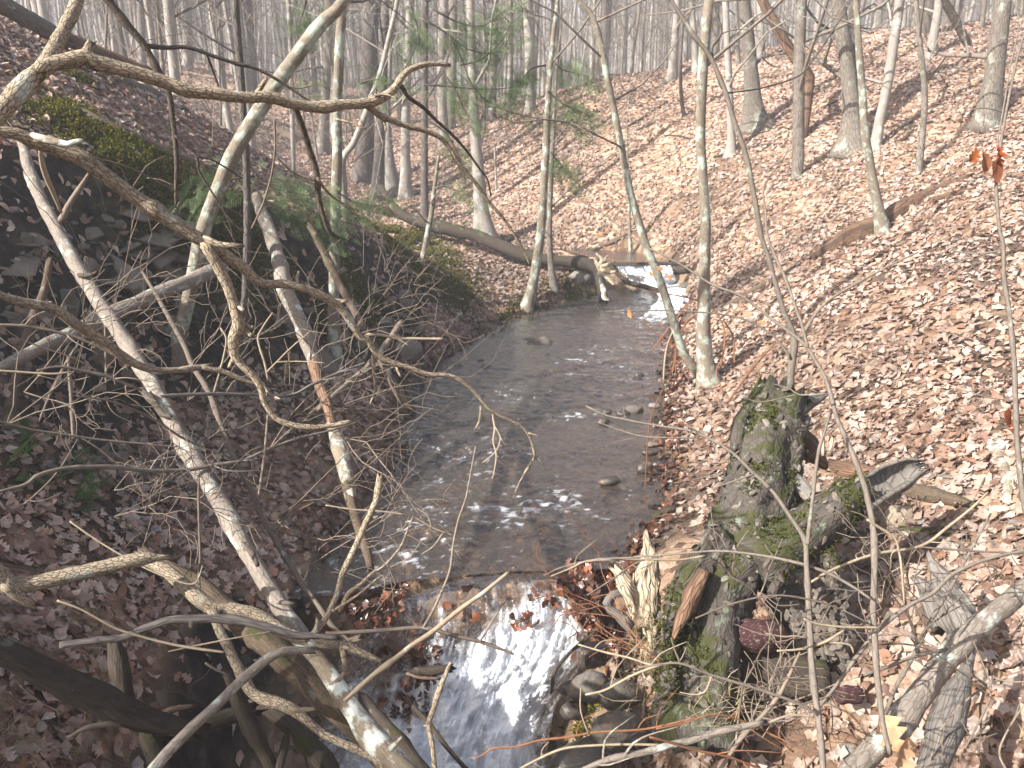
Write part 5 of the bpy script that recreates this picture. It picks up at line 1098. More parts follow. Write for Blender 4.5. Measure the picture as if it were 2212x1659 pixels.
# --- limbs and sticks in front of the left ledge
stick('forked bark stripped branch running level from the left edge', 'branch', 'd', [(-40, 285, 22), (100, 340, 26), (250, 370, 29), (330, 388, 31), (420, 450, 36), (520, 520, 37), (650, 600, 35), (750, 680, 33), (860, 740, 27), (960, 765, 22), (1080, 765, 20), (1200, 750, 18), (1280, 738, 14)], (2.5, 3.1), 'limb', kids=[('twig', 'd', [(1240, 750, 16), (1380, 778, 18), (1500, 830, 17), (1600, 862, 12)], (3.08, 3.2)), ('twig', 'd', [(880, 755, 12), (930, 780, 9), (990, 788, 6)], (2.95, 2.95)), ('stub', 'd', [(260, 365, 14), (300, 352, 9), (320, 348, 5)], (2.65, 2.65))])
stick('slim arching twig under the forked branch at the left edge', 'twig', 'd', [(-30, 488, 12), (150, 495, 14), (300, 520, 14), (450, 560, 14), (600, 620, 12), (700, 680, 8)], (2.9, 3.1), spurs=3)
stick('dark twig bending down to the lichen spotted trunk', 'twig', 'd', [(225, 770, 9), (320, 748, 11), (400, 748, 13), (500, 770, 14), (650, 800, 15), (750, 840, 14), (870, 890, 8)], (3.0, 3.2), spurs=2)
stick('short pale twig at the left edge with a sharp tip', 'twig', 'd', [(-20, 768, 10), (240, 785, 10), (340, 788, 9), (440, 775, 5)], (2.9, 3.0), 'pale_twig', kids=[('twig', 'd', [(230, 795, 5), (330, 820, 5), (450, 828, 5), (550, 805, 3)], (2.95, 3.05))])
stick('long thin twig crossing the rubble below the ledge', 'twig', 'd', [(470, 923, 6), (650, 950, 8), (800, 1000, 10), (950, 1070, 10), (1100, 1170, 10), (1250, 1240, 9), (1440, 1312, 6)], (3.0, 3.4), spurs=4)
stick('long whippy branch sweeping low across the left leaves to the creek', 'branch', 'd', [(-30, 1515, 10), (150, 1470, 14), (220, 1420, 15), (300, 1388, 15), (450, 1362, 15), (700, 1360, 15), (900, 1380, 15), (1140, 1376, 14), (1300, 1350, 14), (1480, 1320, 12), (1620, 1260, 10), (1800, 1190, 9), (2000, 1140, 8), (2180, 1085, 5)], (2.8, 3.8), 'sapling', spurs=6)
stick('thin pale twig low over the rubble at the left edge', 'twig', 'd', [(-20, 1075, 8), (200, 1130, 9), (400, 1160, 9), (600, 1190, 9), (850, 1215, 8), (1085, 1235, 5)], (3.0, 3.4), spurs=3)
stick('straight thin stick running level right to the broken pole', 'stick', 'd', [(1000, 925, 15), (1150, 915, 15), (1400, 910, 14), (1600, 915, 14), (1780, 920, 13), (1900, 860, 12), (2050, 790, 11), (2230, 722, 8)], (3.6, 4.2), 'grey_wood', spurs=5)
stick('upright dead stem standing in the rubble at the left', 'stem', 'd', [(450, 1180, 13), (440, 1000, 14), (430, 850, 13), (418, 700, 12)], (4.2, 4.2), 'twig', 'stem', spurs=2)
stick('thin dead stem hanging below the dark ringed log', 'stem', 'd', [(650, 845, 8), (648, 650, 9), (643, 470, 9)], (4.4, 4.4), 'twig', 'stem')
stick('slanting dead stem crossing the upright stem at the left', 'stem', 'd', [(240, 1080, 8), (300, 930, 10), (350, 830, 11), (410, 710, 11), (470, 620, 9)], (4.3, 4.3), 'twig', 'stem')
stick('rotten orange brown post at the far left of the ledge foot', 'post', 'd', [(40, 1130, 34), (60, 1020, 40), (90, 850, 36), (140, 650, 34), (200, 450, 30), (270, 280, 26), (300, 120, 22)], (4.7, 5.0), 'log', 'post')
stick('bent thin stem standing on the leaves by the slim straight pole', 'stem', 'd', [(1578, 1640, 9), (1590, 1500, 11), (1620, 1280, 11), (1640, 1040, 9)], (3.5, 3.5), 'twig', 'stem', spurs=3)
stick('forked light twig standing up before the thin dark trunk', 'twig', 'd', [(1310, 900, 8), (1330, 830, 9), (1370, 680, 9), (1385, 570, 9), (1348, 505, 7)], (3.4, 3.4), 'pale_twig')
stick('crooked twig rising right of the limb with pale stubs', 'twig', 'd', [(1640, 820, 8), (1620, 720, 9), (1580, 580, 9), (1605, 510, 8), (1670, 412, 5)], (3.6, 3.6), 'pale_twig', kids=[('twig', 'd', [(1635, 775, 7), (1710, 700, 7), (1780, 630, 6), (1895, 532, 4)], (3.6, 3.6)), ('twig', 'd', [(1690, 715, 7), (1830, 712, 6), (1985, 720, 4)], (3.6, 3.6))])
stick('thin upright twig before the broken grey pole', 'twig', 'd', [(1775, 850, 5), (1770, 680, 6), (1740, 572, 4)], (3.8, 3.8))
stick('thin hanging twig over the lower rubble', 'twig', 'd', [(-10, 480, 5), (120, 570, 5), (300, 640, 6), (450, 690, 6), (600, 770, 5)], (3.2, 3.4))
stick('bare curved twig at the left edge over the fern', 'twig', 'd', [(-20, 1540, 7), (60, 1620, 7), (180, 1560, 8), (350, 1390, 6), (480, 1180, 4)], (2.9, 3.1), spurs=3)
stick('long twig lying over the leaves above the mossy based branch', 'twig', 'g', [(428, 148, 8), (550, 235, 8), (700, 330, 8), (900, 440, 7), (1100, 520, 7), (1190, 530, 7), (1222, 480, 8), (1240, 420, 5)], (2.7, 2.7), 'pale_twig')
stick('thin stem rising through the humped branch', 'stem', 'g', [(1225, 560, 8), (1215, 460, 9), (1225, 380, 9), (1220, 200, 8), (1215, 0, 8), (1218, -120, 6)], (2.8, 2.9), 'twig', 'stem', spurs=3)
stick('pale thin stick slanting over the dry grass', 'twig', 'g', [(350, 634, 9), (500, 690, 9), (700, 800, 10), (850, 850, 11), (1000, 890, 11), (1150, 920, 12), (1370, 950, 9)], (2.45, 2.5), 'pale_twig', kids=[('twig', 'g', [(1030, 946, 5), (1200, 910, 6), (1400, 870, 7), (1650, 824, 5)], (2.5, 2.5))])
stick('small pale twig in the dark hollow at the bottom', 'twig', 'g', [(1258, 1015, 9), (1310, 1050, 9), (1400, 1090, 7)], (2.6, 2.65), 'pale_twig')
stick('thin twig at the left of the hollow with curling tip', 'twig', 'g', [(120, 1150, 8), (260, 1260, 8), (380, 1320, 6)], (2.5, 2.55))
stick('brown stick lying under the thick dark rotten log', 'stick', 'g', [(420, 1470, 12), (540, 1410, 20), (680, 1390, 22), (720, 1395, 16)], (2.5, 2.6), 'twig')
stick('orange brown stick wedged in the dark hollow', 'stick', 'g', [(960, 1340, 22), (1060, 1300, 24), (1180, 1280, 16)], (2.85, 2.9), 'log')
# --- sticks over the near fall
stick('long straight pale stick slanting up over the near fall', 'stick', 'h', [(70, 1235, 18), (220, 1100, 21), (350, 1000, 21), (480, 900, 21), (600, 820, 21), (760, 690, 20), (900, 590, 18), (1050, 468, 12)], (2.35, 2.5), 'pale_twig')
stick('level stick crossing the straight pale stick over the near fall', 'stick', 'h', [(-60, 835, 14), (150, 825, 15), (300, 815, 15), (540, 800, 16), (700, 840, 16), (900, 890, 14), (1092, 962, 9)], (2.45, 2.5), 'twig', kids=[('side_branch', 'h', [(885, 885, 9), (960, 760, 9), (1040, 630, 6)], (2.48, 2.55)), ('side_branch', 'h', [(540, 795, 10), (600, 690, 11), (650, 580, 11), (700, 450, 10), (720, 300, 9), (750, 150, 8), (800, 0, 7), (830, -160, 6), (858, -310, 4)], (2.47, 2.7)), ('twig', 'h', [(660, 550, 6), (690, 540, 5), (700, 575, 3)], (2.5, 2.5)), ('twig', 'h', [(655, 560, 5), (610, 580, 4), (585, 585, 2)], (2.5, 2.5))])
stick('knobbly upright branch with a blunt top at the left water side', 'branch', 'h', [(-140, 850, 14), (-70, 760, 18), (0, 620, 20), (40, 480, 21), (110, 330, 22), (190, 150, 22), (245, 30, 21), (262, -60, 22), (270, -115, 16)], (2.6, 2.8), 'limb', kids=[('twig', 'h', [(30, 690, 14), (80, 590, 16), (150, 540, 14), (220, 470, 10), (300, 420, 8), (400, 300, 7), (440, 200, 5), (478, 110, 3)], (2.65, 2.75)), ('twig', 'h', [(240, 448, 6), (330, 430, 6), (450, 370, 4), (540, 245, 2)], (2.7, 2.75)), ('twig', 'h', [(-20, 700, 12), (60, 650, 10), (150, 590, 9), (230, 520, 7), (290, 480, 5), (300, 560, 4), (255, 670, 2)], (2.62, 2.65)), ('stub', 'h', [(235, 130, 10), (262, 118, 8)], (2.75, 2.75), 'pale_wood')])
stick('knobbly twig standing in front of the white water at the bottom', 'twig', 'h', [(610, 1680, 19), (590, 1500, 21), (570, 1395, 22), (600, 1300, 20), (622, 1220, 21), (665, 1110, 19), (705, 1012, 11)], (2.2, 2.3), 'limb', kids=[('stub', 'h', [(580, 1400, 14), (540, 1400, 12)], (2.25, 2.25))])
stick('fine arched twig fanning over the dark water left of the fall', 'twig', 'h', [(-60, 50, 6), (100, 75, 7), (300, 90, 7), (470, 120, 7), (600, 190, 6), (725, 235, 4)], (2.8, 2.9), 'pale_twig', kids=[('twig', 'h', [(590, 190, 4), (560, 110, 4), (500, 70, 3)], (2.85, 2.85)), ('twig', 'h', [(660, 215, 4), (600, 300, 4), (525, 350, 3)], (2.88, 2.88))])
stick('black wet stick leaning in the right side of the white water', 'stick', 'h', [(1322, 1195, 11), (1345, 1065, 13), (1430, 960, 13), (1510, 890, 13), (1585, 828, 10)], (4.35, 4.5), 'dark_log')
stick('black wet stick sliding down the left side of the white water', 'stick', 'h', [(480, 1290, 20), (560, 1370, 20), (650, 1490, 20), (740, 1600, 18), (850, 1720, 18)], (4.2, 3.9), 'dark_log')
stick('red brown wet stick lying across the left of the near fall', 'stick', 'h', [(440, 1080, 12), (520, 1105, 13), (628, 1112, 10)], (4.3, 4.3), 'orange_log')
stick('short dark log stuck in the left of the near fall', 'log', 'h', [(500, 1060, 24), (580, 1065, 30), (680, 1052, 26)], (4.35, 4.35), 'dark_log', 'log')
stick('black sunken branch slanting through the lower left foam', 'log', 'h', [(170, 1230, 34), (290, 1370, 38), (420, 1520, 38), (560, 1690, 38)], (4.2, 3.7), 'dark_log', 'log')
stick('dark plank of wood lying on the right lip of the creek', 'log', 'h', [(1720, 260, 30), (1800, 225, 36), (1900, 170, 38), (2000, 110, 38), (2060, 75, 26)], 'g', 'dark_log', 'log')
# --- twigs and saplings of the right foreground
stick('thick grey lichen flecked branch slanting across the bottom right corner', 'branch', 'i', [(1080, 1760, 68), (1170, 1670, 72), (1300, 1540, 76), (1450, 1380, 78), (1600, 1180, 78), (1720, 1010, 76), (1850, 870, 73), (2000, 740, 69), (2150, 620, 66), (2300, 500, 62)], (1.95, 2.4), 'grey_trunk')
stick('buff root standing behind the thick slanting branch', 'root', 'i', [(1630, 1720, 92), (1700, 1500, 96), (1750, 1350, 96), (1800, 1200, 86), (1850, 1080, 46), (1895, 940, 20)], (2.45, 2.7), 'grey_wood', 'root')
stick('slim forked sapling rising before the big stump', 'sapling', 'i', [(985, 1720, 25), (970, 1500, 28), (945, 1300, 28), (925, 1150, 28), (910, 1000, 28), (900, 800, 27), (890, 600, 25), (880, 400, 23), (868, 260, 22), (780, 120, 19), (700, 0, 17), (640, -70, 16), (560, -142, 15), (450, -252, 13), (350, -322, 12), (180, -402, 11), (0, -432, 9), (-220, -472, 8), (-350, -502, 7), (-470, -557, 5)], (1.75, 2.1), 'sapling', 'sapling',
      kids=[('side_branch', 'i', [(885, 290, 18), (900, 150, 16), (920, 0, 15), (935, -150, 15), (960, -300, 13), (995, -410, 12), (1025, -520, 9)], (1.82, 1.95)), ('twig', 'f', [(560, 1400, 8), (420, 1450, 7), (300, 1490, 5)], (1.9, 1.9)), ('twig', 'f', [(0, 1178, 6), (120, 1180, 6), (235, 1185, 4)], (2.0, 2.0)), ('twig', 'f', [(180, 1141, 6), (140, 1080, 4), (120, 1060, 3)], (2.0, 2.0)), ('twig', 'e', [(1780, 1070, 5), (1765, 1020, 4), (1768, 985, 3)], (2.1, 2.1)),
            ('twig', 'e', [(2204, 1180, 7), (2000, 1178, 7), (1880, 1170, 7), (1780, 1145, 6), (1610, 1085, 4)], (2.05, 2.15)), ('twig', 'e', [(1850, 1172, 5), (1780, 1190, 4), (1715, 1203, 3)], (2.1, 2.1)), ('twig', 'i', [(885, 865, 9), (810, 850, 8), (740, 856, 8), (630, 834, 5)], (1.78, 1.76), 'pale_twig'), ('twig', 'i', [(950, 1335, 12), (850, 1275, 13), (720, 1222, 14), (500, 1150, 13), (300, 1090, 12), (120, 1022, 10), (0, 1022, 9), (-150, 1045, 8)], (1.76, 1.72)), ('twig', 'i', [(110, 1020, 8), (75, 940, 8), (50, 860, 4)], (1.73, 1.73)), ('twig', 'i', [(300, 1092, 8), (260, 1190, 8), (190, 1210, 7), (105, 1195, 4)], (1.74, 1.74), 'pale_twig')])
stick('taller slim sapling right of the forked one with branches up to the far weir', 'sapling', 'i', [(1390, 1560, 22), (1350, 1400, 24), (1325, 1200, 26), (1308, 1050, 27), (1300, 900, 27), (1287, 700, 27), (1297, 450, 27), (1290, 200, 26), (1252, 0, 25), (1237, -62, 24), (1180, -222, 23), (1120, -362, 22), (1060, -502, 20), (1030, -622, 18), (990, -742, 16), (930, -842, 16), (880, -922, 15), (800, -992, 14), (650, -1102, 12), (480, -1232, 11), (300, -1302, 10), (130, -1412, 9), (0, -1482, 8), (-150, -1560, 7), (-330, -1710, 6), (-560, -1855, 4)], (1.85, 2.2), 'sapling', 'sapling',
      kids=[('side_branch', 'f', [(890, 630, 13), (850, 480, 13), (820, 400, 12), (750, 200, 12), (690, 70, 11), (640, -60, 10), (630, -200, 8), (620, -360, 8), (730, -520, 6), (790, -622, 4)], (2.0, 2.1)), ('twig', 'f', [(1010, 910, 8), (920, 915, 8), (830, 915, 7), (780, 880, 6), (680, 850, 3)], (1.98, 2.0)), ('twig', 'f', [(830, 912, 6), (600, 960, 5), (480, 920, 3)], (2.0, 2.0)), ('twig', 'f', [(1110, 1170, 8), (1150, 1180, 7), (1190, 1178, 4)], (1.95, 1.95)), ('twig', 'f', [(730, -520, 5), (650, -470, 5), (560, -420, 4), (350, -300, 3)], (2.05, 2.1)),
            ('twig', 'i', [(1330, 800, 9), (1100, 795, 9), (950, 776, 9), (858, 744, 5)], (1.88, 1.84), 'pale_twig'), ('twig', 'i', [(1110, 815, 9), (990, 888, 13), (850, 930, 11), (700, 942, 7)], (1.86, 1.84), 'pale_twig'), ('twig', 'i', [(990, 888, 9), (1130, 900, 9), (1160, 925, 8), (1168, 955, 8)], (1.86, 1.86), 'pale_twig'), ('twig', 'i', [(1100, 690, 6), (1200, 740, 6), (1270, 780, 5)], (1.88, 1.88)),
            ('side_branch', 'i', [(930, 1320, 12), (1080, 1130, 14), (1200, 960, 16), (1330, 805, 17), (1500, 670, 17), (1650, 590, 17), (1780, 470, 16), (1990, 380, 15), (2230, 325, 13)], (1.9, 2.05)), ('side_branch', 'i', [(1275, 625, 11), (1150, 540, 13), (1000, 460, 13), (850, 410, 12), (700, 375, 12), (550, 350, 11), (350, 330, 10), (150, 342, 8), (0, 355, 8), (-220, 372, 7), (-420, 382, 6), (-620, 430, 5), (-725, 480, 3)], (1.88, 2.05)), ('twig', 'i', [(690, 375, 6), (650, 330, 5), (625, 290, 3)], (1.95, 1.95)), ('twig', 'i', [(400, 335, 5), (350, 240, 5), (270, 170, 3)], (1.97, 1.97))])
stick('slender stem with high twigs rising behind the broken stump', 'sapling', 'f', [(768, 930, 34), (780, 820, 33), (795, 700, 32), (806, 580, 30), (775, 480, 25), (740, 400, 23), (690, 230, 21), (640, 50, 19), (620, 0, 20), (600, -71, 22), (570, -251, 22), (530, -451, 22), (500, -581, 22), (440, -751, 21), (380, -951, 20), (330, -1071, 20), (280, -1171, 18), (180, -1301, 16), (90, -1441, 14), (30, -1540, 11)], (3.9, 3.6), 'sapling', 'sapling',
      kids=[('side_branch', 'f', [(850, 560, 14), (930, 430, 13), (1020, 335, 12), (1150, 255, 11), (1250, 200, 10), (1400, 120, 9), (1550, 50, 6)], (3.85, 3.9)), ('side_branch', 'c', [(365, 540, 15), (335, 460, 14), (308, 380, 13), (305, 290, 12), (360, 200, 10), (330, 90, 9), (300, -30, 7)], (3.7, 3.7), 'dark_limb'), ('side_branch', 'c', [(395, 570, 8), (600, 540, 8), (800, 480, 7), (880, 420, 6), (980, 280, 8), (1060, 160, 7), (1130, 60, 4)], (3.7, 3.9), 'dark_limb'), ('twig', 'f', [(775, 690, 12), (755, 650, 11), (680, 560, 10), (560, 480, 9), (400, 430, 8), (150, 405, 7), (-60, 400, 6), (-350, 405, 4)], (3.85, 3.9)), ('twig', 'c', [(305, 290, 7), (360, 210, 6), (460, 180, 5), (600, 190, 3)], (3.7, 3.7))])
stick('tall thin sapling near the right edge with dead leaves hanging on it', 'sapling', 'f', [(2230, 1660, 24), (2200, 1500, 23), (2170, 1200, 22), (2160, 950, 21), (2150, 700, 20), (2120, 400, 19), (2090, 200, 16), (2085, 0, 16), (2062, -101, 15), (2042, -351, 14), (2060, -551, 12), (2100, -801, 11), (2150, -1051, 10), (2200, -1251, 8), (2260, -1400, 6)], (2.3, 2.5), 'sapling', 'sapling',
      kids=[('twig', 'c', [(2070, 960, 8), (2050, 880, 7), (2080, 700, 7), (2130, 400, 6), (2180, 150, 5), (2150, 0, 4)], (2.45, 2.5)), ('twig', 'c', [(2110, 690, 6), (1950, 660, 6), (1820, 700, 4)], (2.5, 2.5)), ('twig', 'f', [(2085, 30, 8), (1950, 50, 8), (1800, 40, 7), (1760, 0, 6), (1700, -60, 4)], (2.45, 2.5)), ('twig', 'f', [(1990, 50, 6), (1800, 100, 6), (1540, 148, 4), (1400, 138, 3)], (2.45, 2.5)), ('twig', 'f', [(2150, 450, 6), (2060, 425, 5), (1980, 428, 3)], (2.4, 2.4)), ('twig', 'f', [(2165, 950, 7), (2000, 935, 6), (1890, 900, 3)], (2.4, 2.4))])
for (lab, cr, pts, d, mt, sp) in [
    ('thin bow shaped twig before the red burl', 'i', [(200, 742, 6), (400, 662, 7), (600, 612, 8), (750, 604, 8), (950, 640, 8), (1100, 690, 7)], (1.75, 1.8), 'twig', 3),
    ('long twig rising right from behind the forked sapling', 'i', [(905, 522, 10), (1050, 440, 11), (1300, 350, 12), (1580, 300, 12), (1750, 180, 12), (1900, 60, 10), (1990, -30, 8)], (2.0, 2.2), 'pale_twig', 5),
    ('level twig at the right edge below the mossy plank', 'i', [(1560, 305, 7), (1900, 330, 8), (2240, 346, 7)], (2.05, 2.1), 'twig', 2),
    ('crooked twig crossing the taller slim sapling', 'i', [(1250, 138, 8), (1330, 190, 9), (1420, 250, 10), (1445, 330, 9), (1460, 420, 9), (1480, 660, 6)], (1.95, 2.0), 'pale_twig', 3),
    ('slanting dark twig right of the stump base', 'i', [(330, 1700, 14), (480, 1480, 17), (600, 1350, 18), (720, 1200, 17), (840, 950, 9)], (1.95, 2.1), 'twig', 5),
    ('reddish cane lying low in the bottom right brush', 'i', [(-80, 1470, 9), (0, 1490, 9), (200, 1550, 10), (400, 1590, 11), (640, 1680, 10)], (1.75, 1.85), 'red_twig', 2),
    ('second reddish cane above the low one in the bottom right brush', 'i', [(-40, 1420, 7), (150, 1380, 7), (280, 1335, 7), (430, 1350, 7), (640, 1440, 8), (800, 1560, 8)], (1.8, 1.9), 'red_twig', 3),
    ('stout grey stick coming in at the bottom beside the white water', 'h', [(1420, 1720, 20), (1550, 1655, 22), (1700, 1600, 25), (1900, 1560, 29), (2060, 1515, 31), (2200, 1480, 30), (2400, 1425, 27), (2605, 1385, 22)], (1.75, 1.85), 'grey_trunk', 3),
    ('thin pale twig at the bottom edge above the stout grey stick', 'h', [(1100, 1680, 8), (1250, 1600, 9), (1400, 1540, 10), (1600, 1520, 10), (1800, 1515, 10), (2000, 1520, 10), (2250, 1540, 8)], (1.85, 1.85), 'pale_twig', 3),
    ('budded reddish twig over the foot of the white water', 'h', [(840, 1602, 5), (900, 1580, 6), (960, 1540, 8), (1100, 1530, 9), (1250, 1490, 9), (1420, 1470, 9), (1600, 1440, 9), (1900, 1420, 9), (2212, 1350, 8)], (1.85, 1.95), 'red_twig', 6),
    ('twig with a curved tip before the moss covered boulder', 'h', [(1550, 1450, 7), (1530, 1400, 7), (1500, 1300, 7), (1502, 1170, 5)], (1.9, 1.9), 'pale_twig', 0),
    ('budded twig pointing left over the splintered snag', 'h', [(1320, 484, 5), (1450, 432, 7), (1520, 398, 8), (1650, 385, 8), (1900, 382, 8), (2100, 385, 9), (2260, 360, 9)], (2.0, 2.05), 'pale_twig', 5),
    ('dark twig slanting over the splintered snag', 'h', [(1540, 602, 6), (1700, 500, 7), (1850, 400, 7), (2050, 350, 6), (2200, 340, 5)], (2.1, 2.1), 'twig', 2),
    ('fine reddish twig curving to the base of the snag', 'h', [(1590, 768, 5), (1700, 850, 6), (1800, 900, 6), (1900, 932, 5)], (2.2, 2.2), 'red_twig', 2),
    ('long fine twig running past the red leaves by the snag', 'h', [(1485, 903, 6), (1650, 950, 8), (1800, 985, 8), (1950, 1030, 8), (2100, 1015, 8), (2230, 1060, 8)], (1.9, 1.8), 'pale_twig', 3),
    ('pale twig pointing down left at the dark boulder', 'h', [(1530, 1210, 8), (1650, 1182, 10), (1800, 1100, 10), (1950, 1040, 10), (2060, 1010, 8)], (1.85, 1.8), 'pale_twig', 2),
    ('thin grey twig leaning over the bottom right stones', 'i', [(1850, 1540, 8), (1960, 1330, 8), (2010, 1180, 8), (1960, 1020, 6), (1900, 880, 4)], (2.0, 2.1), 'twig', 3),
    ('bowed twig at the bottom right corner', 'i', [(2120, 1700, 9), (2060, 1560, 9), (2140, 1380, 8), (2225, 1260, 7)], (1.9, 1.95), 'twig', 2),
    ('grey green twig slanting up behind the grey broken stump', 'i', [(1340, 1400, 16), (1420, 1180, 17), (1520, 1000, 17), (1640, 760, 16), (1760, 560, 14), (1900, 300, 11), (2010, 100, 8)], (2.6, 2.8), 'sapling', 4),
    ('dark bowed twig over the dirt right of the taller sapling', 'i', [(1310, 905, 6), (1480, 900, 6), (1640, 940, 6), (1740, 1010, 6), (1900, 1130, 6), (2020, 1240, 4)], (1.95, 2.0), 'dark_limb', 2),
    ('low level twig before the thick slanting branch', 'i', [(1230, 1090, 12), (1380, 1040, 13), (1530, 980, 14), (1740, 930, 12)], (2.1, 2.2), 'sapling', 2),
    ('bright pale twig at the right edge below the slanting branch', 'i', [(2040, 1108, 6), (2110, 1130, 6), (2240, 1132, 6)], (2.1, 2.1), 'pale_twig', 0),
    ('loose twig hanging low over the brush at the bottom', 'i', [(650, 1380, 11), (760, 1340, 10), (860, 1335, 9), (930, 1350, 8)], (1.9, 1.85), 'twig', 2)]:
    stick(lab, 'cane' if 'cane' in lab else ('stick' if ' stick ' in lab else 'twig'), cr, pts, d, mt, 'cane' if 'cane' in lab else ('stick' if ' stick ' in lab else 'twig'), spurs=sp)

# --- logs and sticks farther off
stick('rotten brown log lying behind the thin lichen tree on the right slope', 'log', 'c', [(940, 1570, 34), (1080, 1490, 54), (1200, 1430, 62), (1300, 1385, 62), (1380, 1340, 62), (1450, 1290, 68), (1600, 1220, 64), (1750, 1150, 50), (1860, 1095, 24)], 'g', 'brown_log', 'log', kids=[('side_branch', 'c', [(1650, 1230, 26), (1760, 1200, 30), (1900, 1158, 16)], 'g')])
stick('dark rotten log half sunk in the leaves below the rotten brown log', 'log', 'f', [(330, 405, 16), (400, 380, 24), (560, 275, 22), (700, 200, 18), (800, 140, 12)], 'g', 'log', 'log')
stick('arching fallen log reaching over boulders to the far water edge', 'log', 'b', [(270, 1140, 16), (400, 1310, 32), (600, 1380, 40), (850, 1440, 40), (950, 1480, 44), (1150, 1562, 46), (1300, 1590, 36), (1420, 1600, 38), (1520, 1612, 42), (1600, 1650, 42), (1625, 1730, 36), (1640, 1830, 30)], (14.0, 12.6), 'dark_log', 'log',
      kids=[('root', 'W', [(380, 420, 30), (420, 330, 24), (360, 270, 12)], (12.5, 12.5), 'pale_wood'), ('root', 'W', [(400, 430, 34), (480, 400, 26), (560, 370, 12)], (12.5, 12.4), 'pale_wood'), ('root', 'W', [(410, 460, 34), (500, 490, 28), (580, 480, 14)], (12.5, 12.3), 'pale_wood'), ('root', 'W', [(390, 420, 24), (440, 350, 20), (480, 290, 8)], (12.5, 12.5), 'pale_wood'), ('root', 'W', [(400, 500, 30), (480, 560, 24), (560, 640, 12)], (12.4, 12.2), 'pale_wood'), ('root', 'W', [(400, 600, 40), (440, 720, 36), (450, 800, 30), (500, 830, 14)], (12.4, 12.2), 'lichen_trunk'), ('root', 'W', [(390, 460, 26), (330, 330, 22), (280, 320, 10)], (12.5, 12.5), 'pale_wood')])
stick('dark wet log slanting under the far weir', 'log', 'W', [(540, 420, 24), (620, 520, 30), (740, 615, 34), (860, 645, 36), (1000, 685, 38), (1110, 720, 34), (1150, 745, 24)], (13.0, 12.85), 'dark_log', 'log')
weir = stick('grey plank forming the crest of the far weir', 'weir', 'W', [(470, 400, 24), (700, 392, 26), (1000, 388, 26), (1260, 386, 26), (1430, 384, 24)], (13.55, 13.5), 'dark_log', 'weir_plank', kids=[('plank', 'W', [(1262, 470, 50), (1360, 465, 54), (1430, 462, 44)], (13.5, 13.5))])
stick('mossy topped log along the crest of the left ledge', 'log', 'a', [(220, 640, 26), (350, 660, 32), (500, 690, 36), (560, 725, 42), (680, 790, 46), (800, 850, 46), (900, 895, 44), (1000, 940, 42), (1120, 985, 38), (1250, 1030, 30), (1350, 1065, 18)], 'g', 'log', 'log', kids=[('side_branch', 'a', [(480, 690, 20), (560, 690, 18), (650, 688, 10)], 'g')])
stick('thick log lying at the top left corner', 'log', 'a', [(-60, -10, 56), (60, 50, 60), (150, 105, 62), (300, 190, 60), (360, 230, 40)], (6.5, 7.0), 'grey_wood', 'log')
stick('red brown rotten log going on behind the thick top left log', 'log', 'a', [(300, 190, 40), (450, 250, 44), (600, 320, 42), (740, 370, 36), (880, 420, 22)], (8.0, 8.6), 'orange_log', 'log')
stick('grey log lying in the leaves behind the hooked limb', 'log', 'a', [(740, 500, 34), (850, 540, 40), (960, 590, 42), (1080, 660, 34)], 'g', 'grey_wood', 'log')
stick('pale bark slab lying over the moss on the left ledge', 'bark slab', 'a', [(700, 840, 14), (780, 900, 28), (860, 970, 24), (925, 1030, 8)], 'g', 'pale_wood', 'bark_slab', kids=[])
stick('dark rotten log on the left bank behind the whitish trunk', 'log', 'a', [(1640, 760, 22), (1760, 830, 30), (1900, 900, 30), (2000, 950, 18)], 'g', 'log', 'log')
for k, (lab, pts) in enumerate([('dark fallen pole high on the slope above the far weir', [(1760, 790, 6), (1900, 710, 9), (2035, 620, 6)]), ('second dark fallen pole below the high one above the far weir', [(1840, 800, 6), (1930, 760, 9), (2025, 722, 6)]), ('fallen stick on the leaf slope left of the slim pale tree', [(900, 920, 7), (960, 890, 8), (1040, 880, 5)]), ('brown fallen branch low on the slope behind the far weir', [(1520, 1580, 10), (1600, 1520, 14), (1700, 1480, 14), (1790, 1430, 8)]), ('dark fallen branch by the foot of the broad grey trunk', [(980, 1480, 10), (1080, 1470, 12), (1160, 1480, 7)])]):
    stick(lab, 'fallen branch', 'b', pts, 'g', 'dark_log' if k != 3 else 'log', 'fallen_branch')
for lab, pts in [('dark fallen branch between the props of the rusty snag and the stout trunk', [(320, 960, 8), (450, 930, 12), (600, 895, 12), (780, 878, 8)]), ('dark fallen branch lying right of the stout dark trunk', [(1350, 880, 8), (1480, 850, 12), (1530, 780, 12), (1600, 760, 12), (1680, 735, 7)]), ('bent dark branch behind the crooked tree on the right slope', [(1420, 770, 10), (1480, 780, 13), (1540, 770, 10)]), ('thin fallen branch left of the stout dark trunk', [(940, 680, 6), (1020, 640, 9), (1110, 600, 6)]), ('dark fallen branch at the far left of the right slope', [(20, 830, 6), (100, 835, 10), (170, 850, 6)]), ('curved dark twig in the leaves near the right edge', [(1800, 2110, 9), (1830, 2160, 11), (1880, 2200, 11), (1960, 2230, 7)])]:
    stick(lab, 'fallen branch', 'c', pts, 'g', 'dark_log', 'fallen_branch')
stick('bent lichen patched stick lying in the leaves at the right', 'stick', 'S', [(2020, 300, 26), (2040, 330, 34), (2090, 400, 36), (2110, 450, 34), (2125, 520, 34), (2120, 620, 26)], 'g', 'lichen_trunk', 'stick')
stick('plank of old wood covered in bright moss behind the pebbly dirt', 'plank', 'S', [(1540, 775, 20), (1620, 785, 28), (1700, 795, 28), (1810, 812, 18)], 'g', 'moss_plank', 'plank')
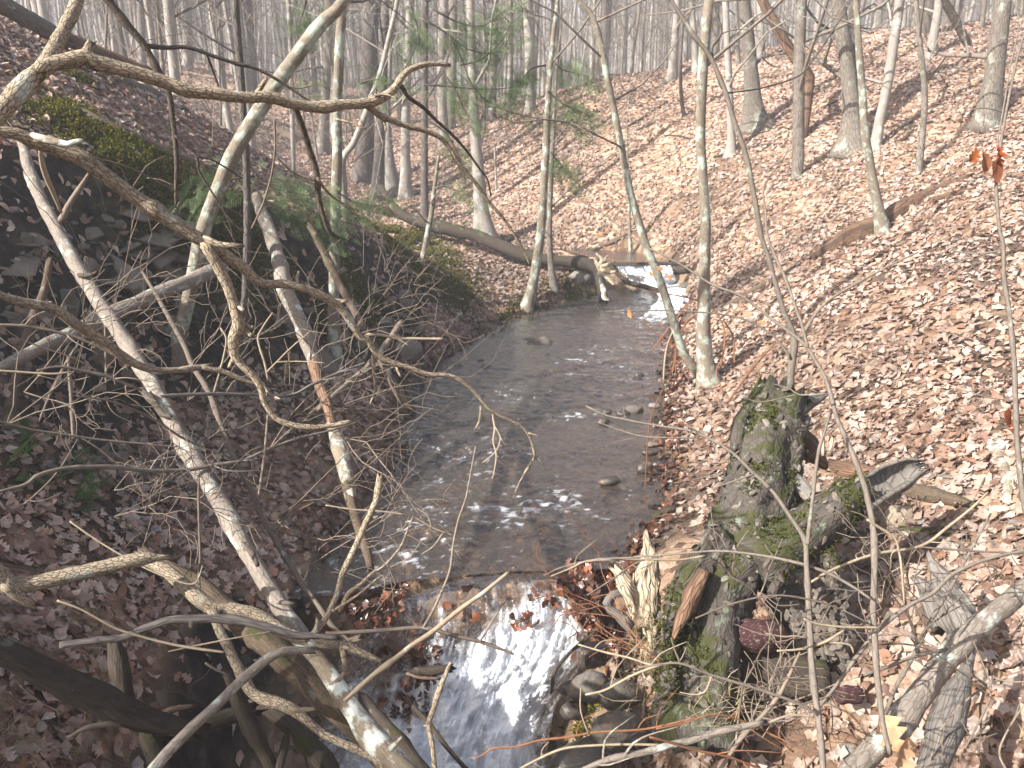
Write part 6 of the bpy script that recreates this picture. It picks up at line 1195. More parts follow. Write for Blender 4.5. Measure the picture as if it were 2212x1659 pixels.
stick('broken brown log with orange end behind the hollow stump arm', 'log', 'S', [(1185, 440, 52), (1260, 455, 56), (1340, 470, 54), (1420, 480, 40)], 'g', 'orange_log', 'log')
stick('brown mossy log lying right of the hollow stump arm', 'log', 'S', [(1540, 560, 52), (1640, 580, 54), (1760, 600, 48), (1860, 625, 40), (1935, 645, 22)], 'g', 'log', 'log')
stick('short pale broken stick in the leaves right of the stump', 'stick', 'S', [(1820, 560, 16), (1870, 530, 22), (1910, 500, 20)], 'g', 'pale_wood', 'stick')
stick('thin stick lying level in the leaves behind the stump', 'stick', 'S', [(1640, 490, 14), (1800, 490, 18), (1950, 510, 14)], 'g', 'grey_wood', 'stick')
# ---------------------------------------------------------------- the big broken stump
def big_tube(name, crop, pts, d, mat, parent, org, sides=30, wob=.2, jag=0.0, flat=None, step=.03):
    P, R = path3(crop, pts, d, .2); seed_[0] += 3
    V, Q, T, B = tube(P, R, sides, step, wob, seed_[0], knots=.4, jag=jag)
    g = noise3(V * 14, 5) * .012 + noise3(V * 34, 6) * .006; V = V + np.stack([g, -np.abs(g), g * .5], -1)
    return link(name, make_mesh(name, V - org, Q, T, M[mat], True, {'bk': B}), parent)
so = at_depth(*to_v('S', 430, 1500), 3.3)
stump = empty('tree_stump', tuple(so), 'big mossy broken tree stump leaning on the right bank of the near fall', 'tree stump')
big_tube('trunk', 'S', [(420, 1900, 230), (430, 1659, 205), (470, 1400, 190), (530, 1150, 185), (620, 950, 185), (700, 780, 190), (760, 620, 190), (790, 450, 178), (800, 300, 168), (815, 200, 165), (850, 110, 150)], (3.25, 3.5, 3.9), 'mossy', stump, so, 44, .2, .3)
big_tube('root', 'S', [(560, 820, 100), (500, 900, 92), (420, 990, 78), (350, 1090, 66), (305, 1200, 56), (280, 1320, 46), (265, 1450, 40), (255, 1650, 40)], (3.5, 3.35, 3.2), 'mossy', stump, so, 18, .16)
big_tube('rotten_core', 'S', [(470, 1000, 30), (420, 1090, 42), (370, 1190, 44), (330, 1290, 30), (300, 1370, 12)], (3.33, 3.2), 'orange_log', stump, so, 12, .2)
big_tube('broken_arm', 'S', [(760, 960, 170), (880, 900, 150), (990, 830, 135), (1100, 730, 125), (1190, 650, 112), (1260, 590, 92), (1310, 555, 66)], (3.45, 3.5), 'mossy', stump, so, 26, .16, .25)
big_tube('splinter', 'S', [(870, 180, 80), (950, 120, 60), (1030, 90, 38), (1110, 55, 16)], (3.85, 3.9), 'grey_wood', stump, so, 12, .25, .6)
big_tube('splinter', 'S', [(960, 260, 40), (990, 220, 34), (1030, 170, 14)], (3.75, 3.8), 'grey_wood', stump, so, 10, .25, .6)
big_tube('splinter', 'S', [(655, 330, 38), (650, 240, 40), (665, 170, 34), (710, 110, 26), (790, 90, 14)], (3.75, 3.8), 'mossy', stump, so, 12, .25, .6)
big_tube('rotten_core', 'S', [(985, 255, 30), (1020, 300, 56), (1050, 350, 58), (1090, 400, 40), (1110, 430, 20)], (3.95, 3.9), 'orange_log', stump, so, 12, .25, .5)
big_tube('splinter', 'S', [(1098, 370, 10), (1100, 300, 12), (1104, 240, 4)], (3.7, 3.7), 'pale_wood', stump, so, 7, .2, .5)
big_tube('splinter', 'S', [(1140, 350, 14), (1150, 310, 14), (1156, 276, 5)], (3.7, 3.7), 'pale_wood', stump, so, 7, .2, .5)
big_tube('root', 'S', [(1130, 900, 24), (1165, 980, 30), (1150, 1060, 24), (1190, 1110, 14)], (3.4, 3.35), 'dark_limb', stump, so, 10, .2)
big_tube('root', 'S', [(900, 950, 40), (860, 1050, 40), (830, 1130, 28)], (3.4, 3.3), 'mossy', stump, so, 12, .2)
# hollow half shell at the end of the arm
P, R = path3('S', [(1255, 640, 105), (1340, 590, 100), (1430, 540, 92), (1520, 490, 86), (1600, 450, 62), (1680, 425, 28)], (3.5, 3.62), .2)
Cc = catmull(np.hstack([P, R[:, None]]), 26); Tn = np.gradient(Cc[:, :3], axis=0); Tn /= np.linalg.norm(Tn, axis=1)[:, None]
up = np.array([-.45, -.55, .7]); sidev = np.cross(Tn, up); sidev /= np.linalg.norm(sidev, axis=1)[:, None]; upv = np.cross(sidev, Tn)
an = np.linspace(math.radians(150), math.radians(390), 22); ring = []
for rad, sgn in ((1.0, 1), (.80, -1)):
    a_ = an if sgn > 0 else an[::-1]
    rr_ = Cc[:, 3][:, None] * rad * (1 + .10 * noise3(np.stack([np.cos(a_)[None] * 2 + 0 * Cc[:, :1], np.sin(a_)[None] * 2 + 0 * Cc[:, :1], np.arange(26)[:, None] * .3 + 0 * a_[None]], -1), 7))
    ring.append(Cc[:, None, :3] + rr_[..., None] * (np.cos(a_)[None, :, None] * sidev[:, None] + np.sin(a_)[None, :, None] * upv[:, None]))
V = np.concatenate(ring, 1); ns_ = V.shape[1]; V[-1] += Tn[-1] * rng.uniform(-.05, .03, (ns_, 1))
i = np.arange(25)[:, None] * ns_; j = np.arange(ns_)[None]; Q = np.stack([i + j, i + (j + 1) % ns_, i + ns_ + (j + 1) % ns_, i + ns_ + j], -1).reshape(-1, 4)
Vf = V.reshape(-1, 3); link('hollow_arm', make_mesh('hollow_arm', Vf - so, Q, None, M['grey_wood'], True, {'bk': np.stack([Vf[:, 0] * .3, Vf[:, 1] * .3, Vf[:, 2]], -1)}), stump)
# raised moss tufts and peeling flakes on the stump's bark
VV = np.vstack([np.array([v.co for v in o.data.vertices]) for o in stump.children if o.name.split('.')[0] in ('trunk', 'root', 'broken_arm')]); NV = np.vstack([np.array([v.normal for v in o.data.vertices]) for o in stump.children if o.name.split('.')[0] in ('trunk', 'root', 'broken_arm')])
def on_bark(sel, templ, s0, s1, pal, tilt, lift):
    TV, TQ = templ; n = len(sel); nn = NV[sel] + rng.normal(0, tilt, (n, 3)); nn /= np.linalg.norm(nn, axis=1)[:, None]; a = rng.normal(0, 1, (n, 3)); a -= nn * (a * nn).sum(1)[:, None]; a /= np.linalg.norm(a, axis=1)[:, None]; b = np.cross(nn, a)
    P = TV[None] * rng.uniform(s0, s1, n)[:, None, None]; W = P[..., :1] * a[:, None] + P[..., 1:2] * b[:, None] + P[..., 2:3] * nn[:, None] + (VV[sel] + NV[sel] * lift + rng.normal(0, .008, (n, 3)))[:, None]
    return W.reshape(-1, 3), (TQ[None] + (np.arange(n) * len(TV))[:, None, None]).reshape(-1, 4), np.repeat(pal[rng.integers(0, len(pal), n)] * rng.uniform(.7, 1.2, (n, 1)), len(TV), 0)
mk = np.nonzero((noise3(VV * 5, 3) + .5 * noise3(VV * 13, 4) + .35 * NV[:, 2] > .22))[0]; mk = mk[rng.integers(0, len(mk), 5200)]
V, Q, C = on_bark(mk, TUFT[0], .008, .02, np.array([(.07, .08, .014), (.10, .11, .02), (.045, .055, .012)]), .35, .004); tag(link('moss', make_mesh('moss', V, Q, None, M['moss'], True, None, C), stump), kind='stuff')
fk = rng.integers(0, len(VV), 900)
V, Q, C = on_bark(fk, MIDT[2], .02, .06, np.array([(.16, .14, .115), (.10, .085, .07), (.22, .20, .17), (.06, .05, .04)]), .35, .004); tag(link('bark_flakes', make_mesh('bark_flakes', V, Q, None, M['leaf'], False, None, C), stump), kind='stuff')
def lump(name, crop, x, y, wpx, t, mat, parent, org, sq=(1, .7, .8), seed=3, res=4):
    bm = bmesh.new(); bmesh.ops.create_icosphere(bm, subdivisions=res, radius=1)
    V = np.array([v.co for v in bm.verts]); V *= (1 + .28 * noise3(V * 1.6, seed) + .12 * noise3(V * 6, seed + 1) + .03 * noise3(V * 15, seed + 2))[:, None]
    T = np.array([[v.index for v in f.verts] for f in bm.faces]); bm.free()
    r = wpx * .5 * CROPS[crop][0] * t / FPX; W = V * np.array(sq) * r + at_depth(*to_v(crop, x, y), t)
    return link(name, make_mesh(name, W - org, None, T, M[mat], True, {'bk': V * r}), parent)
lump('burl', 'S', 785, 1365, 290, 3.32, 'burl', stump, so, (1, .45, .72), 3)
lump('burl', 'i', 1140, 1215, 190, 3.2, 'burl', stump, so, (1, .45, .6), 9)
big_tube('root_plate', 'i', [(420, 900, 130), (560, 1000, 150), (700, 1060, 150), (860, 1100, 130), (1000, 1100, 100)], (3.5, 3.4), 'dark_log', stump, so, 22, .28)
big_tube('root_plate', 'i', [(700, 560, 110), (850, 680, 140), (980, 820, 150), (1080, 960, 130)], (3.66, 3.55), 'grey_wood', stump, so, 22, .3)

sg = at_depth(*to_v('h', 1900, 900), 3.9)
snag = empty('snag', tuple(sg), 'pale splintered snag standing at the right end of the near fall', 'snag')
big_tube('spike', 'h', [(1925, 1050, 60), (1920, 900, 66), (1898, 800, 70), (1885, 650, 86), (1900, 500, 74), (1912, 350, 44), (1908, 205, 8)], (3.7, 3.75), 'pale_wood', snag, sg, 20, .36, .6, step=.02)
big_tube('spike', 'h', [(1870, 800, 40), (1835, 650, 56), (1785, 520, 52), (1718, 438, 18)], (3.7, 3.72), 'pale_wood', snag, sg, 18, .36, .8, step=.02)
for q_ in range(7):
    x0_, y0_ = 1830 + 20 * q_, 700 + rng.uniform(-60, 60); L_ = rng.uniform(90, 260)
    big_tube('splinter', 'h', [(x0_, y0_ + 120, 16), (x0_ - 6, y0_ + 20, 17), (x0_ + rng.uniform(-20, 20), y0_ - L_, 3)], (3.66, 3.68), 'pale_wood', snag, sg, 8, .3, .8, step=.02)
big_tube('hooked_root', 'h', [(1850, 860, 30), (1775, 765, 30), (1685, 685, 30), (1668, 640, 26), (1720, 590, 22), (1800, 610, 16)], (3.65, 3.72), 'grey_wood', snag, sg, 12, .2, .4, step=.02)
gs = at_depth(*to_v('i', 1760, 640), 3.0)
gst = empty('broken_stump', tuple(gs), 'small grey broken stump among the dirt behind the thick slanting branch', 'stump')
big_tube('splinter', 'i', [(1830, 800, 90), (1800, 700, 84), (1740, 590, 66), (1690, 500, 44), (1620, 350, 12)], (2.95, 3.05), 'grey_wood', gst, gs, 16, .25, .8, step=.02)
big_tube('splinter', 'i', [(1700, 760, 70), (1650, 640, 60), (1600, 540, 42), (1560, 500, 18)], (3.0, 3.08), 'grey_wood', gst, gs, 14, .25, .8, step=.02)

# ---------------------------------------------------------------- hemlock boughs
def frond_template(n=9, needles=7, fern=False):
    V, Q = [], []
    def quad(a, b, w, z0=0.0):
        a = np.array(a); b = np.array(b); d = b - a; pth = np.array([-d[1], d[0], 0]); pth = pth / (np.linalg.norm(pth) + 1e-9) * w * .5
        k = len(V); V.extend([a - pth, a + pth, b + pth * .35, b - pth * .35]); Q.append((k, k + 1, k + 2, k + 3))
    quad((0, 0, 0), (0, 1, 0), .012)
    for i in range(n):
        y = .08 + .88 * i / n; L = (.34 * (1 - y) + .06) if not fern else .26 * math.sin(min(1, y + .12) * math.pi) ** .8 + .02
        for s in (-1, 1):
            a = math.radians(58 if not fern else 78) ; dx, dy = s * math.sin(a) * L, math.cos(a) * L
            quad((0, y, 0), (dx, y + dy, -.05 * L), .009)
            for k in range(needles):
                t = (k + .6) / needles; bx, by = dx * t, y + dy * t
                for s2 in (-1, 1):
                    an_ = math.atan2(dy, dx) + s2 * math.radians(62); l_ = (.05 if not fern else .055 * (1.15 - t))
                    quad((bx, by, -.05 * L * t), (bx + math.cos(an_) * l_, by + math.sin(an_) * l_, -.05 * L * t + .008), .014 if not fern else .03)
    V = np.array(V); V[:, 2] -= .22 * V[:, 1] ** 2
    return V, np.array(Q)
HT = frond_template(7, 5); HTC = frond_template(7, 3)
def frond_cloud(pts, dirs, sizes, templ, pal, flat=.35):
    TV, TQ = templ; n = len(pts); b = dirs / np.linalg.norm(dirs, axis=1)[:, None]
    u = np.array([0, 0, 1.0]) + rng.normal(0, flat, (n, 3)); a = np.cross(b, u); a /= np.linalg.norm(a, axis=1)[:, None]; nn = np.cross(a, b)
    P = TV[None] * sizes[:, None, None]
    W = P[..., :1] * a[:, None] + P[..., 1:2] * b[:, None] + P[..., 2:3] * nn[:, None] + pts[:, None]
    c = pal[rng.integers(0, len(pal), n)] * rng.uniform(.75, 1.2, (n, 1))
    return W.reshape(-1, 3), (TQ[None] + (np.arange(n) * len(TV))[:, None, None]).reshape(-1, 4), np.repeat(c, len(TV), 0)
HPAL = np.array([(.085, .14, .05), (.115, .18, .065), (.06, .10, .04), (.15, .20, .085)])
def bough(label, crop, pts, t, r=.012, nfr=26, size=.30, spread=.5):
    nfr, size = nfr * 4, size * .66
    P, R = path3(crop, [(x, y, 4) for x, y in pts], t, 1.0); R = np.linspace(r, .003, len(P)); seed_[0] += 1
    V, Q, T, B = tube(P, R, 6, .1, .05, seed_[0]); o = link('hemlock_bough', make_mesh('hemlock_bough', V - P[0], Q, T, M['dark_limb'], True, {'bk': B}), loc=tuple(P[0]))
    tag(o, label, 'bough')
    X = catmull(P, 60); k = rng.integers(8, 60, nfr); Tn = np.gradient(X, axis=0)[k]; Tn /= np.linalg.norm(Tn, axis=1)[:, None]
    sd = np.cross(Tn, np.array([0, 0, 1.0])); sd /= np.linalg.norm(sd, axis=1)[:, None] + 1e-9
    dr = Tn * .6 + sd * rng.choice([-1, 1], (nfr, 1)) * rng.uniform(.2, 1, (nfr, 1)) + rng.normal(0, .18, (nfr, 3)) - np.array([0, 0, .18])
    pp = X[k] + rng.normal(0, .16 * spread, (nfr, 3)) + dr * rng.uniform(0, .12, (nfr, 1))
    V, Q, C = frond_cloud(pp, dr, size * rng.uniform(.5, 1.2, nfr), HT, HPAL, .8)
    f = link('foliage', make_mesh('foliage', V - P[0], Q, None, M['needle'], False, None, C), o)
    return o
bough('green hemlock bough sagging across the middle woods to the slim pale tree', 'b', [(690, 200), (760, 330), (850, 545), (1000, 660), (1200, 720), (1400, 752), (1520, 800)], (8.4, 9.0), nfr=44, size=.30)
bough('upper hemlock bough reaching right from the narrow dark trunk', 'b', [(550, 120), (690, 210), (820, 305), (1000, 320), (1080, 200)], (8.2, 8.6), nfr=36, size=.30)
bough('level hemlock bough crossing behind the forked branch tips', 'b', [(540, 520), (700, 530), (850, 545), (1050, 540), (1210, 495)], (8.4, 8.8), nfr=32, size=.28)
bough('bright hemlock spray round the upper part of the slim pale tree', 'b', [(1330, 380), (1400, 430), (1480, 450), (1560, 470)], (8.8, 8.8), nfr=26, size=.30)
bough('hemlock spray hanging left of the slim pale tree top', 'b', [(1290, 400), (1200, 420), (1140, 500), (1100, 620)], (8.8, 8.8), nfr=26, size=.28)
bough('hemlock spray drooping right of the slim pale tree', 'b', [(1300, 560), (1400, 640), (1520, 690), (1560, 720)], (8.8, 8.9), nfr=28, size=.3)
bough('small dark hemlock tuft lower on the slim pale tree', 'b', [(1320, 930), (1370, 1000), (1450, 1080)], (9.2, 9.2), nfr=20, size=.34)
bough('hemlock bough rising to the right in the middle of the woods', 'b', [(760, 400), (880, 370), (980, 290), (1060, 180), (1100, 60)], (8.6, 8.8), nfr=32, size=.28)
bough('thin hemlock bough hanging above the arching fallen log', 'b', [(570, 740), (690, 830), (780, 1040), (830, 1290)], (8.0, 8.4), nfr=26, size=.26)
bough('bright green hemlock spray at the top of the middle woods', 'b', [(440, -40), (470, 60), (500, 160), (520, 260)], (7.6, 7.6), nfr=24, size=.28)
bough('hemlock bough fanning high behind the forked branch tips', 'b', [(600, 60), (760, 140), (900, 160), (1040, 60)], (8.0, 8.4), nfr=30, size=.28)
bough('hemlock bough drooping left of the broad grey trunk', 'b', [(640, 420), (740, 560), (800, 700), (860, 760)], (8.2, 8.4), nfr=24, size=.28)
bough('small hemlock spray before the tall dark straight trunk', 'b', [(150, 510), (250, 485), (330, 520)], (7.0, 7.0), nfr=12, size=.24)
bough('hemlock spray in front of the leaning grey trunk top', 'a', [(2050, 60), (1950, 170), (1890, 210), (1840, 160)], (5.8, 5.8), nfr=16, size=.2)
bough('small hemlock spray at the top edge left of the leaning trunk', 'a', [(1880, -40), (1860, 60), (1840, 130)], (5.8, 5.8), nfr=12, size=.18)
bough('long low hemlock bough before the whitish lichen trunk', 'a', [(1480, 1060), (1580, 1110), (1750, 1170), (1950, 1210), (2180, 1290)], (6.6, 6.9), nfr=46, size=.27)
bough('lower hemlock bough over the mossy bank behind the broken grey pole', 'a', [(1480, 1160), (1640, 1240), (1850, 1340), (2080, 1440)], (6.7, 7.0), nfr=42, size=.27)
bough('hemlock bough crossing the foot of the leaning grey trunk', 'a', [(1560, 1080), (1450, 1090), (1330, 1130), (1180, 1220)], (6.4, 6.2), nfr=32, size=.24)
bough('little hemlock tuft behind the limb near the leaning trunk', 'a', [(1760, 530), (1840, 540), (1910, 525)], (6.6, 6.6), nfr=10, size=.2)
bough('low hemlock spray by the foot of the whitish trunk', 'b', [(20, 1180), (120, 1240), (260, 1260), (340, 1230)], (8.0, 8.4), nfr=26, size=.26)

# ---------------------------------------------------------------- ferns, dry grass, brush, canes and single leaves
FT = frond_template(16, 5, True); FPAL = np.array([(.07, .15, .03), (.05, .11, .025), (.09, .17, .04)])
for lab, cr, x, y, n_, L in [('green fern at the left edge under the ledge', 'd', 130, 1230, 7, .26), ('green fern half hidden among twigs below the left rubble', 'd', 340, 1440, 8, .26), ('low fern in the leaves under the other left ferns', 'd', 500, 1590, 7, .2), ('dark fern at the far left edge', 'd', 30, 1380, 5, .22), ('small pale fern on top of the left ledge', 'a', 565, 1290, 3, .12)]:
    p = ground_at(*to_v(cr, x, y)); e_ = empty('fern', tuple(p), lab, 'fern')
    for k in range(n_):
        a = 6.28 * k / n_ + rng.uniform(-.3, .3); d = np.array([[math.cos(a), math.sin(a) - .2, rng.uniform(.35, .9)]])
        V, Q, C = frond_cloud(np.array([[0, 0, .01]]), d, np.array([L * rng.uniform(.8, 1.25)]), FT, FPAL, .2)
        link('frond', make_mesh('frond', V, Q, None, M['needle'], False, None, C), e_)
def blades(spots, name, label, mat, pal, L0, L1, w):
    A_V, A_Q, A_C, nv = [], [], [], 0
    for (cr, x, y, sx_, sy_, n_, dn) in spots:
        for _ in range(n_):
            vx, vy = to_v(cr, rng.normal(x, sx_), rng.normal(y, sy_)); p = ground_at(vx, vy) if dn is None else at_depth(vx, vy, min(dn, ground_t(vx, vy) - .02))
            L = rng.uniform(L0, L1); a = rng.uniform(0, 6.28); dd = np.array([math.cos(a), math.sin(a), rng.uniform(-.1, .9)]); dd /= np.linalg.norm(dd)
            m = p + dd * L * .5; e = m + (dd + np.array([0, 0, -1.0]) * rng.uniform(.2, 1.1)) * L * .45; sv = np.cross(dd, [0, 0, 1.0]); sv = sv / (np.linalg.norm(sv) + 1e-6) * w
            A_V.append([p - sv, p + sv, m + sv * .8, m - sv * .8, e + sv * .2, e - sv * .2]); A_Q += [(nv, nv + 1, nv + 2, nv + 3), (nv + 3, nv + 2, nv + 4, nv + 5)]; nv += 6
            A_C.append(np.repeat((pal[rng.integers(len(pal))] * rng.uniform(.7, 1.2))[None], 6, 0))
    return tag(link(name, make_mesh(name, np.array(A_V).reshape(-1, 3), A_Q, None, M[mat], False, None, np.vstack(A_C))), label, None, None, 'stuff')
SPAL = np.array([(.42, .33, .19), (.34, .27, .15), (.5, .42, .28), (.25, .25, .1)])
blades([('g', 560, 880, 50, 90, 170, None), ('g', 60, 1540, 160, 50, 240, None), ('g', 1010, 690, 60, 50, 110, None), ('g', 1130, 640, 40, 40, 50, None), ('g', 430, 700, 80, 60, 60, None), ('h', 1900, 1050, 60, 160, 120, 3.6), ('h', 2000, 780, 50, 90, 50, 3.6), ('i', 400, 1350, 120, 120, 90, 3.1), ('i', 2000, 1560, 120, 70, 70, None), ('i', 1900, 420, 120, 60, 60, None)], 'dry_grass', 'tufts of dry straw coloured grass on the banks', 'straw', SPAL, .06, .18, .0014)
# small dead twigs strewn over the leaves
A = Acc(); rs = np.random.default_rng(77)
for _ in range(1100):
    y = rs.uniform(1.8, 16); x = rs.uniform(-.7, .72) * (y + 1.5)
    el, er = np.interp(y, SY, SXZ[:, 5, 0]), np.interp(y, SY, SXZ[:, 8, 0])
    if el - .1 < x < er + .05: continue
    L = rs.uniform(.08, .45); a = rs.uniform(0, 6.28); r = rs.uniform(.0015, .006); n_ = 4; s_ = np.linspace(-.5, .5, n_)
    px_, py_ = x + math.cos(a) * s_ * L + rs.normal(0, .012, n_), y + math.sin(a) * s_ * L + rs.normal(0, .012, n_)
    P = np.stack([px_, py_, hgt(px_, py_) + .03 + rs.uniform(0, .02)], -1)
    V, Q, T, B = tube(P, np.linspace(r, r * .5, n_), 4, 1, 0, 1); A.add(V, Q, T, B)
tag(link('twig_litter', A.mesh('twig_litter', M['twig']), ground), kind='stuff')
# brush along the left water edge
for k, (lab, cr, x, y, t, dx, dy, dz, L, r) in enumerate([
    ('fine twiggy brush hanging over the water under the left ledge', 'e', 60, 830, 5.6, .9, -.2, .1, .75, .008), ('spreading grey brush at the dark left water edge', 'e', 40, 980, 5.0, .8, -.1, .35, .8, .008), ('tangled thin brush leaning out below the broken grey pole', 'e', 60, 1180, 4.2, .9, -.1, -.1, .7, .007),
    ('bare brush rising from the leaves by the slim straight pole', 'd', 1650, 1250, 4.6, .5, 0, .8, .7, .007), ('pale twiggy brush over the dark shallows', 'g', 1700, 150, 3.6, .8, -.2, .4, .7, .006), ('thin brush at the left lip of the near fall', 'g', 1900, 420, 3.4, .7, .2, .5, .55, .006),
    ('brush of dead twigs under the left ledge end', 'd', 1900, 700, 5.4, .7, -.1, .5, .8, .007), ('twiggy brush standing in the left rubble', 'd', 150, 900, 3.6, .5, .2, .3, .6, .006), ('thin dead brush low in the left leaves', 'd', 700, 1500, 3.6, .6, 0, .5, .5, .005), ('fine brush on the mossy far end of the left bank', 'e', 300, 160, 8.4, .3, -.3, .7, .8, .006), ('second fine brush on the mossy far end of the left bank', 'e', 480, 240, 8.8, .5, -.3, .7, .8, .006),
    ('dense twiggy brush round the foot of the stump', 'i', 450, 1500, 2.3, .3, .1, .7, .5, .006), ('grey brush below the red burl', 'i', 620, 1250, 2.7, .2, .1, -.6, .4, .006), ('tangle of twigs in the bottom right corner', 'i', 1980, 1150, 2.4, -.2, .1, -.5, .55, .006), ('thin brush between the thick branch and the buff root', 'i', 1560, 900, 2.6, .1, .1, .8, .5, .006), ('reddish brush over the foot of the snag', 'h', 1980, 1000, 3.0, -.6, .1, .3, .45, .004),
    ('bare brush standing before the dark ringed log', 'd', 560, 640, 4.4, .4, -.1, .6, .7, .007), ('thin brush leaning over the left edge leaves', 'd', 40, 1100, 3.4, .8, .1, .3, .8, .006), ('wispy brush between the long lichen trunk and the pole', 'd', 1150, 950, 4.2, .5, 0, .7, .7, .006), ('pale brush over the leaves by the mossy based branch', 'g', 700, 120, 3.2, .8, .1, .35, .6, .005), ('wispy brush in front of the mossy bank end', 'e', 200, 420, 7.0, .6, -.2, .6, .8, .007), ('fine bare twigs on the left slope before the middle woods', 'a', 2150, 1000, 7.2, .5, .1, .6, 1.0, .008), ('bare twiggy shrub on top of the left ledge', 'a', 1300, 900, 6.6, .2, .2, .8, .9, .007), ('twiggy shrub beside the hooked limb on the left slope', 'a', 1080, 420, 8.5, .2, .2, .9, 1.5, .009), ('second twiggy shrub on the upper left slope', 'a', 800, 330, 8.5, -.1, .2, .9, 1.5, .009), ('twiggy shrub near the crossing of the leaning trunk', 'a', 1780, 700, 8.5, .2, .2, .9, 1.4, .009)]):
    vx, vy = to_v(cr, x, y); p = at_depth(vx, vy, min(t, ground_t(vx, vy))); A = Acc(); rs = np.random.default_rng(900 + k)
    e_ = empty('brush', tuple(p), lab, 'brush')
    for q in range(3):
        A = Acc(); branchlet(A, np.zeros(3), np.array([dx, dy, dz]) + rs.normal(0, .35, 3), L * rs.uniform(.7, 1.3), r * .7, rs, 2 if q < 2 and k not in (0, 1, 2) else 1, None, 6, 4, .6, .02, .1)
        link('branch', A.mesh('branch', M['twig' if k != 15 else 'red_twig']), e_)
# arching briar canes at the right water edge
br = ground_at(*to_v('f', 200, 820)); e_ = empty('briar', tuple(br), 'thin orange and red briar canes arching over the right water edge', 'briar')
for pts, tt, mt in [([(270, 500, 5), (200, 330, 5), (60, 480, 5), (-60, 640, 3)], 9, 'red_twig'), ([(60, 780, 6), (110, 540, 6), (200, 430, 5), (330, 380, 3)], 9, 'red_twig'), ([(160, 780, 5), (100, 640, 5), (-20, 560, 4), (-120, 470, 3)], 9, 'red_twig'), ([(350, 780, 5), (380, 560, 5), (330, 420, 4), (180, 330, 4), (-100, 280, 3)], 8.6, 'red_twig'),
                    ([(80, 820, 4), (85, 600, 4), (120, 420, 3)], 8.5, 'red_twig'), ([(0, 900, 5), (20, 650, 5), (80, 480, 4)], 8.5, 'pale_twig'), ([(440, 720, 5), (430, 560, 5), (380, 470, 4)], 8.2, 'red_twig'), ([(-110, 1500, 3), (-80, 1100, 4), (0, 880, 3)], 6.2, 'red_twig'), ([(400, 960, 6), (560, 740, 6), (690, 600, 4)], 7, 'red_twig'), ([(370, 900, 4), (330, 760, 4), (420, 640, 3)], 7, 'red_twig')]:
    me, P, R = stick_mesh('f', pts, tt, mt, 'cane', br); link('cane', me, e_)
# single leaves that can be picked out
def one_leaf(parent, cr, x, y, t, size, col, k, n, label=None, spin=0):
    TV, TQ = leaf_template(['oak', 'beech', 'maple'][k % 3], 60 + k); p = at_depth(*to_v(cr, x, y), t)
    o = link('leaf' if parent else 'oak_leaf', make_mesh('leaf', TV * np.array([1, 1, .8]), TQ, None, M['leaf'], True, None, np.repeat(np.array(col)[None], len(TV), 0)))
    o.rotation_euler = (mathutils.Vector(n).to_track_quat('Z', 'Y').to_matrix() @ mathutils.Matrix.Rotation(spin, 3, 'Z')).to_euler(); o.scale = (size,) * 3
    if parent is not None:
        o.parent = parent; o.location = p - np.array(parent.location)
    else: o.location = p; tag(o, label, 'leaf')
by_label = {o.get('label'): o for o in SC.objects if o.get('label')}
sap = by_label['tall thin sapling near the right edge with dead leaves hanging on it']
for k, (cr, x, y, s_, c_, sp) in enumerate([('c', 1905, 950, .07, (.36, .11, .03), 2.6), ('c', 1960, 1000, .10, (.30, .13, .06), 3.3), ('c', 2040, 950, .09, (.36, .09, .03), 2.9), ('c', 2045, 1050, .10, (.22, .08, .04), 3.1), ('f', 2140, 960, .07, (.30, .08, .03), 2.8), ('f', 2130, 1060, .09, (.22, .07, .03), 3.2), ('f', 2165, 1110, .07, (.26, .08, .04), 3.0)]):
    one_leaf(sap, cr, x, y, 2.38, s_ * .75, c_, k * 3 + (k % 2), (.3 + .2 * (k % 3), -1, .2), None, sp)
one_leaf(None, 'i', 1400, 1450, 1.98, .10, (.50, .33, .19), 0, (-.1, -.8, .6), 'tan oak leaf lying over the thick slanting branch', .6)
one_leaf(None, 'i', 1462, 1560, 1.97, .095, (.46, .30, .18), 3, (.25, -1, .1), 'oak leaf hanging point down under the thick slanting branch', 2.9)
tsap = by_label['taller slim sapling right of the forked one with branches up to the far weir']
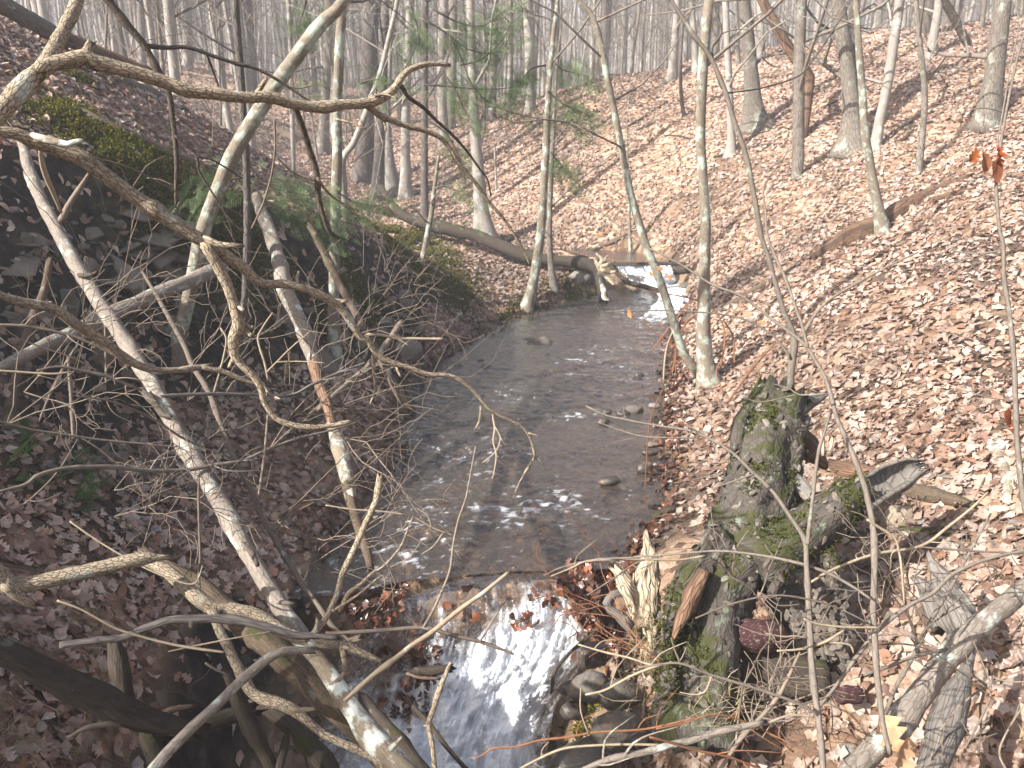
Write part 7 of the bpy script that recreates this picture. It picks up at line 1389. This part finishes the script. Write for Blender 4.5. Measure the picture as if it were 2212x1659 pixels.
for k, (cr, x, y, s_) in enumerate([('W', 770, 985, .045), ('W', 1110, 450, .04), ('W', 1240, 545, .04), ('W', 1020, 515, .03), ('f', 605, 480, .035)]):
    one_leaf(tsap, cr, x, y, 2.3, s_ * .7, (.42, .22, .10), 1 + 3 * k, (.2, -.6, .8), None, k)

# hemlocks added out of view to shade the near end of the creek
for lab, x, y, h_ in [('unseen young hemlock added to shade the near creek', -4.9, -.4, 2.0), ('unseen young hemlock added for shade farther back on the near left bank', -5.4, -1.7, 2.3)]:
    z = float(hgt(x, y)); e_ = empty('hemlock', (x, y, z - .1), lab, 'tree')
    V, Q, T, B = tube([(0, 0, 0), (.03, 0, h_ * .5), (0, .02, h_)], [.05, .035, .006], 8, .2, .05, 3); link('trunk', make_mesh('trunk', V, Q, T, M['dark_tree'], True, {'bk': B}), e_)
    n_ = 330; hh = rng.uniform(.12, 1, n_) * h_; a = rng.uniform(0, 6.28, n_); rad = (1 - hh / h_) * 1.1 * rng.uniform(.15, 1, n_) + .05
    pp = np.stack([np.cos(a) * rad, np.sin(a) * rad, hh - rad * .2], -1); dr = np.stack([np.cos(a), np.sin(a), -.25 + 0 * a], -1) + rng.normal(0, .25, (n_, 3))
    V, Q, C = frond_cloud(pp, dr, rng.uniform(.25, .45, n_), HTC, HPAL); link('crown', make_mesh('crown', V, Q, None, M['needle'], False, None, C), e_)

# added mostly for lens flare: one closed box of thin haze round everything
hz = bpy.data.materials.new('haze'); hz.use_nodes = True; hz.node_tree.nodes.clear()
ho = hz.node_tree.nodes.new('ShaderNodeOutputMaterial'); hv = hz.node_tree.nodes.new('ShaderNodeVolumePrincipled')
hv.inputs['Color'].default_value = (.97, .97, 1, 1); hv.inputs['Density'].default_value = .0034
hz.node_tree.links.new(hv.outputs[0], ho.inputs['Volume'])
bx = np.array([(x, y, z) for z in (-3.2, 32) for y in (-75, 215) for x in (-205, 205)], float)
haze = link('haze', make_mesh('haze', bx, [(0, 2, 3, 1), (4, 5, 7, 6), (0, 1, 5, 4), (2, 6, 7, 3), (0, 4, 6, 2), (1, 3, 7, 5)], None, hz, False)); tag(haze, 'thin pale haze added mostly for lens flare', None, None, 'stuff')
SC.cycles.volume_bounces = 0
